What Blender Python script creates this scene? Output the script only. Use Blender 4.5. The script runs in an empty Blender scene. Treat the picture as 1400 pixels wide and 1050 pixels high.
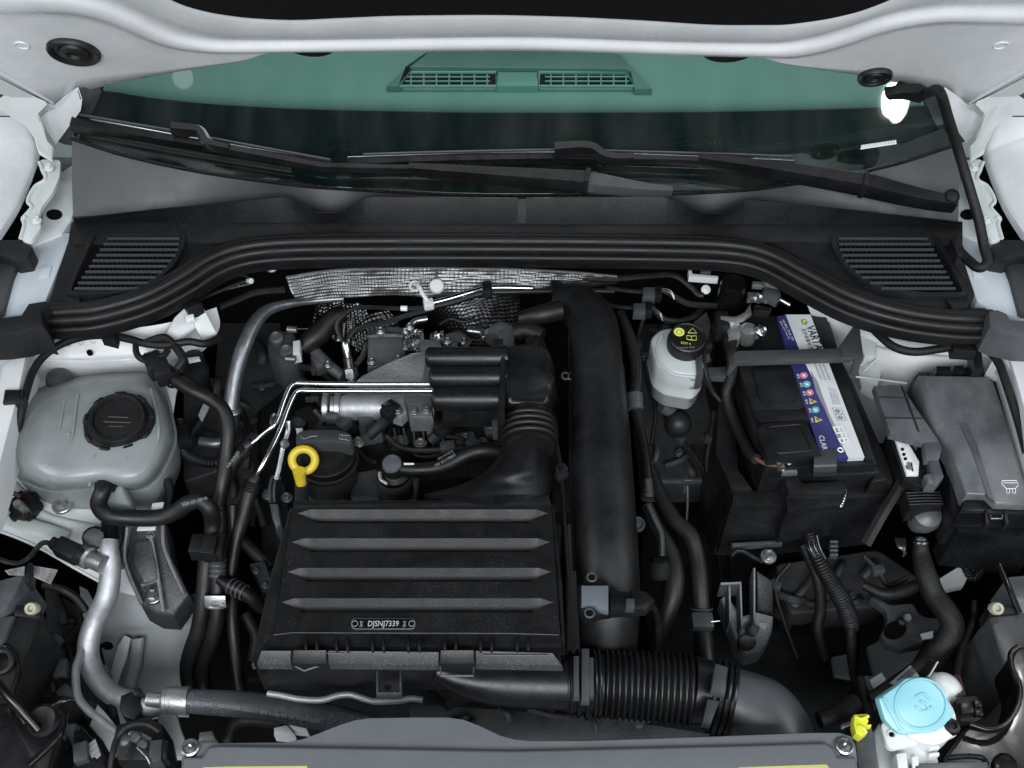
import bpy, bmesh, math, random
from mathutils import Vector, Matrix

random.seed(11)
SC = bpy.context.scene
COL = SC.collection
rad = math.radians

# ------------------------------------------------------------------ camera
# x across the car, y towards the windscreen, z up; z = 0 is the height of the battery top
F = 1447.0                      # focal length in pixels of a 1400 px wide picture
PITCH = rad(50)
DIST = 1.38
FWD = Vector((0, math.cos(PITCH), -math.sin(PITCH)))
UPV = Vector((0, math.sin(PITCH), math.cos(PITCH)))
CAM = -FWD * DIST
cd = bpy.data.cameras.new('camera')
cam = bpy.data.objects.new('camera', cd)
COL.objects.link(cam)
cam.location = CAM
cam.rotation_euler = (math.pi / 2 - PITCH, 0, 0)
cd.sensor_width = 36
cd.lens = 36 * F / 1400
cd.clip_start = 0.02
cd.clip_end = 200
SC.camera = cam

# ------------------------------------------------------------------ light
w = bpy.data.worlds.new('World')
SC.world = w
w.use_nodes = True
bg = w.node_tree.nodes['Background']
bg.inputs[0].default_value = (0.75, 0.88, 1.0, 1)
bg.inputs[1].default_value = 0.06


def area(name, loc, target, sx, sy, power, col=(1, 1, 1), shape='RECTANGLE'):
    l = bpy.data.lights.new(name, 'AREA')
    l.shape = shape
    l.size = sx
    if shape in ('RECTANGLE', 'ELLIPSE'):
        l.size_y = sy
    l.energy = power
    l.color = col
    o = bpy.data.objects.new(name, l)
    COL.objects.link(o)
    o.location = loc
    o.rotation_euler = (Vector(target) - Vector(loc)).to_track_quat('-Z', 'Y').to_euler()
    return o


area('softbox_front', (0.0, -2.1, 1.75), (0, 0.1, 0.05), 2.6, 1.0, 108, (0.955, 0.975, 1.0))
area('ceiling_softbox', (0.0, 1.1, 2.6), (0, 0.35, 0), 2.6, 1.2, 44, (0.955, 0.98, 1.0))
area('side_softbox_tank', (-2.2, -0.7, 1.5), (-0.3, 0.05, 0), 1.2, 1.0, 24, (0.955, 0.98, 1.0))
area('side_softbox_battery', (2.2, -0.7, 1.5), (0.3, 0.05, 0), 1.2, 1.0, 24, (0.955, 0.98, 1.0))

SC.view_settings.view_transform = 'Standard'
SC.view_settings.look = 'None'
SC.view_settings.exposure = 0.0
SC.view_settings.gamma = 1.0
SC.view_settings.use_curve_mapping = False
SC.render.engine = 'CYCLES'
SC.cycles.use_denoising = True
SC.cycles.max_bounces = 8
SC.cycles.transparent_max_bounces = 12


# ------------------------------------------------------------------ placing
def ray(px, py):
    return Vector(((px - 700) / F, 0, 0)) + UPV * ((525 - py) / F) + FWD


def W(px, py, z):
    """the point at height z seen in the photograph at (px, py)"""
    d = ray(px, py)
    return CAM + d * ((z - CAM.z) / d.z)


def onplane(px, py, p0, n):
    d = ray(px, py)
    return CAM + d * ((p0 - CAM).dot(n) / d.dot(n))


def S(px, py, z):
    """metres per photograph pixel at that point"""
    return (W(px, py, z) - CAM).dot(FWD) / F


def V3(p):
    return p if isinstance(p, Vector) else W(p[0], p[1], p[2])


# open bonnet: a plane that rises towards the camera; windscreen: a plane that rises away from it
HP0 = Vector((0, 0.27, 0.317))
HN = Vector((0, -math.sin(rad(60)), -math.cos(rad(60))))


def H(px, py, d=0.0):
    return onplane(px, py, HP0, HN) + HN * d


GP0 = W(700, 272, 0.105)
GN = Vector((0, -math.sin(rad(28)), math.cos(rad(28))))


def G(px, py, d=0.0):
    return onplane(px, py, GP0, GN) + GN * d


# ------------------------------------------------------------------ materials
MATS = {}


def mat(name, col, rough=0.5, metal=0.0, bump=0.0, bscale=400, var=0.12, vscale=14, dust=0.0, dustcol=(0.30, 0.31, 0.32),
        dscale=9, speck=0.0, coat=0.0, trans=0.0, emit=None, spec=0.5, rvar=0.12, sss=0.0, detail=0.0):
    if max(col) < 0.035 and not metal and name not in ('ink_dark', 'void_black', 'insulation', 'frit', 'ink_red'):
        col = tuple(c * 0.28 for c in col)
        dustcol = tuple(c * 0.28 for c in dustcol)
        spec *= 0.75
    m = bpy.data.materials.new(name)
    m.use_nodes = True
    nt = m.node_tree
    N, L = nt.nodes, nt.links
    b = N['Principled BSDF']
    tc = N.new('ShaderNodeTexCoord')

    def noise(scale, det=4, rgh=0.6):
        n = N.new('ShaderNodeTexNoise')
        n.inputs['Scale'].default_value = scale
        n.inputs['Detail'].default_value = det
        n.inputs['Roughness'].default_value = rgh
        L.new(tc.outputs['Object'], n.inputs['Vector'])
        return n

    def mrange(src, a, bb, c, d):
        r = N.new('ShaderNodeMapRange')
        for i, v in enumerate((a, bb, c, d)):
            r.inputs[i + 1].default_value = v
        L.new(src, r.inputs[0])
        return r.outputs[0]

    def mix(fac, a, c):
        x = N.new('ShaderNodeMix')
        x.data_type = 'RGBA'
        if isinstance(fac, float):
            x.inputs[0].default_value = fac
        else:
            L.new(fac, x.inputs[0])
        for i, v in ((6, a), (7, c)):
            if isinstance(v, tuple):
                x.inputs[i].default_value = (*v, 1)
            else:
                L.new(v, x.inputs[i])
        return x.outputs[2]

    n1 = noise(vscale, 5)
    lo = tuple(c * (1 - var) for c in col)
    hi = tuple(min(1, c * (1 + var)) for c in col)
    out = mix(mrange(n1.outputs[0], 0.3, 0.7, 0, 1), lo, hi)
    if dust:
        n2 = noise(dscale, 7, 0.7)
        out = mix(mrange(n2.outputs[0], 0.42, 0.72, 0, dust), out, dustcol)
    if speck:
        n3 = noise(520, 2, 0.5)
        n4 = noise(16, 3, 0.5)
        mm = N.new('ShaderNodeMath')
        mm.operation = 'MULTIPLY'
        L.new(mrange(n3.outputs[0], 0.55, 0.70, 0, speck), mm.inputs[0])
        L.new(mrange(n4.outputs[0], 0.42, 0.62, 0.1, 1), mm.inputs[1])
        out = mix(mm.outputs[0], out, (0.33, 0.35, 0.38))
    L.new(out, b.inputs['Base Color'])
    n5 = noise(vscale * 2.3 + 5, 6, 0.65)
    L.new(mrange(n5.outputs[0], 0.25, 0.75, max(0.03, rough - rvar), min(1, rough + rvar)), b.inputs['Roughness'])
    b.inputs['Metallic'].default_value = metal
    b.inputs['Specular IOR Level'].default_value = spec
    b.inputs['Coat Weight'].default_value = coat
    b.inputs['Coat Roughness'].default_value = 0.08
    b.inputs['Transmission Weight'].default_value = trans
    if sss:
        b.inputs['Subsurface Weight'].default_value = sss
        b.inputs['Subsurface Radius'].default_value = (0.02, 0.02, 0.02)
        b.inputs['Subsurface Scale'].default_value = 0.5
    if emit:
        b.inputs['Emission Color'].default_value = (*emit[0], 1)
        b.inputs['Emission Strength'].default_value = emit[1]
    if bump:
        n6 = noise(bscale, 3)
        bp = N.new('ShaderNodeBump')
        bp.inputs['Strength'].default_value = bump
        bp.inputs['Distance'].default_value = 0.0012
        L.new(n6.outputs[0], bp.inputs['Height'])
        last = bp
        if detail:
            n7 = noise(38, 4)
            b2 = N.new('ShaderNodeBump')
            b2.inputs['Strength'].default_value = detail
            b2.inputs['Distance'].default_value = 0.004
            L.new(n7.outputs[0], b2.inputs['Height'])
            L.new(bp.outputs[0], b2.inputs['Normal'])
            last = b2
        L.new(last.outputs[0], b.inputs['Normal'])
    MATS[name] = m
    return m


mat('white_paint', (0.58, 0.60, 0.615), 0.32, var=0.05, vscale=4, bump=0.05, bscale=60, dust=0.6, dustcol=(0.40, 0.42, 0.43), dscale=7, spec=0.5, rvar=0.15, speck=0.06, detail=0.05)
mat('primer_white', (0.50, 0.54, 0.54), 0.45, var=0.07, vscale=8, bump=0.08, bscale=80, dust=0.35, dustcol=(0.34, 0.36, 0.37), rvar=0.1)
mat('grey_and_shaded_paint', (0.22, 0.24, 0.25), 0.5, var=0.1, vscale=8, bump=0.08, bscale=80, dust=0.4, dustcol=(0.30, 0.31, 0.32))  # grey puts shadow into the chassis leg's colour; other grey parts share it
mat('sealer', (0.36, 0.40, 0.385), 0.6, var=0.1, vscale=30, bump=0.4, bscale=120)
mat('rail_paint', (0.42, 0.47, 0.51), 0.33, var=0.06, vscale=6, dust=0.3, dustcol=(0.30, 0.33, 0.36), coat=0.2)
mat('black_plastic', (0.011, 0.012, 0.014), 0.46, bump=0.22, bscale=700, var=0.25, dust=0.3, dustcol=(0.085, 0.09, 0.098), dscale=15, speck=0.03)
mat('lid_plastic', (0.0105, 0.0113, 0.013), 0.48, bump=0.25, bscale=900, var=0.2, dust=0.25, dustcol=(0.055, 0.06, 0.065), speck=0.05)
mat('ink_plate', (0.34, 0.35, 0.36), 0.5)
mat('satin_plastic', (0.013, 0.0145, 0.017), 0.36, bump=0.08, bscale=500, var=0.25, dust=0.3, dustcol=(0.06, 0.066, 0.072), dscale=13, speck=0.03)
mat('cowl_plastic', (0.0195, 0.021, 0.0235), 0.55, bump=0.25, bscale=900, var=0.12, dust=0.25, dustcol=(0.10, 0.105, 0.115), speck=0.05, spec=0.35)
mat('wiper_plastic', (0.045, 0.047, 0.05), 0.45, var=0.1, spec=0.4)
mat('cowl_gloss', (0.030, 0.0325, 0.0365), 0.5, bump=0.06, bscale=500, var=0.10, dust=0.3, dustcol=(0.065, 0.07, 0.078), dscale=5)
mat('lip_plastic', (0.0355, 0.0375, 0.042), 0.45, bump=0.3, bscale=800, var=0.12, speck=0.35)
mat('rubber', (0.011, 0.0115, 0.0125), 0.50, bump=0.12, bscale=500, var=0.2, dust=0.22, dustcol=(0.05, 0.053, 0.06))
mat('dusty_hose', (0.036, 0.040, 0.048), 0.48, bump=0.3, bscale=400, var=0.2, dust=0.5, dustcol=(0.085, 0.095, 0.11), speck=0.6)
mat('tape_loom', (0.009, 0.0092, 0.0098), 0.62, bump=0.8, bscale=180, var=0.3, dust=0.15, dustcol=(0.04, 0.04, 0.045))
mat('grey_plastic', (0.105, 0.114, 0.126), 0.42, bump=0.1, bscale=900, var=0.05, vscale=5, dust=0.25, dustcol=(0.15, 0.16, 0.172), speck=0.08)
mat('hose_dark', (0.030, 0.033, 0.0345), 0.5, var=0.2, dust=0.3, dustcol=(0.06, 0.065, 0.07))
mat('housing_grey', (0.024, 0.026, 0.027), 0.5, bump=0.2, var=0.15, metal=0.01)
mat('duct_grey', (0.05, 0.054, 0.061), 0.42, bump=0.1, bscale=600, var=0.1, dust=0.4, dustcol=(0.085, 0.092, 0.10))
mat('fuse_grey', (0.066, 0.073, 0.080), 0.40, bump=0.06, bscale=500, var=0.07, vscale=9, dust=0.9, dustcol=(0.165, 0.178, 0.188), dscale=9, speck=0.05)
mat('holder_grey', (0.05, 0.055, 0.063), 0.40, bump=0.08, bscale=500, var=0.1, dust=0.6, dustcol=(0.12, 0.13, 0.14), dscale=14)
mat('cover_grey', (0.036, 0.039, 0.044), 0.40, bump=0.08, bscale=500, var=0.1, dust=0.4, dustcol=(0.07, 0.075, 0.08), dscale=14)
mat('chip_grey', (0.095, 0.108, 0.125), 0.4, bump=0.05, var=0.05)
mat('aluminium', (0.36, 0.375, 0.395), 0.54, metal=0.75, bump=0.25, bscale=160, var=0.12, vscale=40, rvar=0.15, detail=0.1)
mat('dull_aluminium', (0.19, 0.205, 0.22), 0.42, metal=0.85, bump=0.2, bscale=160, var=0.15, vscale=40, dust=0.35, dustcol=(0.24, 0.25, 0.26))
mat('chrome', (0.48, 0.49, 0.49), 0.20, metal=1.0, var=0.05, rvar=0.08)
mat('steel', (0.42, 0.43, 0.44), 0.32, metal=1.0, var=0.15, vscale=60, bump=0.1)
mat('zinc', (0.36, 0.37, 0.37), 0.38, metal=0.85, var=0.12, vscale=60, bump=0.3, bscale=220, detail=0.15)
mat('cast_metal', (0.17, 0.178, 0.186), 0.5, metal=0.7, bump=0.5, bscale=320, var=0.15, vscale=30)
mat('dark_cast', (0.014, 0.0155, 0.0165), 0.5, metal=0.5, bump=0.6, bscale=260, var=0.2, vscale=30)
mat('mount_cast', (0.032, 0.034, 0.037), 0.5, metal=0.4, bump=0.5, bscale=260, var=0.25, vscale=25, dust=0.4, dustcol=(0.10, 0.105, 0.11))
mat('bracket_cast', (0.095, 0.102, 0.112), 0.5, metal=0.55, bump=0.6, bscale=260, var=0.2, vscale=40)
mat('heat_foil', (0.22, 0.224, 0.228), 0.44, metal=0.9, var=0.35, vscale=18, bump=0.1, bscale=300, rvar=0.1)
mat('dark_foil', (0.11, 0.112, 0.115), 0.34, metal=1.0, var=0.2, vscale=40, bump=0.1, rvar=0.1)
mat('tank_plastic', (0.235, 0.262, 0.268), 0.33, var=0.22, vscale=9, bump=0.15, bscale=90, detail=0.12, dust=0.6, dustcol=(0.30, 0.325, 0.33), dscale=12, sss=0.5, trans=0.2)
mat('milk_plastic', (0.40, 0.435, 0.44), 0.34, var=0.04, vscale=6, sss=0.3)
mat('white_plastic', (0.60, 0.63, 0.63), 0.42, var=0.05, sss=0.2)
mat('cap_black', (0.010, 0.0105, 0.0115), 0.45, bump=0.1, bscale=500, var=0.2, dust=0.2, dustcol=(0.04, 0.042, 0.046))
mat('gloss_black', (0.010, 0.0105, 0.012), 0.30, var=0.2, coat=0.05, dust=0.12, dustcol=(0.05, 0.052, 0.056))
mat('yellow_plastic', (0.48, 0.37, 0.02), 0.40, var=0.08, dust=0.3, dustcol=(0.35, 0.28, 0.05))
mat('lime_plastic', (0.62, 0.66, 0.05), 0.4, var=0.06)
mat('cyan_plastic', (0.20, 0.45, 0.52), 0.36, var=0.06, sss=0.1, dust=0.35, dustcol=(0.30, 0.46, 0.50))
mat('ink_white', (0.62, 0.64, 0.65), 0.5, var=0.02)
mat('ink_grey', (0.20, 0.21, 0.22), 0.5, var=0.1)
mat('ink_dark', (0.02, 0.022, 0.03), 0.5)
mat('ink_yellow', (0.55, 0.58, 0.10), 0.5)
mat('ink_red', (0.02, 0.005, 0.005), 0.5)
mat('label_yellow', (0.42, 0.43, 0.13), 0.5, var=0.08)
mat('cream_plastic', (0.34, 0.34, 0.26), 0.5, var=0.05)
mat('label_white', (0.52, 0.545, 0.56), 0.42, var=0.06, vscale=20, dust=0.25, dustcol=(0.38, 0.40, 0.41))
mat('label_blue', (0.026, 0.028, 0.115), 0.38, var=0.35, vscale=16)
mat('pictogram_red', (0.42, 0.15, 0.18), 0.5)
mat('pictogram_teal', (0.08, 0.34, 0.36), 0.5)
mat('pictogram_yellow', (0.50, 0.42, 0.10), 0.5)
mat('logo_green', (0.10, 0.24, 0.06), 0.5)
mat('paper', (0.22, 0.225, 0.23), 0.6, var=0.08, vscale=40, bump=0.3, bscale=90)
mat('copper', (0.15, 0.065, 0.045), 0.45, metal=0.5)
mat('wire_red', (0.16, 0.05, 0.04), 0.5)
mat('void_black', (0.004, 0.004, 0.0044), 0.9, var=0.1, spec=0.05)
mat('sump_cast', (0.06, 0.064, 0.068), 0.6, metal=0.3, bump=0.6, bscale=200, var=0.35, vscale=18, detail=0.3)
mat('crumpled_foil', (0.55, 0.56, 0.57), 0.22, metal=1.0, var=0.1)
mat('slat_plastic', (0.036, 0.039, 0.044), 0.5, bump=0.2, bscale=900, var=0.12, dust=0.3, dustcol=(0.06, 0.065, 0.07))
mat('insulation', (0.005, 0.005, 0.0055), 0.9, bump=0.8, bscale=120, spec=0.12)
mat('dash_plastic', (0.20, 0.225, 0.22), 0.5, var=0.05, bump=0.1, bscale=400)
mat('dash_dark', (0.125, 0.14, 0.137), 0.5, var=0.05)
mat('frit', (0.003, 0.0035, 0.004), 0.5, var=0.1, spec=0.05)
mat('floor_concrete', (0.10, 0.105, 0.11), 0.7, var=0.2, vscale=3, bump=0.3, bscale=40)


def glass_material():
    m = bpy.data.materials.new('windscreen_glass')
    m.use_nodes = True
    N, L = m.node_tree.nodes, m.node_tree.links
    N.clear()
    out = N.new('ShaderNodeOutputMaterial')
    tr = N.new('ShaderNodeBsdfTransparent')
    tr.inputs[0].default_value = (0.46, 0.83, 0.72, 1)
    gl = N.new('ShaderNodeBsdfGlossy')
    gl.inputs['Roughness'].default_value = 0.02
    gl.inputs[0].default_value = (0.9, 1.0, 0.97, 1)
    fr = N.new('ShaderNodeFresnel')
    fr.inputs[0].default_value = 1.5
    df = N.new('ShaderNodeBsdfDiffuse')
    df.inputs[0].default_value = (0.5, 0.53, 0.53, 1)  # streaked dust film whose grey also imitates hazy reflections
    tc = N.new('ShaderNodeTexCoord')
    no = N.new('ShaderNodeTexNoise')
    no.inputs['Scale'].default_value = 9
    mp = N.new('ShaderNodeMapping')
    mp.inputs['Scale'].default_value = (2.2, 0.5, 0.5)
    no.inputs['Detail'].default_value = 8
    mr = N.new('ShaderNodeMapRange')
    mr.inputs[1].default_value = 0.4
    mr.inputs[2].default_value = 0.8
    mr.inputs[3].default_value = 0.003
    mr.inputs[4].default_value = 0.03
    mx = N.new('ShaderNodeMixShader')
    m2 = N.new('ShaderNodeMixShader')
    L.new(tc.outputs['Object'], mp.inputs['Vector'])
    L.new(mp.outputs[0], no.inputs['Vector'])
    L.new(no.outputs[0], mr.inputs[0])
    L.new(mr.outputs[0], m2.inputs[0])
    L.new(tr.outputs[0], m2.inputs[1])
    L.new(df.outputs[0], m2.inputs[2])
    L.new(fr.outputs[0], mx.inputs[0])
    L.new(m2.outputs[0], mx.inputs[1])
    L.new(gl.outputs[0], mx.inputs[2])
    L.new(mx.outputs[0], out.inputs[0])
    MATS['windscreen_glass'] = m


glass_material()


# ------------------------------------------------------------------ mesh building
def cr(pts, n=8, closed=False):
    """Catmull-Rom through a list of equal-length tuples or Vectors"""
    pts = [tuple(p) for p in pts]
    if len(pts) < 3 and not closed:
        a, b = pts
        return [tuple(x + (y - x) * k / n for x, y in zip(a, b)) for k in range(n + 1)]
    out = []
    m = len(pts)
    rng = range(m if closed else m - 1)
    for i in rng:
        if closed:
            p0, p1, p2, p3 = pts[i - 1], pts[i], pts[(i + 1) % m], pts[(i + 2) % m]
        else:
            p1, p2 = pts[i], pts[i + 1]
            p0 = pts[i - 1] if i else tuple(2 * a - b for a, b in zip(p1, p2))
            p3 = pts[i + 2] if i + 2 < m else tuple(2 * b - a for a, b in zip(p1, p2))
        # centripetal-ish tension keeps tight bends from overshooting
        for k in range(n):
            t = k / n
            out.append(tuple(0.5 * (2 * b + (c - a) * t + (2 * a - 5 * b + 4 * c - d) * t * t + (3 * b - a - 3 * c + d) * t ** 3)
                             for a, b, c, d in zip(p0, p1, p2, p3)))
    if not closed:
        out.append(pts[-1])
    return out


def rounded(poly, r=6, n=3):
    """round the corners of a pixel polygon"""
    out = []
    m = len(poly)
    for i in range(m):
        a, b, c = Vector(poly[i - 1][:2]), Vector(poly[i][:2]), Vector(poly[(i + 1) % m][:2])
        u, v = a - b, c - b
        d = min(r, u.length * 0.45, v.length * 0.45)
        p, q = b + u.normalized() * d, b + v.normalized() * d
        for k in range(n + 1):
            t = k / n
            x = p * (1 - t) ** 2 + b * 2 * t * (1 - t) + q * t * t
            out.append((x.x, x.y) + tuple(poly[i][2:]))
    return out


def ellipse(cx, cy, rx, ry, n=24, rot=0):
    c, s = math.cos(rot), math.sin(rot)
    return [(cx + rx * math.cos(t) * c - ry * math.sin(t) * s, cy + rx * math.cos(t) * s + ry * math.sin(t) * c)
            for t in (2 * math.pi * k / n for k in range(n))]


class MB:
    def __init__(self):
        self.v, self.f = [], []

    def add(self, vs, fs):
        o = len(self.v)
        self.v += [Vector(x) for x in vs]
        self.f += [tuple(i + o for i in q) for q in fs]
        return self

    def addbm(self, bm):
        bm.verts.index_update()
        self.add([x.co.copy() for x in bm.verts], [[x.index for x in q.verts] for q in bm.faces])
        bm.free()
        return self

    def solid(self, top, bot, bevel=0.0, seg=2, allb=False):
        """a closed body between two rings of the same length"""
        bm = bmesh.new()
        n = len(top)
        a = [bm.verts.new(p) for p in top]
        b = [bm.verts.new(p) for p in bot]
        ft = bm.faces.new(a)
        bm.faces.new(b[::-1])
        for i in range(n):
            j = (i + 1) % n
            bm.faces.new((a[j], a[i], b[i], b[j]))
        bmesh.ops.recalc_face_normals(bm, faces=bm.faces)
        if bevel:
            es = list(ft.edges) if not allb else list(bm.edges)
            bmesh.ops.bevel(bm, geom=es, offset=bevel, offset_type='OFFSET', segments=seg, profile=0.5, affect='EDGES', clamp_overlap=True)
        return self.addbm(bm)

    def prism(self, poly, z, depth, bevel=0.0015, seg=2, taper=1.0, r=0, direction=None, allb=False):
        """pixel outline at height z (or one height per corner), carried down by depth"""
        if r:
            poly = rounded(poly, r)
        top = [W(p[0], p[1], p[2] if len(p) > 2 else (z(p[0], p[1]) if callable(z) else z)) for p in poly]
        c = sum(top, Vector()) / len(top)
        d = Vector((0, 0, -depth)) if direction is None else Vector(direction) * depth
        bot = [c + (p - c) * taper + d for p in top]
        return self.solid(top, bot, bevel, seg, allb)

    def plate(self, pts, n, depth, bevel=0.001, seg=2, allb=False):
        """world outline carried along n by depth"""
        top = [Vector(p) for p in pts]
        return self.solid(top, [p + Vector(n) * depth for p in top], bevel, seg, allb)

    def box(self, c, size, rot=None, bevel=0.0015, seg=2):
        c = V3(c)
        R = rot or Matrix.Identity(3)
        x, y, z = (s / 2 for s in size)
        top = [c + R @ Vector(p) for p in ((-x, -y, z), (x, -y, z), (x, y, z), (-x, y, z))]
        bot = [c + R @ Vector(p) for p in ((-x, -y, -z), (x, -y, -z), (x, y, -z), (-x, y, -z))]
        return self.solid(top, bot, bevel, seg, True)

    def rings(self, rings, closed=True, caps=True):
        n = len(rings[0])
        vs = [p for r in rings for p in r]
        fs = []
        for i in range(len(rings) - 1):
            for j in range(n if closed else n - 1):
                k = (j + 1) % n
                fs.append((i * n + j, i * n + k, (i + 1) * n + k, (i + 1) * n + j))
        if caps and closed:
            fs.append(tuple(range(n))[::-1])
            fs.append(tuple((len(rings) - 1) * n + j for j in range(n)))
        return self.add(vs, fs)

    def frames(self, P):
        m = len(P)
        T = []
        for i in range(m):
            t = P[min(i + 1, m - 1)] - P[max(i - 1, 0)]
            T.append(t.normalized() if t.length > 1e-9 else Vector((1, 0, 0)))
        u = Vector((0, 0, 1))
        if abs(T[0].dot(u)) > 0.95:
            u = Vector((0, 1, 0))
        out = []
        for t in T:
            u = (u - t * u.dot(t))
            u.normalize()
            out.append((t, u, t.cross(u)))
        return out

    def tube(self, pts, r, n=12, sub=6, mm=False, corr=0.0, pitch=0.0, smooth=True, flat=1.0):
        """pts: (px, py, z[, radius in px]); r in px (or metres when mm) ; corr: ring depth in metres at that pitch"""
        ext = []
        for p in pts:
            if isinstance(p, Vector):
                ext.append((*p, r))
            else:
                q = W(p[0], p[1], p[2])
                rr = p[3] if len(p) > 3 else r
                ext.append((*q, rr if mm else rr * S(p[0], p[1], p[2])))
        path = cr(ext, sub) if smooth else ext
        if corr:
            # resample evenly and modulate
            P = [Vector(p[:3]) for p in path]
            R = [p[3] for p in path]
            acc = [0]
            for a, b in zip(P, P[1:]):
                acc.append(acc[-1] + (b - a).length)
            tot = acc[-1]
            k = int(tot / pitch) * 8
            new = []
            j = 0
            for i in range(k + 1):
                s = tot * i / k
                while j < len(acc) - 2 and acc[j + 1] < s:
                    j += 1
                t = (s - acc[j]) / max(1e-9, acc[j + 1] - acc[j])
                ph = (i % 8) / 8
                new.append((*(P[j].lerp(P[j + 1], t)), R[j] + (R[j + 1] - R[j]) * t - corr * (0.5 + 0.5 * math.cos(2 * math.pi * ph)) ** 1.5))
            path = new
        P = [Vector(p[:3]) for p in path]
        fr = self.frames(P)
        rg = []
        for p, (t, u, b), q in zip(P, fr, path):
            rg.append([p + (u * math.cos(a) * flat + b * math.sin(a)) * q[3] for a in (2 * math.pi * k / n for k in range(n))])
        return self.rings(rg)

    def sweep(self, P, prof, up=Vector((0, 0, 1)), closed=True, scale=None):
        """prof: (lateral, up) in metres along the world path P"""
        P = [Vector(p) for p in P]
        rg = []
        for i, p in enumerate(P):
            t = (P[min(i + 1, len(P) - 1)] - P[max(i - 1, 0)]).normalized()
            s = t.cross(up).normalized()
            k = scale[i] if scale else 1.0
            rg.append([p + (s * a + up * b) * k for a, b in prof])
        return self.rings(rg, closed=closed)

    def sheet(self, rows, thick=0.0, n=None):
        """rows of world points (equal length); thick carries it along -n"""
        R = [[Vector(p) for p in r] for r in rows]
        m = len(R[0])
        fs = [(i * m + j, i * m + j + 1, (i + 1) * m + j + 1, (i + 1) * m + j) for i in range(len(R) - 1) for j in range(m - 1)]
        vs = [p for r in R for p in r]
        if thick:
            d = (Vector(n) if n else Vector((0, 0, 1))) * -thick
            k = len(vs)
            vs2 = [p + d for p in vs]
            fs2 = [tuple(x + k for x in q[::-1]) for q in fs]
            rim = list(range(m)) + [i * m + m - 1 for i in range(1, len(R))] + [(len(R) - 1) * m + j for j in range(m - 2, -1, -1)] + [i * m for i in range(len(R) - 2, 0, -1)]
            fs3 = [(rim[(i + 1) % len(rim)], rim[i], rim[i] + k, rim[(i + 1) % len(rim)] + k) for i in range(len(rim))]
            return self.add(vs + vs2, fs + fs2 + fs3)
        return self.add(vs, fs)

    def lathe(self, c, axis, prof, n=32, hexed=False):
        """prof: (radius, height along axis) in metres"""
        c = V3(c)
        ax = Vector(axis).normalized()
        u = Vector((1, 0, 0)) if abs(ax.x) < 0.9 else Vector((0, 1, 0))
        u = (u - ax * u.dot(ax)).normalized()
        b = ax.cross(u)
        rg = [[c + ax * h + (u * math.cos(a) + b * math.sin(a)) * max(r, 1e-5) for a in (2 * math.pi * k / n for k in range(n))] for r, h in prof]
        return self.rings(rg)

    def torus(self, c, axis, R, r, n=28, m=10, sx=1.0):
        c = V3(c)
        ax = Vector(axis).normalized()
        u = Vector((1, 0, 0)) if abs(ax.x) < 0.9 else Vector((0, 1, 0))
        u = (u - ax * u.dot(ax)).normalized()
        b = ax.cross(u)
        vs, fs = [], []
        for i in range(n):
            a = 2 * math.pi * i / n
            d = u * math.cos(a) * sx + b * math.sin(a)
            for j in range(m):
                q = 2 * math.pi * j / m
                vs.append(c + d * (R + r * math.cos(q)) + ax * r * math.sin(q))
        for i in range(n):
            for j in range(m):
                fs.append((i * m + j, ((i + 1) % n) * m + j, ((i + 1) % n) * m + (j + 1) % m, i * m + (j + 1) % m))
        return self.add(vs, fs)


def to_mesh(name, mb, material, origin, sharp=38):
    bm = bmesh.new()
    vs = [bm.verts.new(p - origin) for p in mb.v]
    for q in mb.f:
        try:
            bm.faces.new([vs[i] for i in q])
        except ValueError:
            pass
    bmesh.ops.remove_doubles(bm, verts=bm.verts, dist=1e-6)
    bmesh.ops.recalc_face_normals(bm, faces=bm.faces)
    lim = rad(sharp)
    for e in bm.edges:
        if len(e.link_faces) == 2:
            e.smooth = e.calc_face_angle(0) < lim
    for q in bm.faces:
        q.smooth = True
    me = bpy.data.meshes.new(name)
    bm.to_mesh(me)
    bm.free()
    me.materials.append(MATS[material] if isinstance(material, str) else material)
    return me


def wloc(o):
    p = Vector()
    while o:
        p += o.location
        o = o.parent
    return p


def thing(name, label, cat, loc, group=None):
    o = bpy.data.objects.new(name, None)
    o.empty_display_size = 0.02
    COL.objects.link(o)
    o.location = V3(loc)
    o['label'] = label
    o['category'] = cat
    if group:
        o['group'] = group
    return o


def part(name, mb, material, parent, sharp=38, label=None, kind=None):
    org = wloc(parent)
    if not mb.v:
        raise ValueError(name)
    c = sum(mb.v, Vector()) / len(mb.v)
    me = to_mesh(name, mb, material, c, sharp)
    o = bpy.data.objects.new(name, me)
    COL.objects.link(o)
    o.parent = parent
    o.location = c - org
    if label:
        o['label'] = label
    if kind:
        o['kind'] = kind
    return o


def solo(name, label, cat, mb, material, group=None, sharp=38, kind=None):
    zs = min(p.z for p in mb.v)
    c = sum(mb.v, Vector()) / len(mb.v)
    org = Vector((c.x, c.y, zs))
    o = bpy.data.objects.new(name, to_mesh(name, mb, material, org, sharp))
    COL.objects.link(o)
    o.location = org
    if cat:
        o['label'] = label
        o['category'] = cat
    if group:
        o['group'] = group
    if kind:
        o['kind'] = kind
    return o


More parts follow.
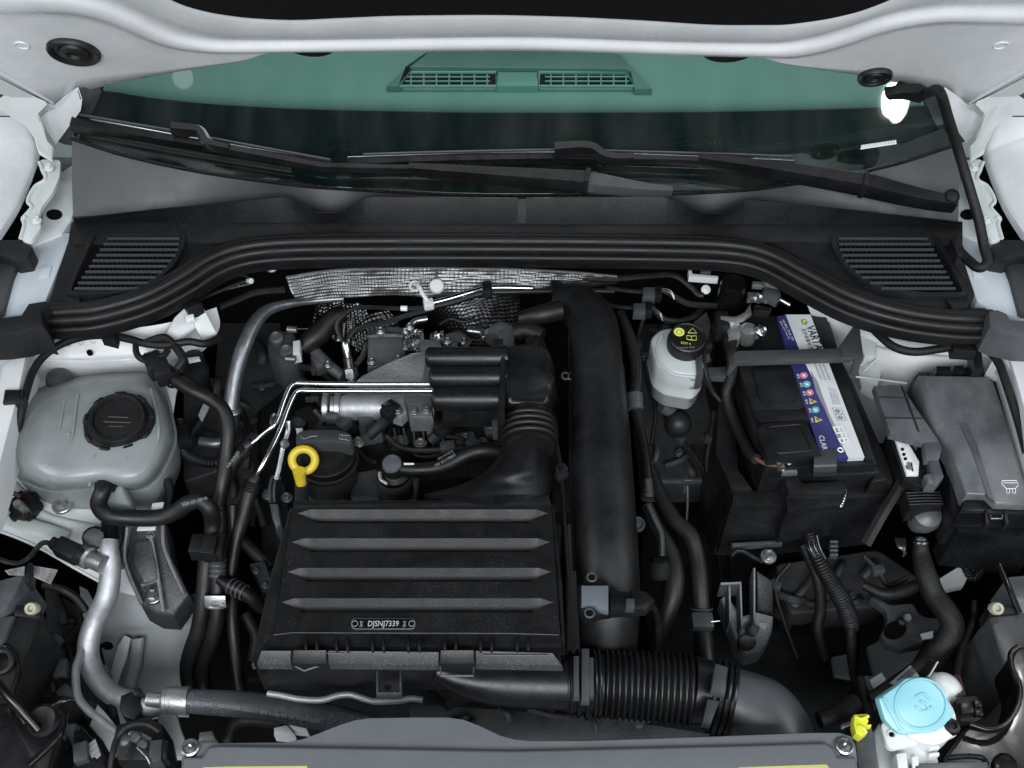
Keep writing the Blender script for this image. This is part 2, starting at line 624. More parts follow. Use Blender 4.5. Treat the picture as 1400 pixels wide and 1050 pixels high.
def text(s, p0, p1, parent, material, n=(0, 0, 1), tall=1.0, lift=0.0006, name='lettering', thick=0.0002, bold=0.0):
    """flat lettering that runs from world point p0 to p1 on a surface with normal n; tall: height factor"""
    cu = bpy.data.curves.new(name, 'FONT')
    cu.body = s
    cu.size = 1.0
    cu.offset = bold
    cu.resolution_u = 2
    tmp = bpy.data.objects.new(name, cu)
    COL.objects.link(tmp)
    dg = bpy.context.evaluated_depsgraph_get()
    dg.update()
    me = bpy.data.meshes.new_from_object(tmp.evaluated_get(dg))
    bpy.data.objects.remove(tmp)
    bpy.data.curves.remove(cu)
    n = Vector(n).normalized()
    x = p1 - p0
    xs = [v.co.x for v in me.vertices]
    if not xs:
        return None
    wd = max(xs) - min(xs)
    k = x.length / wd
    ex = x.normalized()
    ey = n.cross(ex).normalized()
    x0 = min(xs)
    mb = MB()
    mb.add([p0 + ex * ((v.co.x - x0) * k) + ey * (v.co.y * k * tall) + n * lift for v in me.vertices], [tuple(q.vertices) for q in me.polygons])
    bpy.data.meshes.remove(me)
    org = wloc(parent)
    c = sum(mb.v, Vector()) / len(mb.v)
    me2 = bpy.data.meshes.new(name)
    me2.from_pydata([p - c for p in mb.v], [], mb.f)
    me2.materials.append(MATS[material])
    o = bpy.data.objects.new(name, me2)
    COL.objects.link(o)
    o.parent = parent
    o.location = c - org
    return o


def bolt(px, py, z, r, parent, material='steel', name='bolt', axis=(0, 0, 1), flange=1.35):
    """flanged hexagon bolt"""
    s = S(px, py, z)
    R = r * s
    m = MB()
    m.lathe((px, py, z), axis, [(0, -R * 0.5), (R * flange, -R * 0.5), (R * flange, 0), (R * flange * 0.93, R * 0.12), (R, R * 0.2)], 20)
    m.lathe((px, py, z), axis, [(R, 0), (R, R * 0.75), (R * 0.86, R * 0.95), (R * 0.55, R * 0.98), (R * 0.5, R * 0.7), (0, R * 0.7)], 6)
    return part(name, m, material, parent, sharp=25)


def spline_y(ctrl, x):
    """smooth y(x) through control points"""
    c = ctrl
    if x <= c[0][0]:
        return c[0][1]
    if x >= c[-1][0]:
        return c[-1][1]
    for i in range(len(c) - 1):
        if c[i][0] <= x <= c[i + 1][0]:
            x0, y0 = c[i]
            x1, y1 = c[i + 1]
            h = x1 - x0

            def slope(k):
                if k <= 0 or k >= len(c) - 1:
                    return (c[min(k + 1, len(c) - 1)][1] - c[max(k - 1, 0)][1]) / (c[min(k + 1, len(c) - 1)][0] - c[max(k - 1, 0)][0])
                a = (c[k][1] - c[k - 1][1]) / (c[k][0] - c[k - 1][0])
                b = (c[k + 1][1] - c[k][1]) / (c[k + 1][0] - c[k][0])
                return 0 if a * b <= 0 else 2 * a * b / (a + b)
            m0, m1 = slope(i), slope(i + 1)
            t = (x - x0) / h
            return (2 * t ** 3 - 3 * t * t + 1) * y0 + (t ** 3 - 2 * t * t + t) * h * m0 + (-2 * t ** 3 + 3 * t * t) * y1 + (t ** 3 - t * t) * h * m1
    return c[-1][1]
# ------------------------------------------------------------------ ground and car body
m = MB()
m.add([(-6, -6, -0.85), (6, -6, -0.85), (6, 6, -0.85), (-6, 6, -0.85)], [(0, 1, 2, 3)])
solo('ground', None, None, m, 'floor_concrete', kind='structure')

body = thing('car', 'white car with painted inner wings, dark bulkhead and fender rails round the engine bay', 'car', Vector((0, 0, -0.56)))


def mir(pts, s=1398):
    """the same outline on the battery side of the car"""
    return [(s - p[0],) + tuple(p[1:]) for p in pts][::-1]


def pxsheet(rows, sub=4, thick=0.002, smooth_rows=True):
    """rows of (px, py, z) -> smooth sheet"""
    R = [[tuple(W(*p)) for p in r] for r in rows]
    R = [cr(r, sub) for r in R]
    if smooth_rows:
        cols = list(zip(*R))
        cols = [cr(c, sub) for c in cols]
        R = [list(r) for r in zip(*cols)]
    mb = MB()
    mb.sheet(R, thick)
    return mb


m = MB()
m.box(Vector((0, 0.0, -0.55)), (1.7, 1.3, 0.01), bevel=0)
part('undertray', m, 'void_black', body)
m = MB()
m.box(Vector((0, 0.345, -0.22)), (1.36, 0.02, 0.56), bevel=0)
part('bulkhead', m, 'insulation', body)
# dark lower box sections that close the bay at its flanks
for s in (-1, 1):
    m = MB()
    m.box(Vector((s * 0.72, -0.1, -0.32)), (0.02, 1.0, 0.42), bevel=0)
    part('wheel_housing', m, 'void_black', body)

# inner wing beside the coolant tank
L_rows = [
    [(48, 470, 0.035), (110, 458, 0.035), (180, 449, 0.035), (235, 440, 0.035), (296, 420, 0.03)],
    [(42, 486, 0.012), (110, 487, 0.010), (180, 484, 0.010), (235, 476, 0.008), (300, 446, 0.0)],
    [(36, 496, 0.004), (110, 499, 0.002), (180, 496, 0.0), (232, 492, -0.01), (282, 474, -0.02)],
    [(25, 530, -0.05), (110, 530, -0.055), (180, 526, -0.06), (210, 524, -0.065), (246, 516, -0.07)],
    [(5, 600, -0.075), (90, 610, -0.085), (170, 620, -0.10), (200, 622, -0.105), (230, 622, -0.11)],
    [(-25, 660, -0.085), (60, 690, -0.09), (140, 705, -0.105), (180, 712, -0.115), (216, 716, -0.125)],
    [(-40, 712, -0.095), (40, 742, -0.10), (105, 778, -0.115), (160, 808, -0.13), (235, 820, -0.15)],
]
part('inner_wing', pxsheet(L_rows), 'white_paint', body, label='white painted inner wing under the coolant tank')
# reinforcement bead along the lower edge of that wing
m = MB()
m.tube([(-40, 712, -0.095), (40, 742, -0.10), (105, 778, -0.115), (160, 808, -0.13)], 2.2, n=10)
part('edge_flange', m, 'primer_white', body)
m = MB()
m.tube([(-10, 698, -0.080), (30, 715, -0.084), (65, 726, -0.088), (92, 735, -0.097)], 11, n=12, flat=0.22)
part('sealer_bead', m, 'sealer', body)
for (x, y, rx, ry, z) in ((122, 481, 4, 3, 0.019), (12, 649, 5, 3.5, -0.074), (146, 882, 8, 5, -0.19)):
    m = MB()
    m.prism(ellipse(x, y, rx, ry, 16), z, 0.004, bevel=0)
    part('drain_hole', m, 'void_black', body)
# chassis leg below the engine mount
R_rows = [
    [(150, 800, -0.14), (190, 812, -0.15), (230, 815, -0.16), (268, 812, -0.17)],
    [(140, 850, -0.19), (180, 852, -0.185), (225, 850, -0.185), (262, 850, -0.19)],
    [(138, 880, -0.24), (178, 868, -0.21), (225, 868, -0.20), (258, 880, -0.215)],
    [(150, 930, -0.29), (180, 915, -0.25), (222, 915, -0.235), (256, 925, -0.245)],
    [(165, 990, -0.34), (195, 985, -0.30), (230, 980, -0.28), (258, 980, -0.28)],
]
part('chassis_leg', pxsheet(R_rows), 'grey_and_shaded_paint', body)
m = MB()
m.prism([(160, 884, -0.215), (170, 868, -0.20), (178, 872, -0.20), (172, 900, -0.22), (158, 936, -0.25), (148, 946, -0.26), (152, 915, -0.24)], 0, 0.004, bevel=0.001)
part('edge_flange', m, 'primer_white', body)
m = MB()
m.prism([(178, 872, -0.192), (194, 870, -0.188), (190, 905, -0.215), (180, 940, -0.245), (168, 936, -0.245), (176, 900, -0.215)], 0, 0.012, bevel=0.005, seg=3)
part('leg_bead', m, 'grey_and_shaded_paint', body)
m = MB()
m.prism([(133, 962), (146, 976), (160, 994), (166, 1010), (152, 1034), (140, 1012), (122, 992)], -0.16, 0.012)
part('front_bracket', m, 'primer_white', body)
m = MB()
m.prism([(214, 975), (240, 972), (248, 1000), (262, 1035), (225, 1035), (220, 1005)], -0.16, 0.01)
part('front_bracket', m, 'primer_white', body)
m = MB()
m.prism([(108, 800), (120, 806), (133, 830), (136, 850), (122, 868), (112, 838)], -0.17, 0.006)
part('front_bracket', m, 'grey_and_shaded_paint', body)

# inner wing on the battery side
R_in = [
    [(1100, 405, 0.03), (1165, 424, 0.035), (1230, 446, 0.035), (1300, 458, 0.035), (1372, 462, 0.035)],
    [(1110, 430, 0.0), (1170, 446, 0.012), (1230, 464, 0.012), (1300, 474, 0.010), (1378, 478, 0.012)],
    [(1130, 470, -0.05), (1180, 484, -0.03), (1235, 496, -0.02), (1300, 500, -0.02), (1382, 500, -0.005)],
    [(1150, 520, -0.12), (1185, 522, -0.09), (1235, 520, -0.05), (1310, 520, -0.05), (1388, 520, -0.05)],
    [(1168, 570, -0.15), (1200, 575, -0.14), (1250, 580, -0.11), (1320, 600, -0.10), (1405, 610, -0.08)],
    [(1176, 600, -0.18), (1210, 606, -0.17), (1262, 630, -0.15), (1340, 680, -0.13), (1440, 700, -0.11)],
]
part('inner_wing', pxsheet(R_in), 'white_paint', body, label='white painted inner wing behind the fuse box')
for q in ([(1186, 884), (1206, 874), (1234, 892), (1258, 888), (1244, 910), (1218, 932), (1196, 920)], [(1138, 898), (1162, 893), (1164, 926), (1142, 922)], [(1188, 925), (1206, 918), (1214, 932), (1196, 940)]):
    m = MB()
    m.prism(q, -0.27, 0.01)
    part('chassis_leg', m, 'grey_and_shaded_paint', body)
m = MB()
m.prism([(1282, 792), (1318, 770), (1340, 757), (1346, 762), (1322, 792), (1318, 800), (1290, 806)], -0.16, 0.012)
part('front_bracket', m, 'primer_white', body)
m = MB()
m.prism([(1284, 752), (1310, 745), (1316, 760), (1298, 764)], -0.15, 0.01)
m.prism([(1319, 741), (1336, 748), (1330, 758), (1318, 756)], -0.15, 0.01)
part('front_bracket', m, 'grey_and_shaded_paint', body)

# upright fender flanges
m = MB()
m.prism([(33, 478), (36, 484), (24, 540), (0, 632), (-18, 690), (-60, 760), (-60, 640), (-10, 560), (4, 500)], 0.05, 0.05)
part('fender_flange', m, 'white_paint', body)
m = MB()
m.prism([(1363, 481), (1380, 487), (1390, 520), (1412, 600), (1440, 700), (1480, 700), (1440, 560), (1410, 486)], 0.05, 0.05)
part('fender_flange', m, 'white_paint', body)
for s in (0, 1):
    q = [(-14, 470), (20, 468), (36, 472), (20, 500), (8, 515), (-30, 560)]
    m = MB()
    m.prism(mir(q) if s else q, 0.045, 0.03)
    part('fender_flange', m, 'rail_paint', body)

# fender rails beside the cowl, outer fenders, hinge pillars
for s in (0, 1):
    f = mir if s else (lambda p: p)
    m = MB()
    m.prism(f([(-40, 352), (6, 346), (40, 342), (72, 316), (100, 318), (62, 412), (30, 430), (-40, 434)]), 0.075, 0.03, bevel=0.003)
    part('fender_rail', m, 'rail_paint', body)
    m = MB()
    m.prism(f([(-40, 372), (12, 352), (28, 350), (16, 380), (4, 425), (-40, 432)]), 0.083, 0.012, bevel=0.004)
    part('fender_rail', m, 'cowl_gloss', body)
    m = MB()
    m.prism(f([(52, 379), (58, 363), (71, 363), (66, 379)]), 0.0765, 0.001, bevel=0.0004)
    part('type_plate', m, 'rail_paint', body)
    # outer fender skin, a long curved sheet that leaves the frame
    rows = []
    for d, z in ((0, 0.10), (-14, 0.112), (-70, 0.125), (-190, 0.105), (-330, 0.02)):
        rows.append([W(*((1398 - x if s else x), y, z)) for x, y in ((40 + d, 160), (53 + d, 205), (46 + d, 236), (26 + d, 285), (-2 + d, 330), (-45 + d, 400))])
    m = MB()
    R = [cr(r, 4) for r in rows]
    R = [list(r) for r in zip(*[cr(c, 4) for c in zip(*R)])]
    m.sheet(R, 0.003)
    part('fender', m, 'white_paint', body)
    # front run of the fender, outside the picture
    sx = 1 if s else -1
    rows = []
    for t in range(9):
        yy = 0.16 - t * 0.09
        k = t / 8
        rows.append([Vector((sx * (0.715 + d - 0.05 * k * k), yy, 0.045 + h - 0.05 * k * k)) for d, h in ((0, 0), (0.02, 0.015), (0.08, 0.02), (0.15, -0.01), (0.19, -0.09), (0.20, -0.25))])
    m = MB()
    m.sheet(rows, 0.003)
    part('fender', m, 'white_paint', body)
    m = MB()
    m.prism(f([(20, 205), (62, 205), (56, 320), (30, 345), (-45, 350), (-45, 330), (0, 320)]), 0.045, 0.01, bevel=0)
    part('shut_line_channel', m, 'void_black', body)
    # hinge plinth with an oval hole
    m = MB()
    m.prism(f([(82, 236), (104, 222), (106, 268), (98, 300), (84, 320), (44, 336), (34, 330), (56, 312), (58, 284), (74, 262)]), 0.078, 0.02, bevel=0.002)
    part('hinge_plinth', m, 'primer_white', body)
    m = MB()
    m.prism(f(ellipse(74, 293, 11, 7, 20)), 0.0795, 0.001, bevel=0)
    part('drain_hole', m, 'void_black', body)
    # wavy hinge base
    m = MB()
    hz = 0.105
    m.prism(rounded(f([(55, 217), (83, 218), (82, 240), (72, 263), (57, 282), (53, 297), (57, 310), (42, 330), (28, 327), (33, 307), (32, 297), (42, 283), (37, 273), (47, 253), (63, 245), (53, 230)]), 5), hz, 0.006, bevel=0.0018)
    hb = part('hinge_bracket', m, 'primer_white', body)
    m = MB()
    m.tube([(1398 - x if s else x, y, hz) for x, y in ((54, 222), (62, 244), (48, 255), (38, 274), (43, 284), (32, 298), (33, 308), (28, 326))], 2.6, n=8)
    part('hinge_bracket', m, 'primer_white', body)
    for x, y in ((67, 229), (50, 301)):
        bolt(1398 - x if s else x, y, hz + 0.004, 5, hb, 'primer_white')
    bolt(1398 - 33 if s else 33, 299, hz, 3.6, hb, 'primer_white')
    # hinge arm rising to the bonnet
    m = MB()
    arm = [(-10, 140, 0.21), (-5, 153, 0.20), (10, 153, 0.19), (33, 167, 0.165), (47, 187, 0.14), (52, 207, 0.125), (70, 217, 0.112), (72, 200, 0.125), (63, 190, 0.14), (57, 167, 0.165), (50, 150, 0.19), (62, 138, 0.21), (20, 120, 0.23)]
    m.prism(f(arm), 0, 0.006, bevel=0.0015)
    part('hinge_arm', m, 'primer_white', body)
    # windscreen pillar: white side, dark trim
    m = MB()
    m.prism(f([(70, 182, 0.13), (56, 160, 0.16), (86, 132, 0.21), (106, 118, 0.24), (104, 134, 0.215), (76, 172, 0.14)]), 0, 0.02)
    part('pillar', m, 'white_paint', body)
    m = MB()
    m.prism(f([(70, 180, 0.125), (88, 150, 0.18), (106, 122, 0.235), (134, 112, 0.235), (128, 128, 0.21), (100, 188, 0.13), (84, 186, 0.12)]), 0, 0.015)
    part('pillar_trim', m, 'cowl_gloss', body)
    # small black foam wedge at the end of the shut line
    m = MB()
    m.prism(f([(-20, 326), (8, 327), (34, 327), (44, 338), (38, 352), (20, 355), (2, 348), (-20, 348)]), 0.10, 0.03, bevel=0.003)
    part('foam_wedge', m, 'black_plastic', body)

# ------------------------------------------------------------------ windscreen
ws = thing('windscreen', 'green tinted windscreen with black ceramic border behind the wipers', 'windscreen', G(700, 272))
edge = [(98, 190), (170, 213), (270, 235), (350, 247), (450, 258), (700, 268), (900, 266), (1000, 262), (1130, 245), (1220, 226), (1302, 200)]
N = 60
gx = [98 + (1302 - 98) * i / N for i in range(N + 1)]


def glass_row(k, d, x0=98, x1=1302):
    # k = 0 at the lower edge, 1 at the upper edge beyond the bonnet
    r = []
    for x in gx:
        a = G(x, spline_y(edge, x), d)
        xt = 700 + (x - 700) * 0.955
        b = G(xt, 18, d)
        r.append(a.lerp(b, k))
    return r


m = MB()
m.sheet([glass_row(k / 10, 0.0) for k in range(11)])
part('glass', m, 'windscreen_glass', ws)
# ceramic border on the inner face: a band along the lower edge and one along each side
fr_top = [(98, 118), (150, 122), (200, 130), (300, 140), (450, 147), (700, 151), (950, 150), (1100, 147), (1200, 144), (1302, 140)]
m = MB()
rows = []
for k in range(7):
    rows.append([G(x, spline_y(edge, x) + (spline_y(fr_top, x) - spline_y(edge, x)) * k / 6, -0.0075) for x in gx])
m.sheet(rows, 0.001, GN)
part('ceramic_band', m, 'frit', ws)
m = MB()
for i, x in enumerate(range(112, 1294, 3)):
    for j in range(9):
        y = spline_y(fr_top, x) - 0.8 - j * 2.3
        c = G(x + (1.5 if j % 2 else 0), y, -0.0075)
        r = 0.0015 * (1 - j / 9.5)
        m.add([c + Vector((r, 0, 0)), c + Vector((0, r * 0.88, r * 0.47)), c - Vector((r, 0, 0)), c - Vector((0, r * 0.88, r * 0.47))], [(0, 1, 2, 3)])
part('ceramic_dots', m, 'frit', ws, kind='stuff')
for s in (0, 1):
    m = MB()
    a = [(98, 190), (118, 180), (136, 130), (150, 40), (120, 40)]
    if s:
        a = [(1400 - x, y) for x, y in a][::-1]
    m.plate([G(x, y, -0.009) for x, y in a], GN, 0.001, bevel=0)
    part('side_band', m, 'frit', ws)
    m = MB()
    m.tube([G(1400 - x if s else x, y, 0.002) for x, y in ((101, 186), (118, 150), (131, 122), (144, 80))], 0.0022, mm=True, n=8)
    part('edge_moulding', m, 'gloss_black', ws)
# serial print in the lower corner
m = MB()
for k in range(22):
    x = 1177 + k * 2.2
    y = 203 - k * 0.33
    m.plate([G(x, y, 0.0004), G(x + 1.3, y, 0.0004), G(x + 2, y - 4.5, 0.0004), G(x + 0.7, y - 4.5, 0.0004)], GN, 0.0002, bevel=0)
m.plate([G(1176, 204.5, 0.0004), G(1226, 197, 0.0004), G(1226, 196, 0.0004), G(1176, 203.5, 0.0004)], GN, 0.0002, bevel=0)
part('serial_print', m, 'ink_white', ws)

# ceiling lamp mirrored by the windscreen; dim discs added for glow and faint oval
for px, py, pw, r1, r2 in ((1217, 136, 5.0, 0.036, 0.080), (1228, 139, 0.30, 0.052, 0.105), (250, 106, 0.012, 0.05, 0.056)):
    q = G(px, py)
    d = ray(px, py).normalized()
    rfl = d - GN * (2 * d.dot(GN))
    at_ = q + rfl * 1.25
    area('reflection_light', at_, q, r2, r1, pw, (1, 1, 1), 'ELLIPSE')

# ------------------------------------------------------------------ dashboard behind the glass
dz = 0.06
da = thing('dashboard', 'pale dashboard top with two defroster grilles seen through the windscreen', 'dashboard', (700, 140, dz - 0.05))
m = MB()
m.prism([(60, 215), (1340, 215), (1420, 30), (-20, 30)], dz, 0.04, bevel=0)
part('dash_top', m, 'dash_plastic', da)
m = MB()
m.prism([(528, 117), (586, 68), (842, 68), (892, 121), (868, 121), (862, 96), (556, 92), (546, 117)], dz + 0.012, 0.012, bevel=0.002)
part('vent_surround', m, 'dash_dark', da)
m = MB()
m.prism([(590, 68), (838, 68), (858, 94), (560, 91)], dz + 0.016, 0.012, bevel=0.002)
part('hood_panel', m, 'dash_dark', da)
m = MB()
m.prism([(681, 98), (734, 98), (736, 117), (679, 117)], dz + 0.012, 0.012, bevel=0.002)
part('sensor_panel', m, 'dash_plastic', da)
for x0, x1, sl in ((546, 678, 1), (737, 868, -1)):
    y0, y1 = 99, 118
    a = [(x0 + (12 if sl > 0 else 0), y0), (x1 - (12 if sl < 0 else 0), y0), (x1, y1), (x0, y1)]
    m = MB()
    m.prism(a, dz + 0.002, 0.001, bevel=0)
    part('vent_recess', m, 'void_black', da)
    m = MB()
    pts = [W(x, y, dz + 0.008) for x, y in a]
    m.tube(pts + [pts[0]], 0.0028, mm=True, n=6, smooth=False)
    g = part('vent_frame', m, 'dash_plastic', da)
    for k in range(2):
        y = y0 + 6 + 6 * k
        m = MB()
        m.tube([(x0 + 8, y, dz + 0.007), (x1 - 8, y, dz + 0.007)], 1.2, n=6, smooth=False)
        part('vent_slat', m, 'dash_plastic', da)
    for k in range(7):
        x = x0 + 16 + k * (x1 - x0 - 28) / 6.0
        m = MB()
        m.tube([(x, y0 + 1, dz + 0.006), (x, y1 - 1, dz + 0.006)], 1.2, n=6, smooth=False)
        part('vent_slat', m, 'dash_plastic', da)

# ------------------------------------------------------------------ bonnet
hood = thing('bonnet', 'raised white bonnet with ribbed inner panel and black insulation pad', 'bonnet', H(700, 72))
k0 = [(-160, 175), (-40, 140), (0, 128), (35, 143), (60, 146), (78, 142), (100, 131), (130, 122), (250, 98), (330, 85), (350, 79), (366, 73), (480, 72), (700, 70), (940, 77), (1042, 80), (1062, 86), (1090, 92), (1180, 105), (1240, 116), (1290, 127), (1322, 142), (1340, 146), (1363, 143), (1398, 128), (1440, 140), (1560, 175)]
k2 = [(-160, 16), (0, 22), (60, 20), (100, 22), (150, 34), (190, 51), (220, 62), (250, 68), (300, 71), (350, 71), (366, 70), (480, 69), (700, 67), (940, 74), (1042, 77), (1080, 79), (1120, 73), (1160, 62), (1200, 48), (1250, 36), (1300, 31), (1398, 34), (1560, 40)]
k4 = [(-160, -26), (0, -14), (100, -6), (140, 4), (180, 20), (220, 40), (260, 53), (310, 58), (400, 57), (700, 53), (940, 60), (1060, 62), (1110, 56), (1160, 42), (1200, 28), (1250, 17), (1300, 12), (1398, 12), (1560, 14)]
k5 = [(-160, -50), (100, -22), (140, -10), (180, 8), (220, 27), (260, 42), (310, 51), (400, 52), (700, 48), (940, 55), (1060, 56), (1110, 48), (1160, 33), (1200, 20), (1250, 8), (1300, 2), (1398, 0), (1560, 0)]
k8 = [(-160, -120), (150, -60), (215, -20), (255, -1), (300, 10), (350, 16), (400, 18), (470, 15), (550, 12), (660, 11), (760, 13), (870, 18), (1000, 25), (1060, 25), (1110, 20), (1165, 9), (1200, -3), (1260, -30), (1400, -90), (1560, -130)]
hx = [-160 + 1720 * i / 150 for i in range(151)]


def hrow(fy, d):
    return [H(x, fy(x), d) for x in hx]


def lerpf(a, b, t):
    return lambda x: spline_y(a, x) * (1 - t) + spline_y(b, x) * t


rows = [hrow(lambda x: spline_y(k0, x) + 1.5, -0.012), hrow(lambda x: spline_y(k0, x), -0.003), hrow(lambda x: spline_y(k0, x) - 1.2, 0.0)]
rows += [hrow(lerpf(k0, k2, t), 0.0) for t in (0.2, 0.4, 0.6, 0.8, 0.95)]
rows += [hrow(lerpf(k2, k4, t), d) for t, d in ((0.0, 0.0005), (0.12, 0.002), (0.28, 0.005), (0.42, 0.0072), (0.6, 0.008), (0.8, 0.0072), (0.93, 0.005), (1.0, 0.002))]
rows += [hrow(lerpf(k4, k5, t), d) for t, d in ((0.35, 0.0), (0.7, 0.0), (1.0, 0.002))]
rows += [hrow(lerpf(k5, k8, t), d) for t, d in ((0.12, 0.005), (0.3, 0.0065), (0.5, 0.007), (0.75, 0.0065), (0.92, 0.004), (1.0, 0.0), (1.03, -0.004))]
top = rows[-1]
up_dir = Vector((0, -math.cos(rad(60)), math.sin(rad(60))))
rows.append([p + up_dir * 0.7 for p in top])
m = MB()
m.sheet(rows)
part('inner_panel', m, 'white_paint', hood, sharp=60)
m = MB()
a, b = rows[1], [p + up_dir * 0.72 for p in top]
m.sheet([[p - HN * 0.012 for p in a], [p - HN * 0.03 for p in b]], 0.0015, HN)
part('outer_skin', m, 'white_paint', hood)
# insulation pad, clipped into the frame
m = MB()
r0 = [H(x, spline_y(k8, x) - 0.5, 0.009) for x in hx]
m.sheet([r0, [p + up_dir * 0.03 for p in r0], [p + up_dir * 0.66 for p in r0]], 0.008, HN)
part('insulation_pad', m, 'insulation', hood)
# grommets and rubber stops
for (x, y, r, d, lab) in ((101, 69, 35, 0.006, 'grommet'), (1196, 103, 23, 0.006, 'grommet'), (423, 78, 39, -0.018, 'rubber_stop'), (999, 85, 41, -0.018, 'rubber_stop')):
    s = (H(x, y) - CAM).dot(FWD) / F
    R = r * s
    m = MB()
    m.lathe(H(x, y, d - 0.006), HN, [(0, 0), (R, 0), (R, 0.004), (R * 0.94, 0.0065), (R * 0.80, 0.0055), (R * 0.72, 0.0025), (R * 0.6, 0.0025), (R * 0.55, 0.006), (R * 0.3, 0.007), (R * 0.25, 0.003), (0, 0.003)], 36)
    part(lab, m, 'rubber', hood)
# creases of the pressed side flange and pressed dimples
for s in (0, 1):
    m = MB()
    m.tube([H(1398 - x if s else x, y, 0.001) for x, y in ((-60, 62), (0, 98), (40, 121), (72, 140))], 0.0022, mm=True, n=8)
    part('flange_bead', m, 'white_paint', hood)
    m = MB()
    m.tube([H(1398 - x if s else x, y, 0.002) for x, y in ((-70, 76), (0, 112), (30, 128), (60, 143))], 0.004, mm=True, n=8)
    part('flange_bead', m, 'primer_white', hood)
    m = MB()
    m.plate([H(1398 - x if s else x, y, 0.003) for x, y in ((-60, 88), (0, 122), (40, 141), (70, 146), (76, 142), (58, 134), (0, 104), (-60, 70))], HN, 0.003, bevel=0.001)
    part('hinge_flange', m, 'primer_white', hood)
    for x, y in ((30, 62), (-20, 40)):
        m = MB()
        m.torus(H(1398 - x if s else x, y, 0.0), HN, 0.008, 0.0016, 20, 8)
        part('pressed_dimple', m, 'white_paint', hood)

# washer hose from the bonnet down to the cowl
wh = thing('washer_hose', 'taped black washer hose hanging from the bonnet beside the windscreen pillar', 'hose', (1345, 360, 0.09))
m = MB()
m.tube([H(1228, 106, 0.012), H(1262, 112, 0.016), W(1283, 124, 0.30), W(1296, 160, 0.26), W(1310, 205, 0.21), W(1325, 255, 0.17), W(1338, 300, 0.14), W(1345, 335, 0.12), W(1350, 358, 0.11), W(1338, 366, 0.105), W(1322, 354, 0.10), W(1311, 343, 0.10)], 0.0066, mm=True, n=12)
part('hose', m, 'tape_loom', wh)
m = MB()
m.plate([H(x, y, 0.010) for x, y in ((1208, 108), (1232, 103), (1258, 103), (1268, 108), (1256, 118), (1232, 112), (1214, 114))], HN, 0.014, bevel=0.003)
part('connector', m, 'rubber', wh)
m = MB()
m.prism([(1300, 326), (1312, 322), (1322, 348), (1310, 350)], 0.105, 0.02)
part('hose_clip', m, 'black_plastic', wh)
# ------------------------------------------------------------------ cowl
cowl = thing('cowl_panel', 'dark grey plastic cowl panel with two slatted air inlets under the windscreen', 'cowl', (700, 300, 0.05))
lip_top = [(100, 298), (180, 289), (300, 277), (384, 268), (396, 270), (432, 290), (462, 290), (500, 270), (512, 268), (710, 270), (900, 267), (912, 269), (962, 291), (985, 291), (1018, 273), (1030, 272), (1130, 283), (1316, 303)]
lip_bot = [(100, 303), (300, 303), (710, 306), (1000, 305), (1316, 309)]


def lin(c, x):
    if x <= c[0][0]:
        return c[0][1]
    for (a, b), (p, q) in zip(c, c[1:]):
        if a <= x <= p:
            return b + (q - b) * (x - a) / (p - a)
    return c[-1][1]


cx = [100 + (1310 - 100) * i / 110 for i in range(111)]
valley = [(100, 296), (200, 292), (300, 284), (384, 280), (440, 293), (460, 293), (520, 283), (710, 284), (900, 282), (965, 294), (985, 294), (1040, 284), (1310, 302)]
m = MB()
rows = []
for t in (0, 0.15, 0.35, 0.55, 0.75, 0.9, 1.0):
    r = []
    for x in cx:
        a = G(x, spline_y(edge, x) + 1, 0.004)
        b = W(x, lin(valley, x), 0.082)
        p = a.lerp(b, t)
        p.z += 0.003 * math.sin(t * math.pi)
        r.append(p)
    rows.append(r)
m.sheet(rows, 0.003)
part('upper_tray', m, 'cowl_gloss', cowl)
# moulded lip along the lower edge of the glass
m = MB()
m.tube([G(x, spline_y(edge, x) + 1, 0.005) for x in cx], 0.0026, mm=True, n=8, sub=1)
part('glass_lip', m, 'gloss_black', cowl)
# front flange with its two notches, in two halves that meet at the seam
for x0, x1 in ((100, 708), (719, 1316)):
    xs = sorted(set([x0, x1] + [p[0] for p in lip_top if x0 < p[0] < x1] + [x0 + (x1 - x0) * k / 40 for k in range(41)]))
    m = MB()
    m.sheet([[W(x, lin(lip_top, x), 0.118) for x in xs], [W(x, lin(lip_top, x) + 1.5, 0.120) for x in xs], [W(x, max(lin(lip_bot, x), lin(lip_top, x) + 4), 0.090) for x in xs]], 0.003)
    part('front_flange', m, 'cowl_plastic', cowl)
m = MB()
m.prism([(706, 271), (720, 271), (721, 306), (705, 306)], lambda x, y: 0.120 - (y - 271) / 35 * 0.03, 0.006)
part('seam_clip', m, 'cowl_plastic', cowl)
# ledge between flange and seal
m = MB()
xs = [100 + 1216 * k / 60 for k in range(61)]
lb2 = [(100, 320), (250, 318), (330, 318), (450, 317), (710, 317), (1000, 318), (1080, 316), (1316, 322)]
m.sheet([[W(x, lin(lip_bot, x) - 1, 0.088) for x in xs], [W(x, lin(lip_bot, x) + 5, 0.090) for x in xs], [W(x, lin(lb2, x) + 14, 0.082) for x in xs]], 0.004)
part('ledge', m, 'cowl_plastic', cowl)
plL = [(97, 303), (330, 308), (350, 332), (300, 350), (250, 388), (200, 410), (140, 416), (66, 414), (78, 372), (92, 330)]
plR = [(1316, 306), (1070, 308), (1052, 330), (1090, 350), (1140, 388), (1180, 412), (1240, 424), (1322, 420), (1334, 402), (1322, 366), (1312, 330)]
for pl in (plL, plR):
    m = MB()
    m.prism(pl, 0.078, 0.03, bevel=0.003)
    part('side_plate', m, 'cowl_plastic', cowl)
frL = [(128, 319), (251, 316), (249, 338), (236, 362), (214, 384), (190, 396), (150, 401), (92, 403), (104, 372)]
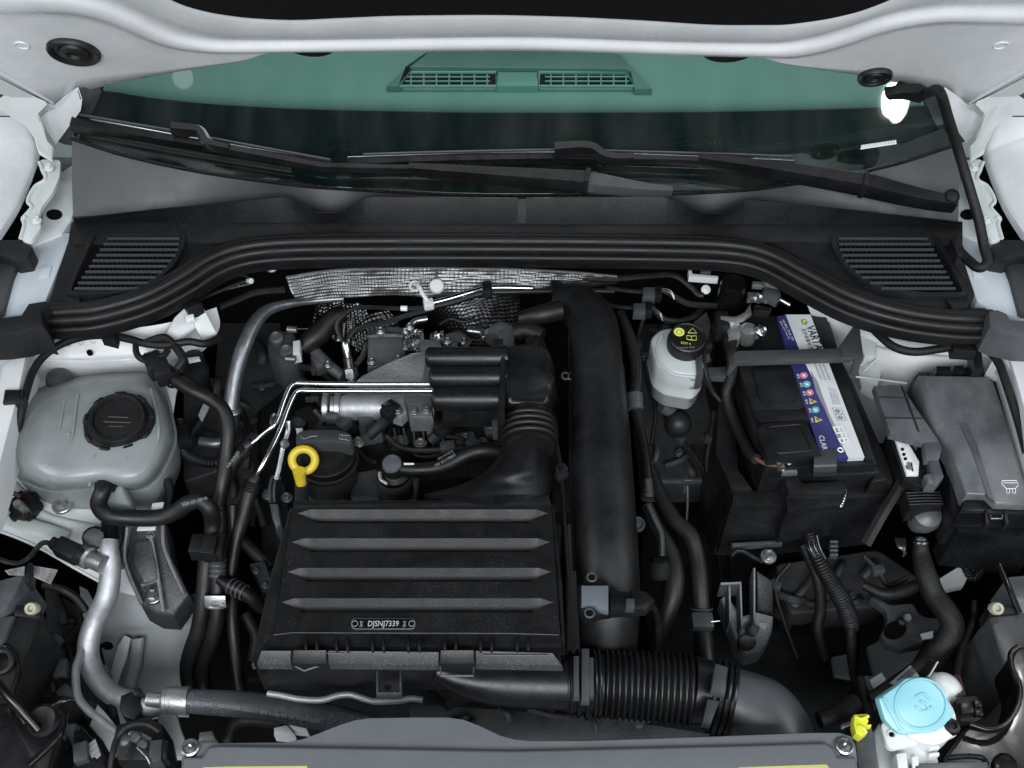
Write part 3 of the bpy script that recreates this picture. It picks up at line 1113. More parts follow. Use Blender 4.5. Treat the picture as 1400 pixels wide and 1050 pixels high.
frR = [(1276, 322), (1138, 320), (1141, 340), (1156, 364), (1182, 386), (1214, 398), (1262, 405), (1322, 404), (1304, 368)]
for side, frp in ((0, frL), (1, frR)):
    gr = None
    m = MB()
    m.prism(frp, 0.0795, 0.001, bevel=0)
    part('inlet_shade_plate', m, 'void_black', cowl)  # flat black plate paints the darkness of the open inlet
    m = MB()
    pts = [W(x, y, 0.084) for x, y in rounded(frp, 8, 2)]
    m.sweep(pts + pts[:1], [(-0.004, -0.006), (-0.004, 0.003), (0.004, 0.003), (0.004, -0.006)])
    part('inlet_frame', m, 'cowl_plastic', cowl)
    rows = []
    for k in range(10):
        y = 326 + k * 7.6
        if side == 0:
            x0 = 147 - (y - 326) * 0.66
            x1 = min(246, spline_y([(316, 246), (340, 244), (362, 230), (384, 208), (396, 186), (403, 160)], y))
        else:
            x0 = spline_y([(318, 1146), (340, 1148), (364, 1162), (386, 1188), (398, 1216), (406, 1262)], y)
            x1 = 1268 + (y - 326) * 0.56
        if x1 - x0 < 12:
            continue
        rows.append((x0, x1, y))
        m = MB()
        a, b = W(x0, y, 0.089), W(x1, y, 0.089)
        m.sweep([a, b], [(-0.0013, -0.0015), (-0.0013, 0.001), (0.0013, 0.001), (0.0013, -0.0015)])
        part('slat', m, 'slat_plastic', cowl)
    m = MB()
    for (x0, x1, y), (u0, u1, v) in zip(rows, rows[1:]):
        lo, hi = max(x0, u0) + 2, min(x1, u1) - 2
        n = int((hi - lo) / 6.3)
        for i in range(n + 1):
            x = lo + i * 6.3
            m.tube([(x, y + 1, 0.0875), (x - (1 if side == 0 else -1), v - 1, 0.0875)], 0.75, n=4, smooth=False)
    part('cross_fins', m, 'cowl_plastic', cowl, kind='stuff')
# clip feet below the inlets
for a in ([(88, 403), (110, 402), (108, 416), (92, 418)], [(1290, 404), (1326, 402), (1322, 420), (1304, 424)]):
    m = MB()
    m.prism(a, 0.084, 0.02)
    part('clip_foot', m, 'black_plastic', cowl)

# ------------------------------------------------------------------ seal
seal = thing('bonnet_seal', 'ribbed black rubber bonnet seal curving across the front of the cowl', 'seal', (700, 340, 0.07))
sp = [(57, 433, 0.088), (95, 432, 0.088), (135, 428, 0.09), (195, 411, 0.092), (245, 386, 0.094), (288, 359, 0.096), (330, 344, 0.096), (390, 337, 0.096), (500, 335, 0.096), (700, 335, 0.096), (900, 337, 0.096), (1000, 341, 0.096), (1052, 353, 0.096), (1104, 380, 0.094), (1165, 411, 0.092), (1230, 431, 0.09), (1300, 441, 0.088), (1362, 442, 0.088)]
P = [Vector(p) for p in cr([tuple(W(*p)) for p in sp], 6)]
prof = []
for c, h, wd in ((-0.0175, 0.006, 0.0075), (-0.0035, 0.012, 0.0072), (0.0100, 0.009, 0.0062), (0.0205, 0.002, 0.0045)):
    for k in range(7):
        a = math.pi * (1 - k / 6)
        prof.append((c + wd * math.cos(a), h - 0.008 + wd * math.sin(a)))
prof += [(0.024, -0.014), (-0.024, -0.014)]
prof = [(a * 0.92, b) for a, b in prof]
m = MB()
# lateral axis: tangent x up points to the front of the car
m.sweep(P, prof)
part('seal_profile', m, 'rubber', seal, sharp=50)
m = MB()
m.sweep([p + Vector((0, 0.006, -0.02)) for p in P], [(-0.03, -0.012), (-0.03, 0.010), (0.016, 0.010), (0.016, -0.012)])
part('carrier', m, 'black_plastic', seal)
m = MB()
m.prism([(38, 414), (62, 410), (66, 416), (57, 424), (58, 438), (64, 452), (46, 448), (26, 454), (0, 458), (-40, 460), (-40, 433), (0, 433), (28, 430)], 0.112, 0.045, bevel=0.004)
part('end_block', m, 'cowl_plastic', seal)
m = MB()
m.prism([(1352, 424), (1364, 422), (1378, 428), (1382, 436), (1440, 440), (1440, 462), (1400, 460), (1366, 452), (1354, 446), (1352, 440)], 0.112, 0.045, bevel=0.004)
part('end_block', m, 'duct_grey', seal)

# ------------------------------------------------------------------ wipers
def bar(pts, w0, w1, h, mat_, name, parent, lift):
    """flat bar along pixels on the glass: half widths in px"""
    P = [G(x, y, lift) for x, y in pts]
    P = [Vector(p) for p in cr([tuple(p) for p in P], 6)]
    n = len(P)
    k = [(w0 + (w1 - w0) * i / (n - 1)) * 0.00115 for i in range(n)]
    mb = MB()
    rg = []
    for i, p in enumerate(P):
        t = (P[min(i + 1, n - 1)] - P[max(i - 1, 0)]).normalized()
        s = t.cross(GN).normalized()
        a = k[i]
        rg.append([p + s * u * a + GN * v for u, v in ((-1, 0), (-1, h * 0.5), (-0.6, h), (0.5, h), (1, h * 0.45), (1, 0))])
    mb.rings(rg)
    return part(name, mb, mat_, parent)


wl = thing('wiper', 'long wiper whose blade end reaches the pillar above the coolant tank', 'wiper', G(800, 262), 'windscreen wipers')
bl = bar([(106, 176), (180, 188), (250, 200), (340, 215), (400, 224), (457, 233)], 9.5, 4.5, 0.012, 'gloss_black', 'blade', wl, 0.012)
bar([(118, 168), (180, 179), (245, 190), (340, 208), (456, 229)], 1.6, 1.2, 0.004, 'slat_plastic', 'spine', bl, 0.024)
bar([(120, 186), (250, 211), (400, 236)], 2.5, 2.0, 0.010, 'rubber', 'rubber_edge', bl, 0.004)
bar([(246, 189), (262, 191), (282, 194), (292, 208), (306, 214), (323, 217)], 7.5, 5, 0.016, 'lid_plastic', 'adapter', wl, 0.026)
bar([(288, 210), (323, 217), (380, 228), (440, 239), (470, 241), (564, 243)], 5.5, 4.5, 0.011, 'black_plastic', 'arm_rod', wl, 0.026)
bar([(563, 244), (640, 249), (720, 254), (797, 259)], 6, 13, 0.022, 'lid_plastic', 'arm', wl, 0.022)
bar([(797, 257), (803, 258)], 15, 15, 0.026, 'black_plastic', 'knuckle', wl, 0.020)
bar([(803, 258), (840, 263), (880, 268), (915, 271)], 13, 5, 0.016, 'wiper_plastic', 'arm_foot', wl, 0.018)
wr = thing('wiper', 'wiper with its pivot beside the battery and its blade low across the glass centre', 'wiper', G(1285, 285), 'windscreen wipers')
bl = bar([(478, 229), (560, 226), (660, 223), (760, 222), (860, 224), (970, 228), (1081, 233)], 8, 7, 0.012, 'gloss_black', 'blade', wr, 0.010)
bar([(500, 221), (600, 218), (756, 215), (860, 217), (1000, 221), (1076, 224)], 1.4, 1.4, 0.004, 'slat_plastic', 'spine', bl, 0.022)
bar([(757, 217), (790, 215), (808, 217), (822, 226), (838, 230), (862, 230)], 8, 6, 0.018, 'lid_plastic', 'adapter', wr, 0.024)
bar([(850, 229), (900, 229), (952, 231)], 5, 5, 0.010, 'black_plastic', 'arm_rod', wr, 0.024)
bar([(950, 231), (1020, 240), (1100, 252), (1170, 263)], 6, 13, 0.022, 'lid_plastic', 'arm', wr, 0.022)
bar([(1167, 262), (1173, 263)], 15, 15, 0.026, 'black_plastic', 'knuckle', wr, 0.020)
bar([(1173, 263), (1220, 275), (1260, 284), (1293, 290)], 14, 9, 0.020, 'satin_plastic', 'arm_foot', wr, 0.022)
m = MB()
m.lathe(G(1285, 284, 0.042), GN, [(0, -0.01), (0.0105, -0.01), (0.0105, 0.0), (0.0085, 0.003), (0.0075, 0.001), (0, 0.0015)], 24)
part('pivot_cap', m, 'black_plastic', wr)
# ------------------------------------------------------------------ coolant tank
tank = thing('coolant_tank', 'translucent grey coolant expansion tank with large black screw cap', 'coolant tank', (135, 600, -0.10))


def ring_px(poly, z, k=None):
    return [W(p[0], p[1], z(p[0], p[1]) if callable(z) else z) for p in poly]


def resample(poly, n):
    """n evenly spaced points round a closed pixel polygon"""
    L = [math.dist(poly[i], poly[(i + 1) % len(poly)]) for i in range(len(poly))]
    tot = sum(L)
    out = []
    for k in range(n):
        s = tot * k / n
        i = 0
        while s > L[i]:
            s -= L[i]
            i += 1
        a, b = poly[i], poly[(i + 1) % len(poly)]
        t = s / max(L[i], 1e-9)
        out.append((a[0] + (b[0] - a[0]) * t, a[1] + (b[1] - a[1]) * t))
    return out


def shrink(poly, k, c=None):
    c = c or (sum(p[0] for p in poly) / len(poly), sum(p[1] for p in poly) / len(poly))
    return [(c[0] + (p[0] - c[0]) * k, c[1] + (p[1] - c[1]) * k) for p in poly]


out = cr([(52, 533), (110, 515), (168, 510), (205, 512), (222, 530), (232, 570), (236, 600), (224, 634), (204, 660), (176, 668), (140, 662), (108, 666), (62, 666), (24, 646), (4, 606), (18, 562)], 4, True)
out = resample(out, 64)
c0 = (130, 590)
m = MB()
rg = []
for k, z in ((0.30, 0.031), (0.60, 0.030), (0.78, 0.027), (0.88, 0.020), (0.95, 0.007), (0.99, -0.012), (1.01, -0.030), (1.02, -0.048)):
    rg.append([W(*p, z) for p in shrink(out, k, c0)])
last = rg[-1]
m.rings(rg)
part('tank_shell', m, 'tank_plastic', tank, sharp=60)
# welded seam and lower half
m = MB()
seam = [p + Vector((0, 0, -0.002)) for p in last]
cen = sum(seam, Vector()) / len(seam)
fl = [cen + (p - cen) * 1.025 for p in seam]
m.rings([seam, fl, [p + Vector((0, 0, -0.004)) for p in fl], [p + Vector((0, 0, -0.004)) for p in seam]])
part('weld_seam', m, 'tank_plastic', tank)
m = MB()
rg = []
for k, dz_ in ((1.0, -0.005), (0.995, -0.03), (0.96, -0.055), (0.85, -0.075), (0.6, -0.085)):
    rg.append([cen + (p - cen) * k + Vector((0, 0, dz_)) for p in seam])
m.rings(rg)
part('tank_base', m, 'tank_plastic', tank, sharp=60)
# outlet recess with stub, ribs, stiffening steps
m = MB()
m.prism([(126, 650), (166, 650), (170, 672), (122, 672)], -0.004, 0.06, bevel=0.006, r=8)
part('outlet_boss', m, 'tank_plastic', tank)
m = MB()
m.lathe((83, 526, -0.02), (0, 0.0, 1), [(0.016, -0.03), (0.016, 0.012), (0.0135, 0.018), (0.006, 0.021), (0, 0.021)], 24)
part('filler_knob', m, 'cover_grey', tank)
for pts, r in ((((24, 606, 0.0), (60, 600, 0.022), (96, 592, 0.0312)), 1.8), (((88, 548, 0.0285), (80, 590, 0.0295), (66, 644, 0.012)), 2.4), (((106, 540, 0.0295), (100, 590, 0.0312), (92, 640, 0.022), (90, 662, 0.004)), 2.2), (((130, 622, 0.030), (126, 645, 0.022), (122, 664, 0.004)), 2.2), (((172, 626, 0.030), (182, 646, 0.018), (188, 662, 0.0)), 2.0), (((206, 532, 0.022), (214, 565, 0.026), (216, 600, 0.024), (200, 640, 0.016)), 2.6), (((40, 634, 0.004), (74, 652, 0.010), (108, 654, 0.010)), 1.6)):
    m = MB()
    m.tube(pts, r, n=8)
    part('mould_line', m, 'tank_plastic', tank)
# screw cap: wide lower ring with three wings, domed centre
cc = W(163, 578, 0.032)
s = S(163, 578, 0.032)
ax = Vector((0.08, -0.16, 1)).normalized()
m = MB()
R = 47 * s
m.lathe(cc, ax, [(R * 0.9, -0.016), (R, -0.01), (R, 0.0), (R * 0.96, 0.004), (R * 0.84, 0.005), (R * 0.80, 0.011), (R * 0.76, 0.013), (R * 0.68, 0.0125), (R * 0.64, 0.009), (R * 0.4, 0.0085), (0, 0.0085)], 48)
cap = part('cap', m, 'cap_black', tank, sharp=45)
u = Vector((1, 0, 0))
u = (u - ax * u.dot(ax)).normalized()
b_ = ax.cross(u)
for k in range(9):
    a = 2 * math.pi * k / 9 + 0.3
    d = u * math.cos(a) + b_ * math.sin(a)
    t = ax.cross(d)
    m = MB()
    rot = Matrix((d, t, ax)).transposed()
    m.box(cc + d * R * 0.93 + ax * 0.0015, (R * 0.16, R * 0.36, 0.009), rot, 0.003)
    part('grip_lug', m, 'cap_black', cap)
m = MB()
for dx, ln in ((-3, 12), (4, 16), (10, 8)):
    m.tube([cc + u * (-0.001 * ln) + b_ * (-0.001 * dx) + ax * 0.0088, cc + u * (0.001 * ln) + b_ * (-0.001 * dx) + ax * 0.0088], 0.0006, mm=True, n=4, smooth=False)
part('warning_print', m, 'ink_red', cap, kind='stuff')

# hose from the tank outlet
ch = thing('coolant_hose', 'black rubber hose from the coolant tank outlet bending into a loop', 'hose', (200, 707, -0.08), 'rubber hoses beside the coolant tank')
m = MB()
m.tube([(147, 654, 0.0), (140, 672, 0.005), (135, 690, -0.008), (147, 704, -0.022), (175, 708, -0.03), (215, 708, -0.035), (240, 700, -0.03), (258, 688, -0.02), (274, 685, -0.02), (287, 697, -0.03), (291, 715, -0.05), (290, 745, -0.07)], 11.5, n=16)
part('hose', m, 'rubber', ch)
m = MB()
m.lathe((148, 652, 0.003), Vector((0.2, 0.75, 0.62)), [(0.0125, -0.016), (0.0132, -0.016), (0.0132, 0.0), (0.0125, 0.0)], 24)
for k in range(4):
    m.torus(W(148, 652, 0.003) + Vector((0.2, 0.75, 0.62)).normalized() * (-0.013 + k * 0.004), Vector((0.2, 0.75, 0.62)), 0.0128, 0.0013, 24, 6)
part('hose_clamp', m, 'dark_cast', ch)
p0, p1 = W(250, 692, 0.0), W(284, 683, -0.0)
text('5Q0 121 109 01', p0, p1, ch, 'ink_grey', (0, -0.5, 0.8), 1.2, 0.002)

# vent hose from the top of the tank
vh = thing('vent_hose', 'black vent hose running from the tank top past the aluminium pipe', 'hose', (300, 600, -0.08), 'rubber hoses beside the coolant tank')
m = MB()
m.tube([(206, 508, 0.03), (225, 505, 0.035), (242, 520, 0.03), (262, 533, 0.03), (290, 547, 0.02), (306, 562, 0.012), (312, 585, 0.0), (310, 620, -0.02), (304, 660, -0.04), (298, 690, -0.06)], 10, n=14)
part('hose', m, 'rubber', vh)
for (x, y, a) in ((212, 500, 0.5), (222, 508, 0.5)):
    m = MB()
    m.box((x, y, 0.04), (0.022, 0.030, 0.026), Matrix.Rotation(a, 3, 'Z'), 0.003)
    part('quick_connector', m, 'black_plastic', vh)
m = MB()
m.torus((240, 519, 0.031), (0.6, -0.7, 0), 0.0115, 0.002, 24, 8)
part('hose_clamp', m, 'satin_plastic', vh)

# taped wiring loom over the inner wing
lo = thing('wiring_loom', 'taped black wiring loom arching over the white wing above the coolant tank', 'wiring loom', (100, 470, 0.02), 'taped looms on the inner wings')
m = MB()
m.tube([(300, 462, 0.03), (280, 470, 0.045), (258, 467, 0.05), (228, 472, 0.05), (200, 470, 0.05), (178, 464, 0.048), (150, 459, 0.048), (118, 460, 0.048), (85, 470, 0.045), (60, 487, 0.045), (45, 508, 0.045), (36, 535, 0.045), (30, 560, 0.04), (22, 595, 0.02), (12, 625, 0.005), (4, 650, -0.02)], 5.5, n=10)
part('loom_run', m, 'tape_loom', lo)
m = MB()
m.tube([(186, 466, 0.048), (186, 480, 0.046), (192, 490, 0.045), (206, 494, 0.045), (222, 488, 0.05), (230, 478, 0.05)], 4.5, n=8)
part('loom_loop', m, 'tape_loom', lo)
m = MB()
m.tube([(198, 470, 0.05), (222, 462, 0.052), (236, 470, 0.05), (250, 490, 0.05), (242, 505, 0.045)], 6, n=8)
part('loom_branch', m, 'tape_loom', lo)
m = MB()
m.prism([(6, 532), (30, 532), (30, 548), (3, 550)], 0.056, 0.012, bevel=0.002)
part('loom_clip', m, 'black_plastic', lo)
m = MB()
m.prism([(26, 540), (34, 541), (33, 549), (25, 549)], 0.058, 0.012, bevel=0.002)
part('loom_clip', m, 'black_plastic', lo)
m = MB()
m.prism([(140, 453), (160, 458), (158, 467), (138, 462)], 0.058, 0.014, bevel=0.003)
part('tape_wrap', m, 'tape_loom', lo)

# white bracket of the bulkhead with black fixing
wb = thing('white_bracket', 'folded white metal bracket standing between seal and coolant tank', 'bracket', (270, 450, 0.0))
m = MB()
m.prism([(255, 418, 0.06), (262, 430, 0.055), (266, 446, 0.04), (240, 466, 0.04), (216, 486, 0.04), (204, 482, 0.04), (198, 472, 0.04), (226, 458, 0.045), (238, 434, 0.055)], 0, 0.004)
part('arm', m, 'white_paint', wb)
m = MB()
m.prism([(262, 430, 0.055), (276, 416, 0.06), (296, 455, 0.03), (276, 467, 0.025), (266, 446, 0.04)], 0, 0.004)
part('wing', m, 'primer_white', wb)
m = MB()
m.prism([(252, 431, 0.062), (264, 428, 0.062), (266, 436, 0.058), (254, 440, 0.06)], 0, 0.006, bevel=0.002)
part('fixing_clip', m, 'white_plastic', wb)
m = MB()
m.prism([(196, 482), (216, 476), (222, 490), (204, 496)], 0.042, 0.003)
part('foot', m, 'rail_paint', wb)
m = MB()
m.prism([(247, 412), (268, 404), (276, 414), (256, 422)], 0.07, 0.03, bevel=0.003)
part('rubber_buffer', m, 'black_plastic', wb)

# black sensor beside the tank and convoluted tube below it
se = thing('pressure_sensor', 'black screw sensor standing in the gap behind the coolant tank', 'sensor', (265, 520, -0.12))
m = MB()
m.lathe((265, 498, -0.02), (0, 0, 1), [(0.014, -0.06), (0.014, -0.02), (0.018, -0.018), (0.018, -0.004), (0.016, 0.0), (0.016, 0.012), (0.010, 0.014), (0, 0.014)], 18)
part('sensor_body', m, 'black_plastic', se)
m = MB()
m.prism([(256, 489), (272, 487), (274, 492), (258, 495)], 0.0, 0.003, bevel=0.0005)
part('paper_tag', m, 'label_white', se)
m = MB()
m.prism([(271, 568), (283, 540), (287, 555), (276, 577)], -0.05, 0.001, bevel=0)
part('paper_tag', m, 'paper', se)
cv = thing('convoluted_tube', 'black convoluted tube curling under the tank beside the aluminium pipe end', 'conduit', (265, 625, -0.13))
m = MB()
m.tube([(246, 575, -0.09), (246, 605, -0.09), (256, 622, -0.09), (278, 631, -0.09), (296, 632, -0.09), (306, 622, -0.09)], 8, n=12, corr=0.0022, pitch=0.0042)
part('tube', m, 'black_plastic', cv)
m = MB()
m.box((247, 598, -0.075), (0.026, 0.03, 0.02), Matrix.Rotation(0.2, 3, 'Z'), 0.003)
part('clip', m, 'black_plastic', cv)

# aluminium coolant pipe and its elbow
ap = thing('aluminium_pipe', 'thick dull aluminium pipe bending down from the heat shield', 'pipe', (330, 480, -0.12))
m = MB()
m.tube([(470, 408, -0.03, 4.5), (430, 411, -0.03, 5), (396, 415, -0.02, 6), (366, 424, -0.01, 8), (347, 444, -0.01, 10), (333, 475, -0.02, 10.5), (322, 512, -0.04, 10.5), (317, 545, -0.06, 10.5), (316, 560, -0.07, 10.5)], 9, n=18)
part('pipe', m, 'dull_aluminium', ap)
m = MB()
m.torus((316, 558, -0.068), (0.05, 0.35, 1), 0.011, 0.0022, 24, 8)
m.tube([(316, 558, -0.07, 9), (318, 575, -0.09, 8), (312, 598, -0.11, 8), (296, 606, -0.11, 8), (274, 604, -0.11, 8)], 9, n=14)
part('elbow', m, 'dull_aluminium', ap)
m = MB()
m.torus((317, 561, -0.072), (0.05, 0.35, 1), 0.0118, 0.0026, 24, 8)
part('clamp', m, 'steel', ap)

# ------------------------------------------------------------------ engine mount with hoses in front of it
em = thing('engine_mount', 'grey cast engine mount bracket on the chassis leg below the coolant tank', 'engine mount', (210, 800, -0.20))
m = MB()
zf = lambda x, y: -0.075 - (y - 700) / 140 * 0.055
m.prism([(178, 719), (226, 713), (234, 758), (258, 811), (237, 841), (213, 839), (193, 828), (169, 768)], zf, 0.04, bevel=0.005)
part('mount_body', m, 'mount_cast', em)
m = MB()
m.prism([(184, 740), (206, 736), (214, 770), (216, 792), (194, 800), (180, 770)], lambda x, y: zf(x, y) + 0.012, 0.03, bevel=0.004, r=5)
part('mount_pad', m, 'mount_cast', em)
for pts in (((174, 722), (171, 768), (194, 826)), ((206, 732), (214, 775), (224, 836)), ((222, 716), (226, 752), (252, 812)), ((194, 800), (206, 796), (216, 793))):
    m = MB()
    m.tube([(x, y, zf(x, y) + 0.008) for x, y in pts], 3, n=8)
    part('rib', m, 'cast_metal', em)
bolt(209, 814, zf(209, 814) + 0.004, 8, em, 'steel', flange=1.6)
m = MB()
m.torus((206, 731, -0.06), (0, 0, 1), 0.0045, 0.0016, 18, 8)
part('threaded_eye', m, 'cast_metal', em)
m = MB()
m.lathe((157, 756, -0.10), (0, 0, 1), [(0.004, 0.012), (0.010, 0.012), (0.010, -0.03), (0.004, -0.03)], 18)
part('threaded_eye', m, 'cast_metal', em)
m = MB()
m.prism([(190, 716), (214, 715), (212, 724), (187, 725)], -0.05, 0.002, bevel=0.0004)
part('code_label', m, 'label_white', em)
m = MB()
m.prism([(208, 688), (224, 686), (222, 699), (206, 700)], -0.035, 0.002, bevel=0.0004)
part('code_label', m, 'label_white', em)
m = MB()
m.tube([(228, 656, -0.07), (232, 672, -0.075), (228, 690, -0.08), (226, 714, -0.085)], 6, n=10)
part('stud', m, 'dark_cast', em)
m = MB()
m.tube([(152, 700, -0.07), (150, 722, -0.08), (146, 742, -0.075)], 12, n=14)
m.tube([(166, 712, -0.08), (164, 735, -0.085), (158, 752, -0.09)], 6, n=10)
part('stud', m, 'dark_cast', em)

# vertical hoses
hoses = [
    ('black coolant hose dropping straight from the loop behind the twin clip', [(284, 735, -0.06), (282, 775, -0.085), (278, 820, -0.11), (272, 860, -0.14), (262, 890, -0.17), (257, 915, -0.20), (262, 950, -0.23)], 11.5, 'rubber'),
    ('black heater hose with crimped steel clamp below a corrugated joint', [(298, 700, -0.05), (299, 745, -0.07), (298, 790, -0.09), (297, 840, -0.12), (290, 875, -0.15), (280, 900, -0.18), (277, 930, -0.21), (284, 965, -0.23)], 10.5, 'rubber'),
    ('thin black hose running down beside the engine air box', [(318, 690, -0.06), (319, 740, -0.09), (318, 800, -0.12), (318, 850, -0.14), (322, 890, -0.16), (330, 950, -0.18)], 8, 'rubber'),
]
HT = []
for lab, pts, r, mt in hoses:
    t = thing('rubber_hose', lab, 'hose', pts[-1], 'rubber hoses beside the coolant tank')
    m = MB()
    m.tube(pts, r, n=14)
    part('hose', m, mt, t)
    HT.append(t)
m = MB()
m.box((272, 748, -0.058), (0.018, 0.026, 0.022), None, 0.002)
part('twin_clip', m, 'lid_plastic', HT[0])
m = MB()
m.box((288, 750, -0.052), (0.018, 0.026, 0.024), None, 0.002)
part('twin_clip', m, 'lid_plastic', HT[0])
m = MB()
m.box((301, 749, -0.056), (0.012, 0.03, 0.02), None, 0.002)
part('twin_clip', m, 'black_plastic', HT[0])
m = MB()
m.tube([(298, 762, -0.075), (298, 790, -0.09)], 12, n=14, corr=0.0016, pitch=0.005)
part('joint_sleeve', m, 'cover_grey', HT[1])
m = MB()
a = W(297, 828, -0.105)
m.box(a + Vector((0, 0, 0.011)), (0.026, 0.015, 0.003), Matrix.Rotation(0.9, 3, 'X'), 0.001)
m.torus(a, Vector((0, 0.75, 0.66)), 0.0115, 0.0022, 24, 8)
part('spring_clamp', m, 'zinc', HT[1])
m = MB()
m.tube([(300, 792, -0.085, 7), (312, 800, -0.085, 9), (330, 808, -0.09, 10), (345, 818, -0.10, 10), (358, 830, -0.12, 10)], 9, n=14)
part('branch', m, 'rubber', HT[1])
m = MB()
for k in range(4):
    m.torus(W(316 + k * 6, 801 + k * 3, -0.086), Vector((0.9, -0.45, -0.05)), 0.0095, 0.0014, 20, 6)
part('branch_collar', m, 'cover_grey', HT[1])

# ------------------------------------------------------------------ air-conditioning lines
ac = thing('air_conditioning_pipe', 'thick bare aluminium air conditioning pipe curving over the chassis leg', 'pipe', (130, 880, -0.24))
m = MB()
m.tube([(150, 738, -0.055, 11), (149, 752, -0.06, 13), (151, 782, -0.075, 14), (146, 815, -0.09, 14.5), (132, 845, -0.11, 14.5), (122, 875, -0.125, 14.5), (122, 902, -0.135, 14.5), (134, 930, -0.14, 14.5), (155, 950, -0.135, 14), (178, 958, -0.12, 13.5), (200, 962, -0.11, 13), (214, 968, -0.11, 13)], 13, n=20)
part('pipe', m, 'aluminium', ac)
m = MB()
m.lathe((119, 762, -0.06), Vector((0.9, -0.45, 0.1)), [(0.010, -0.010), (0.014, -0.010), (0.014, 0.004), (0.011, 0.006), (0.011, 0.028)], 18)
part('service_port', m, 'zinc', ac)
m = MB()
m.box((94, 753, -0.045), (0.034, 0.022, 0.022), Matrix.Rotation(-0.45, 3, 'Z'), 0.004)
part('pressure_switch', m, 'black_plastic', ac)
m = MB()
m.box((77, 745, -0.045), (0.016, 0.014, 0.014), Matrix.Rotation(-0.45, 3, 'Z'), 0.003)
part('switch_plug', m, 'black_plastic', ac)
m = MB()
m.tube([(74, 744, -0.045), (60, 742, -0.045), (50, 750, -0.05), (40, 762, -0.06), (26, 770, -0.06), (8, 768, -0.055), (-10, 760, -0.05)], 3.6, n=8)
part('switch_cable', m, 'tape_loom', ac)
m = MB()
m.lathe((130, 735, -0.062), Vector((0.25, -0.55, 0.8)), [(0.0135, -0.012), (0.0145, -0.010), (0.0145, 0.008), (0.012, 0.012), (0.005, 0.013), (0, 0.013)], 12)
part('valve_cap', m, 'cap_black', ac, sharp=20)
m = MB()
m.prism([(164, 950), (178, 944), (190, 948), (194, 968), (184, 986), (168, 980), (162, 966)], -0.09, 0.05, bevel=0.004)
m.prism([(176, 940), (190, 938), (196, 948), (184, 952)], -0.085, 0.03, bevel=0.003)
part('pipe_bracket', m, 'black_plastic', ac)
m = MB()
m.tube([(196, 966, -0.105, 14), (212, 966, -0.10, 14), (222, 956, -0.09, 10)], 12, n=16)
m.torus((185, 966, -0.112), (1, -0.15, 0.1), 0.0135, 0.003, 24, 8)
part('elbow_block', m, 'aluminium', ac)

hz_ = thing('air_conditioning_hose', 'dusty thick rubber hose with silver ferrule and printed white line at the front', 'hose', (350, 970, -0.14))
m = MB()
m.tube([(202, 956, -0.085, 10), (226, 958, -0.085, 11)], 10, n=18)
m.tube([(222, 957, -0.085, 13), (226, 957, -0.085, 18), (234, 957, -0.085, 18.6), (242, 957, -0.085, 19), (250, 958, -0.085, 19), (257, 958, -0.086, 20), (260, 958, -0.086, 17)], 17, n=24, smooth=False)
for x in (230, 238, 246, 257):
    m.torus((x, 957.5, -0.0855), (1, -0.04, 0), 0.0151, 0.0009, 28, 8)
part('ferrule', m, 'zinc', hz_)
m = MB()
m.tube([(252, 958, -0.086, 16), (300, 961, -0.086, 17.5), (350, 965, -0.088, 18), (400, 972, -0.09, 18.5), (450, 982, -0.095, 19), (500, 996, -0.105, 19), (560, 1020, -0.13, 19)], 18, n=20)
part('hose', m, 'dusty_hose', hz_)
for a, b, s_ in (((250, 959), (290, 962), 'R134a SAE J2064'), ((300, 963), (440, 985), 'GOODYEAR GALAXY 4890 R134a RM 10P VDA-R1234YF')):
    k = -0.062
    text(s_, W(*a, k), W(*b, k), hz_, 'ink_grey', (0.0, -0.78, 0.62), 1.35, 0.006)

tp = thing('thin_pipe', 'thin bare aluminium pipe beside the thick air conditioning pipe', 'pipe', (120, 960, -0.17))
m = MB()
m.tube([(122, 850, -0.13), (110, 895, -0.12), (104, 915, -0.115), (106, 950, -0.11), (120, 970, -0.105), (145, 990, -0.095), (165, 1002, -0.085), (190, 1006, -0.075), (205, 1014, -0.075)], 5.5, n=12)
part('pipe', m, 'aluminium', tp)

# plastic nut with stud, washer bolt and brown wire on the inner wing
pn = thing('earth_point', 'black plastic nut on a threaded stud with brown wire on the white wing', 'fastener', (34, 693, -0.09))
m = MB()
m.lathe((34, 692, -0.075), (0.1, -0.1, 1), [(0.019, -0.008), (0.019, 0.004), (0.014, 0.010), (0.008, 0.011), (0, 0.011)], 9)
part('nut', m, 'cap_black', pn, sharp=20)
for k in range(6):
    a = k * math.pi / 3
    m = MB()
    m.box(W(34, 692, -0.075) + Vector((math.cos(a) * 0.018, math.sin(a) * 0.018, 0.0)), (0.009, 0.008, 0.012), Matrix.Rotation(a, 3, 'Z'), 0.002)
    part('nut_lug', m, 'cap_black', pn)
m = MB()
m.lathe((31, 694, -0.06), (0.0, -0.25, 1), [(0.0055, -0.01), (0.0055, 0.008), (0.0062, 0.012), (0.0045, 0.018), (0, 0.018)], 14)
part('stud', m, 'zinc', pn)
m = MB()
m.tube([(-20, 684, -0.06), (0, 678, -0.055), (16, 674, -0.055), (28, 680, -0.06)], 3.5, n=8)
part('wire', m, 'copper', pn)
wbolt = thing('flange_bolt', 'washer bolt on the white wing just below the coolant tank', 'bolt', (85, 690, -0.085))
bolt(85, 690, -0.078, 8, wbolt, 'zinc', 'bolt_head', flange=1.7)

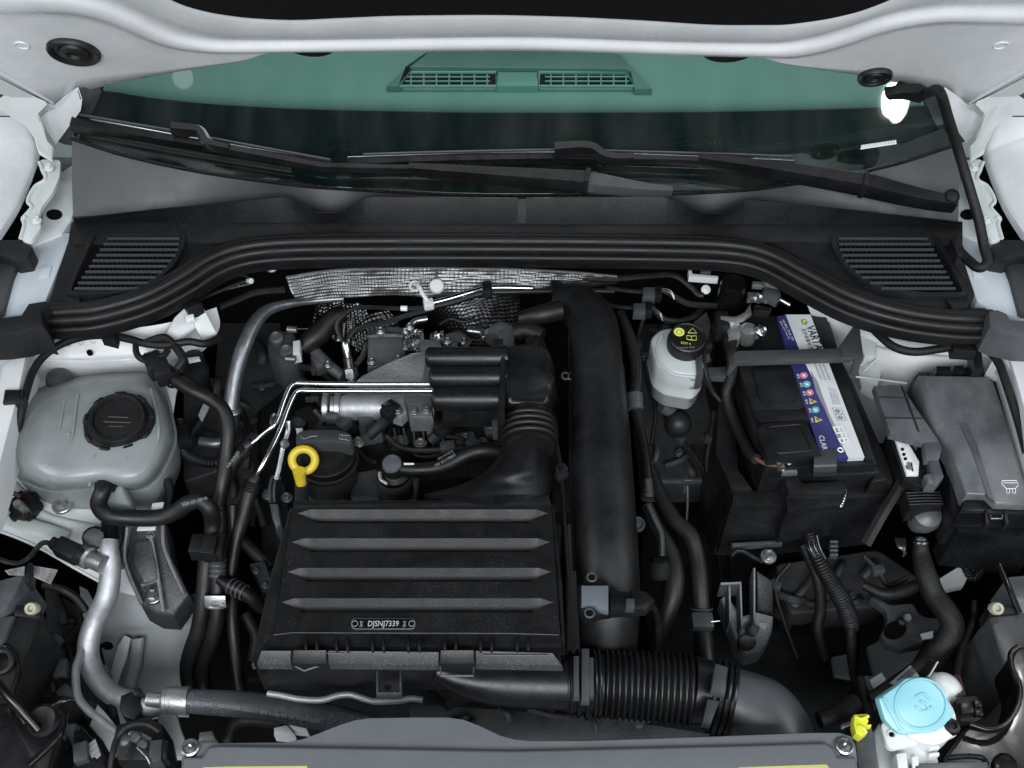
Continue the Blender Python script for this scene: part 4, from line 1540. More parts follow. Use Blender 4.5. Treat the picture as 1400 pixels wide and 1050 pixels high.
# ------------------------------------------------------------------ headlamp and lock carrier parts in the lower corner
hl = thing('headlamp', 'dark headlamp housing with white screw beside the thick aluminium pipe', 'headlamp', (20, 880, -0.2), 'headlamp housings')
m = MB()
m.prism([(-40, 800), (0, 792), (34, 783), (24, 806), (6, 836), (-40, 870)], -0.05, 0.08, bevel=0.004)
part('housing', m, 'holder_grey', hl)
m = MB()
m.prism([(-40, 850), (6, 840), (20, 838), (52, 842), (56, 850), (34, 900), (24, 950), (-40, 960)], -0.06, 0.12, bevel=0.004)
part('housing', m, 'black_plastic', hl)
m = MB()
m.prism([(-40, 852), (4, 842), (20, 841), (8, 872), (-10, 905), (-40, 920)], -0.055, 0.02, bevel=0.003)
part('housing', m, 'cover_grey', hl)
m = MB()
m.prism([(20, 826), (50, 828), (56, 842), (52, 846), (18, 842)], -0.055, 0.03, bevel=0.003)
part('adjuster_mount', m, 'black_plastic', hl)
m = MB()
m.lathe((42, 832, -0.045), (0.1, -0.45, 0.9), [(0.0075, -0.012), (0.0075, 0.0), (0.006, 0.002), (0.004, 0.001), (0.0035, -0.004), (0, -0.004)], 10)
part('adjuster_screw', m, 'cream_plastic', hl)
for q, z0 in (([(6, 780), (16, 771), (34, 774), (33, 787), (12, 786)], -0.045), ([(43, 773), (79, 779), (69, 799), (42, 787)], -0.045)):
    rows = []
    x0, y0 = q[0]
    x1, y1 = q[1] if len(q) == 4 else q[2]
    x2, y2 = q[2] if len(q) == 4 else q[3]
    x3, y3 = q[3] if len(q) == 4 else q[4]
    for j in range(5):
        v = j / 4
        rows.append([W((x0 + (x1 - x0) * u) * (1 - v) + (x3 + (x2 - x3) * u) * v, (y0 + (y1 - y0) * u) * (1 - v) + (y3 + (y2 - y3) * u) * v, z0 + 0.0035 * math.sin(u * 5 + v * 2)) for u in (k / 8 for k in range(9))])
    m = MB()
    m.sheet(rows, 0.0006)
    pl_ = part('paper_label', m, 'paper', hl)
    for j in range(4):
        v = 0.2 + j * 0.2
        a_ = W(x0 + (x3 - x0) * v + 4, y0 + (y3 - y0) * v + 2, z0 + 0.005)
        b_2 = W(x1 + (x2 - x1) * v - 5, y1 + (y2 - y1) * v, z0 + 0.005)
        text('8Y0 941 %d' % (33 + j), a_, b_2, pl_, 'ink_dark', (0, -0.2, 1), 0.8, 0.0004)
m = MB()
m.prism([(36, 770), (42, 768), (40, 796), (33, 796)], -0.03, 0.02, bevel=0.002)
part('housing_rib', m, 'black_plastic', hl)

lk = thing('lock_carrier', 'glossy black pressed steel lock carrier with stays in front of the headlamp', 'carrier', (30, 1000, -0.2), 'lock carrier ends')
m = MB()
m.prism([(-40, 905), (10, 890), (24, 905), (26, 930), (18, 955), (24, 985), (50, 990), (78, 985), (84, 1005), (70, 1060), (60, 1110), (-40, 1110)], -0.075, 0.05, bevel=0.008, seg=3, r=12)
part('pressing', m, 'gloss_black', lk)
m = MB()
m.tube([(-10, 886, -0.06), (8, 884, -0.06), (20, 896, -0.06), (26, 918, -0.06), (18, 950, -0.06), (26, 974, -0.06), (36, 990, -0.06)], 4, n=10)
part('rolled_edge', m, 'gloss_black', lk)
m = MB()
m.tube([(40, 1046, -0.05), (68, 1020, -0.05), (84, 1000, -0.05), (88, 975, -0.055)], 5, n=10)
part('rolled_edge', m, 'gloss_black', lk)
m = MB()
m.torus((2, 904, -0.055), (0, -0.3, 1), 0.012, 0.004, 24, 8)
part('bush', m, 'rubber', lk)
m = MB()
m.tube([(-20, 915, -0.02), (10, 950, -0.03), (32, 975, -0.045), (52, 998, -0.06)], 6.5, n=12)
part('stay_rod', m, 'gloss_black', lk)
m = MB()
m.lathe((60, 985, -0.065), (0, -0.2, 1), [(0.018, -0.01), (0.018, 0.002), (0.014, 0.006), (0.006, 0.004), (0, 0.004)], 24)
part('rubber_cup', m, 'rubber', lk)
m = MB()
m.tube([(74, 965, -0.05), (88, 958, -0.045), (100, 957, -0.05)], 4.5, n=10)
part('release_lever', m, 'gloss_black', lk)
bx = thing('air_shutter', 'black plastic shutter box behind the lock carrier with red wire', 'box', (90, 980, -0.25))
m = MB()
m.prism([(54, 950), (96, 950), (104, 964), (92, 985), (110, 990), (128, 1010), (146, 1050), (80, 1080), (66, 1010), (70, 985), (52, 968)], -0.13, 0.08, bevel=0.005)
part('shutter_case', m, 'black_plastic', bx)
m = MB()
m.prism([(84, 990), (104, 988), (100, 1020), (82, 1050), (76, 1050)], -0.115, 0.03, bevel=0.004)
part('side_flap', m, 'cover_grey', bx)
for dx in (0, 5):
    m = MB()
    m.tube([(54 + dx, 908, -0.16), (64 + dx, 925, -0.15), (72 + dx * 0.6, 945, -0.14)], 1.6, n=6)
    part('wire', m, 'wire_red' if dx else 'copper', bx)
m = MB()
m.prism([(118, 1020), (130, 1010), (138, 1032), (128, 1042)], -0.10, 0.001, bevel=0)
pl_ = part('paper_label', m, 'paper', bx)
for k in range(3):
    text('80A 919', W(121 + k * 4, 1024 + k * 5, -0.099), W(130 + k * 3, 1016 + k * 6, -0.099), pl_, 'ink_dark', (0, 0, 1), 0.9, 0.0003)

cn = thing('multi_plug', 'black multi-pin plug with grey latch and taped cable at the radiator cover corner', 'connector', (195, 1020, -0.15))
m = MB()
m.prism([(158, 990), (200, 978), (222, 990), (228, 1020), (214, 1040), (160, 1040), (154, 1010)], -0.075, 0.05, bevel=0.004)
part('plug_body', m, 'black_plastic', cn)
m = MB()
m.prism([(204, 1012), (222, 1010), (220, 1040), (202, 1044)], -0.06, 0.02, bevel=0.002)
part('latch', m, 'cover_grey', cn)
m = MB()
m.prism([(222, 1010), (230, 1012), (228, 1036), (221, 1038)], -0.062, 0.02, bevel=0.002)
part('latch', m, 'black_plastic', cn)
m = MB()
m.tube([(218, 1000, -0.06), (200, 990, -0.055), (178, 992, -0.055), (162, 1006, -0.06), (154, 1030, -0.06), (150, 1060, -0.07)], 4.5, n=10)
part('cable', m, 'tape_loom', cn)
for x, y, r in ((170, 1012, 7), (186, 1008, 6), (196, 1018, 6)):
    m = MB()
    m.lathe((x, y, -0.068), (0, -0.2, 1), [(r * 0.001, -0.006), (r * 0.001, 0.004), (r * 0.0006, 0.006), (0, 0.006)], 14)
    part('pin_boss', m, 'cover_grey', cn)
m = MB()
m.tube([(188, 1022, -0.064), (200, 1034, -0.06), (206, 1044, -0.06)], 2, n=6)
part('wire', m, 'steel', cn)
# ------------------------------------------------------------------ engine block under everything
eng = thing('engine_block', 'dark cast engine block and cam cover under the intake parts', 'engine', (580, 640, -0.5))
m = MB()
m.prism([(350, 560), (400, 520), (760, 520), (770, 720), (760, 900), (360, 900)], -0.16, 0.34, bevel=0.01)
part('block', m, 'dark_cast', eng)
m = MB()
m.prism([(480, 572), (560, 566), (690, 566), (752, 590), (756, 650), (700, 680), (480, 682), (476, 620)], -0.095, 0.07, bevel=0.006)
part('cam_cover', m, 'black_plastic', eng)
for a in (((528, 592), (580, 586), (582, 612), (532, 616)), ((612, 586), (672, 580), (676, 606), (618, 610)), ((690, 590), (738, 588), (744, 618), (694, 616))):
    m = MB()
    m.prism(list(a), -0.082, 0.02, bevel=0.004, r=4)
    part('coil_seat', m, 'dark_cast', eng)
for k, (x, y) in enumerate(((490, 604), (575, 606), (660, 606))):
    bolt(x, y, -0.07, 6.5, eng, 'zinc')
for x, y in ((466, 682), (392, 680), (768, 640), (366, 676)):
    bolt(x, y, -0.09, 6, eng, 'dull_aluminium')
m = MB()
m.prism([(478, 676), (486, 645), (516, 640), (520, 684), (484, 690)], -0.08, 0.05, bevel=0.004)
part('lug', m, 'cast_metal', eng)
m = MB()
m.prism([(560, 650), (574, 652), (570, 684), (556, 684)], -0.08, 0.05, bevel=0.004)
part('lug', m, 'cast_metal', eng)
m = MB()
m.prism([(752, 640), (790, 640), (792, 700), (756, 700)], -0.13, 0.1, bevel=0.004)
part('rocker_housing', m, 'dark_cast', eng)
m = MB()
m.prism([(588, 655), (640, 650), (640, 686), (588, 686)], -0.09, 0.05, bevel=0.006)
part('rocker_housing', m, 'dark_cast', eng)
m = MB()
for k in range(9):
    x = 484 + k * 9
    m.tube([(x, 576 + (k % 3), -0.092), (x - 4, 588, -0.088), (x - 2, 602, -0.090)], 2.2, n=6)
part('cast_ribs', m, 'dark_cast', eng, kind='stuff')
# gearbox side and underside clutter
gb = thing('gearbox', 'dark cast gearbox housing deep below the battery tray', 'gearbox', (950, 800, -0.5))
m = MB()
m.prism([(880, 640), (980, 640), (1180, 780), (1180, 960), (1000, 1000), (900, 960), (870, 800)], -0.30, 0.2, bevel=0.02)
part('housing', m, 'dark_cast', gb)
for k in range(6):
    m = MB()
    m.tube([(905 + k * 18, 700 + k * 6, -0.292), (915 + k * 18, 760 + k * 8, -0.29), (912 + k * 20, 830 + k * 8, -0.292)], 3, n=6)
    part('rib', m, 'dark_cast', gb)
m = MB()
m.lathe((1085, 810, -0.27), (0, 0, 1), [(0.05, -0.05), (0.05, 0.0), (0.042, 0.008), (0.03, 0.008), (0.026, 0.0), (0, 0.0)], 32)
part('end_cover', m, 'black_plastic', gb)

# ------------------------------------------------------------------ heat shield
hs = thing('heat_shield', 'dimpled aluminium heat shield across the bulkhead', 'heat shield', (600, 400, -0.15))


def dimpled(top, bot, ztop, zbot, nx, ny, pitch=0.0056, amp=0.0009, wob=0.0):
    T = [Vector(p) for p in cr([tuple(W(x, y, ztop)) for x, y in top], 12)]
    B = [Vector(p) for p in cr([tuple(W(x, y, zbot)) for x, y in bot], 12)]

    def at(L, t):
        s = t * (len(L) - 1)
        i = min(int(s), len(L) - 2)
        return L[i].lerp(L[i + 1], s - i)
    width = sum((b - a).length for a, b in zip(T, T[1:]))
    n = (T[-1] - T[0]).cross(B[0] - T[0]).normalized()
    if n.z < 0:
        n = -n
    rows = []
    for j in range(ny + 1):
        v = j / ny
        r = []
        for i in range(nx + 1):
            u = i / nx
            a, b = at(T, u), at(B, u)
            p = a.lerp(b, v)
            X, Y = u * width / pitch, v * (b - a).length / pitch
            h = math.sin(math.pi * (X + Y)) * math.sin(math.pi * (X - Y))
            edge_ = min(1, v * 14, (1 - v) * 14, u * 60, (1 - u) * 60)
            q = p + n * (amp * h * edge_ * (0.82 + 0.18 * math.sin(u * 23 + v * 4) * math.sin(u * 7 - v * 5 + 1)))
            q += n * (wob * (math.sin(u * 9 + v * 3) + 0.6 * math.sin(u * 17 - v * 7) + 0.45 * math.sin(u * 41 + v * 5) * math.sin(v * 6 + u * 11)))
            q += n * (0.006 * math.sin(v * math.pi))
            r.append(q)
        rows.append(r)
    mb = MB()
    mb.sheet(rows)
    return mb


part('upper_shield', dimpled([(391, 379), (450, 370), (520, 367), (600, 366)], [(407, 413), (460, 408), (520, 404), (600, 406)], 0.02, -0.012, 330, 130, pitch=0.0048, amp=0.0009, wob=0.0018), 'heat_foil', hs, sharp=89)
part('upper_shield', dimpled([(596, 366), (700, 368), (780, 372), (844, 378)], [(596, 408), (700, 402), (780, 396), (844, 388)], 0.02, -0.012, 340, 110, pitch=0.0048, amp=0.0007, wob=0.0026), 'heat_foil', hs, sharp=89)
m = MB()
m.tube([(391, 379, 0.022), (450, 370, 0.022), (520, 367, 0.022), (600, 366, 0.022), (700, 368, 0.022), (780, 372, 0.022), (844, 378, 0.022)], 1.8, n=8)
part('rolled_edge', m, 'heat_foil', hs)
part('lower_curtain', dimpled([(560, 408), (620, 404), (712, 402)], [(566, 424), (648, 474), (712, 446)], -0.03, -0.10, 180, 120, pitch=0.0062, amp=0.0017, wob=0.002), 'dark_foil', hs, sharp=89)
part('lower_curtain', dimpled([(430, 416), (470, 412), (500, 420)], [(426, 446), (470, 470), (512, 474)], -0.06, -0.11, 120, 90, pitch=0.0062, amp=0.0017, wob=0.002), 'dark_foil', hs, sharp=89)
part('turbo_blanket', dimpled([(478, 452), (500, 432), (530, 424)], [(486, 486), (506, 470), (548, 448)], -0.06, -0.085, 90, 60, pitch=0.0062, amp=0.0017, wob=0.001), 'dark_foil', hs, sharp=89)
m = MB()
m.lathe((597, 391, 0.012), (0, -0.5, 0.8), [(0.0105, -0.004), (0.0105, 0.001), (0.009, 0.003), (0, 0.0032)], 28)
part('plug', m, 'primer_white', hs)

# pale cable tie on the shield
ct = thing('cable_tie', 'pale grey cable tie with ring hanging from the heat shield', 'cable tie', (585, 410, -0.04))
m = MB()
m.torus((567, 391, 0.014), (0, -0.5, 0.8), 0.0065, 0.0016, 24, 8)
part('ring', m, 'primer_white', ct)
m = MB()
m.tube([(567, 388, 0.016), (573, 392, 0.02), (578, 402, 0.016), (585, 412, 0.01)], 3, n=8)
part('strap', m, 'primer_white', ct)
m = MB()
m.box((586, 416, 0.005), (0.014, 0.014, 0.012), Matrix.Rotation(0.2, 3, 'Z'), 0.002)
part('lock', m, 'primer_white', ct)
# bright brake pipes and cables along the shield
bp_ = thing('metal_line', 'bright steel line running in front of the heat shield', 'pipe', (670, 400, -0.03))
m = MB()
m.tube([(592, 414, 0.0), (615, 408, 0.002), (645, 399, 0.004), (664, 394, 0.004), (690, 393, 0.003), (728, 394, 0.002)], 4.2, n=12)
part('line', m, 'chrome', bp_)
m = MB()
m.tube([(590, 420, -0.005), (620, 413, -0.004), (660, 401, -0.002), (700, 399, -0.002), (760, 398, -0.002), (840, 398, -0.002)], 4.5, n=10)
part('sleeve', m, 'black_plastic', bp_)
for x, y in ((666, 396), (760, 394)):
    m = MB()
    m.box((x, y, 0.004), (0.014, 0.022, 0.016), Matrix.Rotation(0.1, 3, 'Z'), 0.003)
    part('line_clip', m, 'black_plastic', bp_)
for i, (lab, pts, r) in enumerate((
        ('thin black cable with white band arching to the oxygen sensor', [(590, 420, 0.0), (560, 422, 0.0), (520, 421, 0.0), (485, 421, -0.005), (468, 432, -0.01), (460, 446, -0.02), (466, 462, -0.03), (472, 472, -0.035)], 3),
        ('lower black cable sagging to the oxygen sensor', [(590, 422, -0.003), (560, 430, -0.01), (530, 440, -0.02), (500, 446, -0.025), (484, 452, -0.03), (476, 462, -0.035)], 4),
        ('black cable clipped along the end of the heat shield', [(760, 396, 0.0), (800, 402, 0.0), (826, 412, 0.0), (836, 417, 0.0)], 3),
        ('black cable running above the brake fluid reservoir plugs', [(780, 380, 0.01), (840, 381, 0.01), (890, 377, 0.012), (922, 377, 0.01), (944, 392, 0.0), (954, 402, -0.005), (962, 404, -0.005)], 4.5))):
    t = thing('cable', lab, 'cable', pts[len(pts) // 2], 'thin cables at the bulkhead')
    m = MB()
    m.tube(pts, r, n=8)
    part('cable_run', m, 'black_plastic', t)
    if i == 0:
        m = MB()
        m.tube([(548, 421.5, 0.0), (557, 421.8, 0.0)], 3.8, n=10, smooth=False)
        part('white_band', m, 'white_plastic', t)

# oxygen sensor
ox = thing('oxygen_sensor', 'bright steel oxygen sensor screwed into the exhaust behind the engine', 'sensor', (480, 500, -0.12))
ax = Vector((0.13, -0.55, -0.8)).normalized()
c = W(472, 470, -0.035)
m = MB()
m.lathe(c, ax, [(0.003, -0.004), (0.0055, 0.0), (0.0055, 0.020), (0.0066, 0.021), (0.0066, 0.034), (0.0055, 0.035)], 20)
part('sensor_tube', m, 'chrome', ox)
m = MB()
m.lathe(c, ax, [(0.0055, 0.034), (0.0105, 0.035), (0.0105, 0.048), (0.007, 0.049), (0.007, 0.07)], 6)
part('sensor_hex', m, 'steel', ox, sharp=20)

# turbocharger side
tb = thing('turbocharger', 'grey cast turbocharger housing with flat shield plate beside the resonator', 'turbocharger', (540, 500, -0.2))
m = MB()
m.prism([(480, 526, -0.03), (494, 512, -0.022), (530, 494, -0.01), (560, 482, 0.0), (580, 478, 0.0), (590, 482, 0.0), (596, 526, -0.02)], 0, 0.04, bevel=0.005)
part('shield_plate', m, 'cast_metal', tb)
m = MB()
m.prism([(582, 480), (610, 480), (612, 528), (576, 528)], -0.004, 0.04, bevel=0.004)
part('shield_plate', m, 'cast_metal', tb)
m = MB()
m.prism([(502, 452), (530, 444), (552, 446), (556, 478), (552, 496), (502, 504)], -0.05, 0.06, bevel=0.006)
part('turbine_cover', m, 'cast_metal', tb)
m = MB()
m.tube([(502, 460, -0.046), (530, 458, -0.044), (553, 459, -0.046)], 3, n=8)
part('cover_bead', m, 'steel', tb)
m = MB()
m.prism([(574, 462), (602, 464), (606, 480), (574, 480)], -0.01, 0.03, bevel=0.004)
part('actuator_bracket', m, 'cast_metal', tb)
m = MB()
rnd = random.Random(4)
rows = []
for j in range(9):
    rows.append([W(551 + i * 3.1 + rnd.uniform(-1.2, 1.2), 448 + j * 3.8 + rnd.uniform(-1.2, 1.2) + i * 0.3, -0.03 + rnd.uniform(-0.007, 0.007)) for i in range(10)])
m.sheet(rows)
part('foil_wrap', m, 'crumpled_foil', tb, sharp=10)
m = MB()
rows = []
for j in range(5):
    rows.append([W(588 + i * 3.0 + rnd.uniform(-1, 1), 456 + j * 3.4 - i * 0.8 + rnd.uniform(-1, 1), -0.02 + rnd.uniform(-0.006, 0.006)) for i in range(7)])
m.sheet(rows)
part('foil_wrap', m, 'crumpled_foil', tb, sharp=10)
m = MB()
rows = []
for j in range(5):
    rows.append([W(656 + i * 3.0 + rnd.uniform(-1, 1), 452 + j * 3.0 - i * 0.6 + rnd.uniform(-1, 1), -0.03 + rnd.uniform(-0.006, 0.006)) for i in range(7)])
m.sheet(rows)
part('foil_wrap', m, 'crumpled_foil', tb, sharp=10)
m = MB()
m.tube([(700, 462, 0.0), (684, 454, 0.0), (676, 466, 0.0)], 14, n=14)
m.prism([(676, 470), (684, 448), (700, 440), (706, 448), (704, 474)], 0.015, 0.04, bevel=0.006)
part('compressor_neck', m, 'cast_metal', tb)
# intercooler tube: the bright cylinder below the pipes
ic = thing('intake_manifold_tube', 'bright machined aluminium tube with flange lying below the twin steel lines', 'pipe', (520, 556, -0.08))
m = MB()
m.tube([(466, 557, -0.035, 16), (472, 557, -0.035, 18), (560, 556, -0.035, 18), (594, 556, -0.035, 18)], 18, n=28, smooth=False)
part('tube', m, 'aluminium', ic)
m = MB()
for x, r in ((447, 20), (457, 15), (463, 19)):
    m.lathe((x, 557, -0.035), (1, 0, 0), [(r * 0.0010, -0.004), (r * 0.00108, -0.003), (r * 0.00108, 0.003), (r * 0.0010, 0.004)], 28)
part('clamp_ring', m, 'zinc', ic)
m = MB()
m.box((454, 572, -0.03), (0.016, 0.012, 0.014), None, 0.002)
part('clamp_screw', m, 'dull_aluminium', ic)
m = MB()
m.prism([(536, 544), (552, 544), (556, 562), (548, 570), (536, 566)], -0.012, 0.02, bevel=0.003)
part('bracket_tab', m, 'aluminium', ic)
m = MB()
m.prism([(552, 540), (590, 540), (592, 570), (560, 570)], -0.008, 0.03, bevel=0.004)
part('flange_plate', m, 'cast_metal', ic)
for x, y in ((544, 561), (566, 562), (583, 560)):
    bolt(x, y, -0.006, 5, ic, 'dull_aluminium')
# twin steel lines
tl = thing('twin_steel_line', 'pair of polished steel lines bending from the resonator down to black hoses', 'pipe', (390, 560, -0.1))
m = MB()
m.tube([(606, 525, 0.02), (560, 525, 0.02), (480, 525, 0.02), (418, 524, 0.02), (404, 524, 0.02), (396, 530, 0.02), (388, 548, 0.015), (380, 572, 0.005), (372, 584, 0.0), (356, 597, -0.01), (344, 606, -0.015)], 3.4, n=12)
part('line', m, 'chrome', tl)
m = MB()
m.tube([(606, 534, 0.016), (560, 534.5, 0.016), (480, 534.5, 0.016), (424, 534, 0.016), (410, 534, 0.016), (402, 540, 0.014), (393, 560, 0.008), (384, 585, 0.0), (370, 615, -0.01), (358, 638, -0.02), (350, 652, -0.03)], 3.6, n=12)
part('line', m, 'chrome', tl)
for a, n_, lab in ((0, 1, 'upper'), (1, 1, 'lower')):
    pts = [(345, 605, -0.015, 7), (336, 612, -0.02, 9), (322, 628, -0.03, 10), (310, 650, -0.045, 10), (302, 680, -0.06, 9), (300, 720, -0.08, 9)] if a == 0 else [(351, 650, -0.03, 7), (346, 660, -0.035, 9), (338, 685, -0.05, 10.5), (330, 715, -0.065, 10), (322, 745, -0.08, 8), (316, 790, -0.10, 7)]
    m = MB()
    m.tube(pts, 9, n=14)
    h = part('hose', m, 'rubber', tl)
    m = MB()
    p = pts[1]
    q = pts[2]
    d = W(*q[:3]) - W(*p[:3])
    for k in range(4):
        m.torus(W(*p[:3]) + d * (k * 0.14), d, 0.0098, 0.0013, 22, 6)
    part('hose_clamp', m, 'satin_plastic', tl)
m = MB()
m.tube([(376, 566, 0.0), (372, 572, -0.002), (372, 582, -0.004)], 3, n=8)
m.tube([(394, 575, -0.01), (394, 590, -0.02), (388, 610, -0.03), (382, 640, -0.05), (378, 655, -0.06)], 4, n=8)
part('stay', m, 'steel', tl)
bolt(390, 607, -0.018, 5, tl, 'zinc', 'stay_nut', axis=(0.6, -0.5, 0.5))
text('5Q0.819.373', W(312, 640, -0.025), W(328, 619, -0.017), tl, 'ink_grey', (0.2, -0.5, 0.8), 1.0, 0.004)
# timing cover edge beside the oil filter
tcv = thing('timing_cover', 'dark rounded timing cover bracket beside the yellow dipstick', 'cover', (375, 690, -0.2))
m = MB()
m.prism([(366, 650), (378, 646), (390, 660), (396, 700), (384, 730), (376, 730), (368, 690)], -0.09, 0.06, bevel=0.006)
part('cover', m, 'dark_cast', tcv)
for x in (369, 375):
    m = MB()
    m.tube([(x, 686, -0.075), (x, 664, -0.075), (x + 4, 652, -0.075), (x + 9, 654, -0.075)], 2, n=8)
    part('rim', m, 'cast_metal', tcv)
m = MB()
m.prism([(368, 688), (380, 688), (384, 716), (378, 722), (372, 708)], -0.07, 0.03, bevel=0.003)
part('tensioner_arm', m, 'cast_metal', tcv)
# throttle actuator behind
th = thing('vacuum_actuator', 'grey actuator unit with black rubber boot beside the aluminium pipe', 'actuator', (385, 470, -0.2))
m = MB()
m.prism([(364, 456), (378, 448), (402, 452), (410, 470), (404, 490), (380, 494), (364, 482)], -0.07, 0.06, bevel=0.008, r=6)
part('case', m, 'cover_grey', th)
for x, y in ((378, 462), (392, 480)):
    m = MB()
    m.lathe((x, y, -0.062), (0, -0.3, 1), [(0.010, -0.006), (0.010, 0.003), (0.007, 0.006), (0.003, 0.004), (0, 0.004)], 18)
    part('boss', m, 'duct_grey', th)
for x, y in ((398, 450), (396, 490)):
    m = MB()
    m.tube([(x - 5, y, -0.06), (x + 8, y + 1, -0.06)], 5, n=12, smooth=False)
    part('hose_nipple', m, 'dull_aluminium', th)
m = MB()
m.prism([(400, 466), (410, 464), (410, 482), (400, 484)], -0.055, 0.02, bevel=0.002)
part('data_label', m, 'primer_white', th)
m = MB()
m.tube([(412, 478, -0.08, 10), (424, 466, -0.075, 15), (440, 452, -0.07, 16), (456, 434, -0.06, 13), (470, 428, -0.06, 12)], 12, n=16)
part('boot', m, 'rubber', th)
m = MB()
m.tube([(404, 450, -0.06), (430, 449, -0.06)], 0.8, n=6, smooth=False)
part('rod', m, 'steel', th)
# plug cluster above the oil cap
pc = thing('injector_plug', 'black plug cluster beside the oil filler cap', 'connector', (415, 575, -0.12))
m = MB()
m.prism([(402, 560), (420, 552), (438, 560), (440, 580), (426, 590), (406, 586)], -0.05, 0.05, bevel=0.006, r=4)
part('plug_body', m, 'black_plastic', pc)
m = MB()
m.lathe((408, 578, -0.035), (0, -0.4, 0.9), [(0.010, -0.02), (0.010, 0.004), (0.006, 0.008), (0, 0.008)], 14)
part('plug_cap', m, 'black_plastic', pc)
m = MB()
m.prism([(404, 585), (414, 585), (412, 594), (406, 594)], -0.03, 0.006, bevel=0.001)
part('white_clip', m, 'primer_white', pc)
m = MB()
m.tube([(418, 546, -0.02), (436, 545, -0.02)], 5, n=8)
m.tube([(430, 560, -0.03), (440, 575, -0.04), (430, 588, -0.05), (416, 596, -0.05)], 5, n=8)
part('cable', m, 'tape_loom', pc)

# ------------------------------------------------------------------ oil filter housing and dipstick
of = thing('oil_filler', 'dark oil filler housing with moulded screw cap beside the dipstick', 'oil filler', (450, 680, -0.16))
c = W(444, 610, -0.012)
s = S(444, 610, -0.012)
R = 39 * s
m = MB()
m.lathe(c, (0, 0, 1), [(R * 0.9, -0.030), (R * 1.02, -0.028), (R * 1.02, -0.016), (R * 0.97, -0.014), (R * 0.95, -0.004), (R * 0.88, 0.002), (R * 0.6, 0.004), (0, 0.004)], 40)
capo = part('cap', m, 'cap_black', of)
m = MB()
m.prism(rounded([(404, 590), (420, 586), (460, 586), (482, 592), (482, 608), (460, 604), (420, 604), (404, 610)], 8), 0.012, 0.024, bevel=0.004)
part('grip_bar', m, 'housing_grey', capo)
a, b = W(411, 601, 0.0125), W(433, 597, 0.0125)
m = MB()
m.tube([W(411, 597, 0.0128), W(416, 600, 0.0128), W(424, 597, 0.0128), (434, 596, 0.0128)], 0.0004, mm=True, n=4)
part('oil_can_print', m, 'ink_grey', capo)
m = MB()
for q in (((464, 600), (464, 594), (478, 596), (478, 602), (464, 600)), ((468, 600), (468, 595)), ((473, 601), (473, 596))):
    m.tube([W(x, y, 0.0128) for x, y in q], 0.0004, mm=True, n=4, smooth=False)
part('book_print', m, 'ink_grey', capo, kind='stuff')
m = MB()
m.torus(c + Vector((0, 0, -0.031)), (0, 0, 1), R * 1.0, 0.004, 40, 8)
part('cap_ring', m, 'rubber', of)
m = MB()
m.lathe(c, (0, 0, 1), [(R * 0.93, -0.033), (R * 0.95, -0.06), (R * 1.0, -0.10), (R * 1.06, -0.125)], 40)
part('housing', m, 'housing_grey', of)
m = MB()
m.lathe((434, 645, -0.03), (-0.4, -0.8, 0.4), [(0.006, -0.006), (0.006, 0.003), (0, 0.004)], 16)
part('housing_plug', m, 'housing_grey', of)
for x, y in ((424, 678), (486, 672)):
    m = MB()
    m.prism([(x - 8, y + 6), (x - 4, y - 16), (x + 6, y - 18), (x + 8, y + 8)], -0.09, 0.04, bevel=0.003)
    part('foot', m, 'cast_metal', of)
ds = thing('dipstick', 'bright yellow oil dipstick with ring handle', 'dipstick', (412, 660, -0.1))
n = Vector((0.12, -0.75, 0.65)).normalized()
m = MB()
m.torus((415, 629, 0.0), n, 0.0140, 0.0052, 32, 12)
part('ring_handle', m, 'yellow_plastic', ds)
m = MB()
m.tube([(409, 644, -0.002, 9), (410, 652, -0.012, 8), (412, 662, -0.022, 7)], 8, n=14)
part('stem', m, 'yellow_plastic', ds)
m = MB()
m.tube([(412, 660, -0.022, 9), (413, 690, -0.08, 10)], 9, n=14)
part('guide_tube', m, 'housing_grey', ds)

# breather with printed hose
br = thing('breather_valve', 'black round breather valve with printed hose running to the air duct', 'valve', (538, 660, -0.12))
m = MB()
m.lathe((539, 652, -0.05), (0, 0, 1), [(0.022, -0.06), (0.023, -0.012), (0.0235, 0.0), (0.021, 0.004), (0.020, -0.002), (0.017, -0.008), (0, -0.008)], 32)
part('canister', m, 'housing_grey', br)
m = MB()
m.lathe((539, 642, -0.035), (0, 0, 1), [(0.020, -0.02), (0.020, -0.006), (0.014, -0.002), (0.0125, 0.009), (0.0115, 0.012), (0, 0.012)], 28)
part('valve_cap', m, 'cap_black', br)
m = MB()
m.lathe((536, 634, -0.022), (0, -0.25, 1), [(0.0125, -0.004), (0.0125, 0.001), (0.011, 0.003), (0, 0.0025)], 28)
part('cap_disc', m, 'holder_grey', br)
m = MB()
m.tube([(519, 646, -0.034), (521, 656, -0.036), (530, 662, -0.036)], 3, n=8)
part('spring_clip', m, 'zinc', br)
m = MB()
m.tube([(545, 641, -0.03, 8), (570, 642, -0.03, 9), (595, 640, -0.03, 9.5), (615, 634, -0.028, 10), (638, 622, -0.02, 10), (660, 616, -0.015, 10), (685, 618, -0.02, 10)], 9, n=16)
part('hose', m, 'rubber', br)
m = MB()
m.prism([(552, 633), (566, 633), (566, 635), (552, 635)], -0.018, 0.001, bevel=0)
part('print_mark', m, 'ink_white', br)
text('VW AG C98607', W(596, 640, -0.01), W(624, 624, -0.01), br, 'ink_grey', (0, -0.35, 0.94), 1.2, 0.004)
text('5C2 103 247 8', W(600, 630, -0.01), W(620, 619, -0.01), br, 'ink_grey', (0, -0.35, 0.94), 1.0, 0.004)
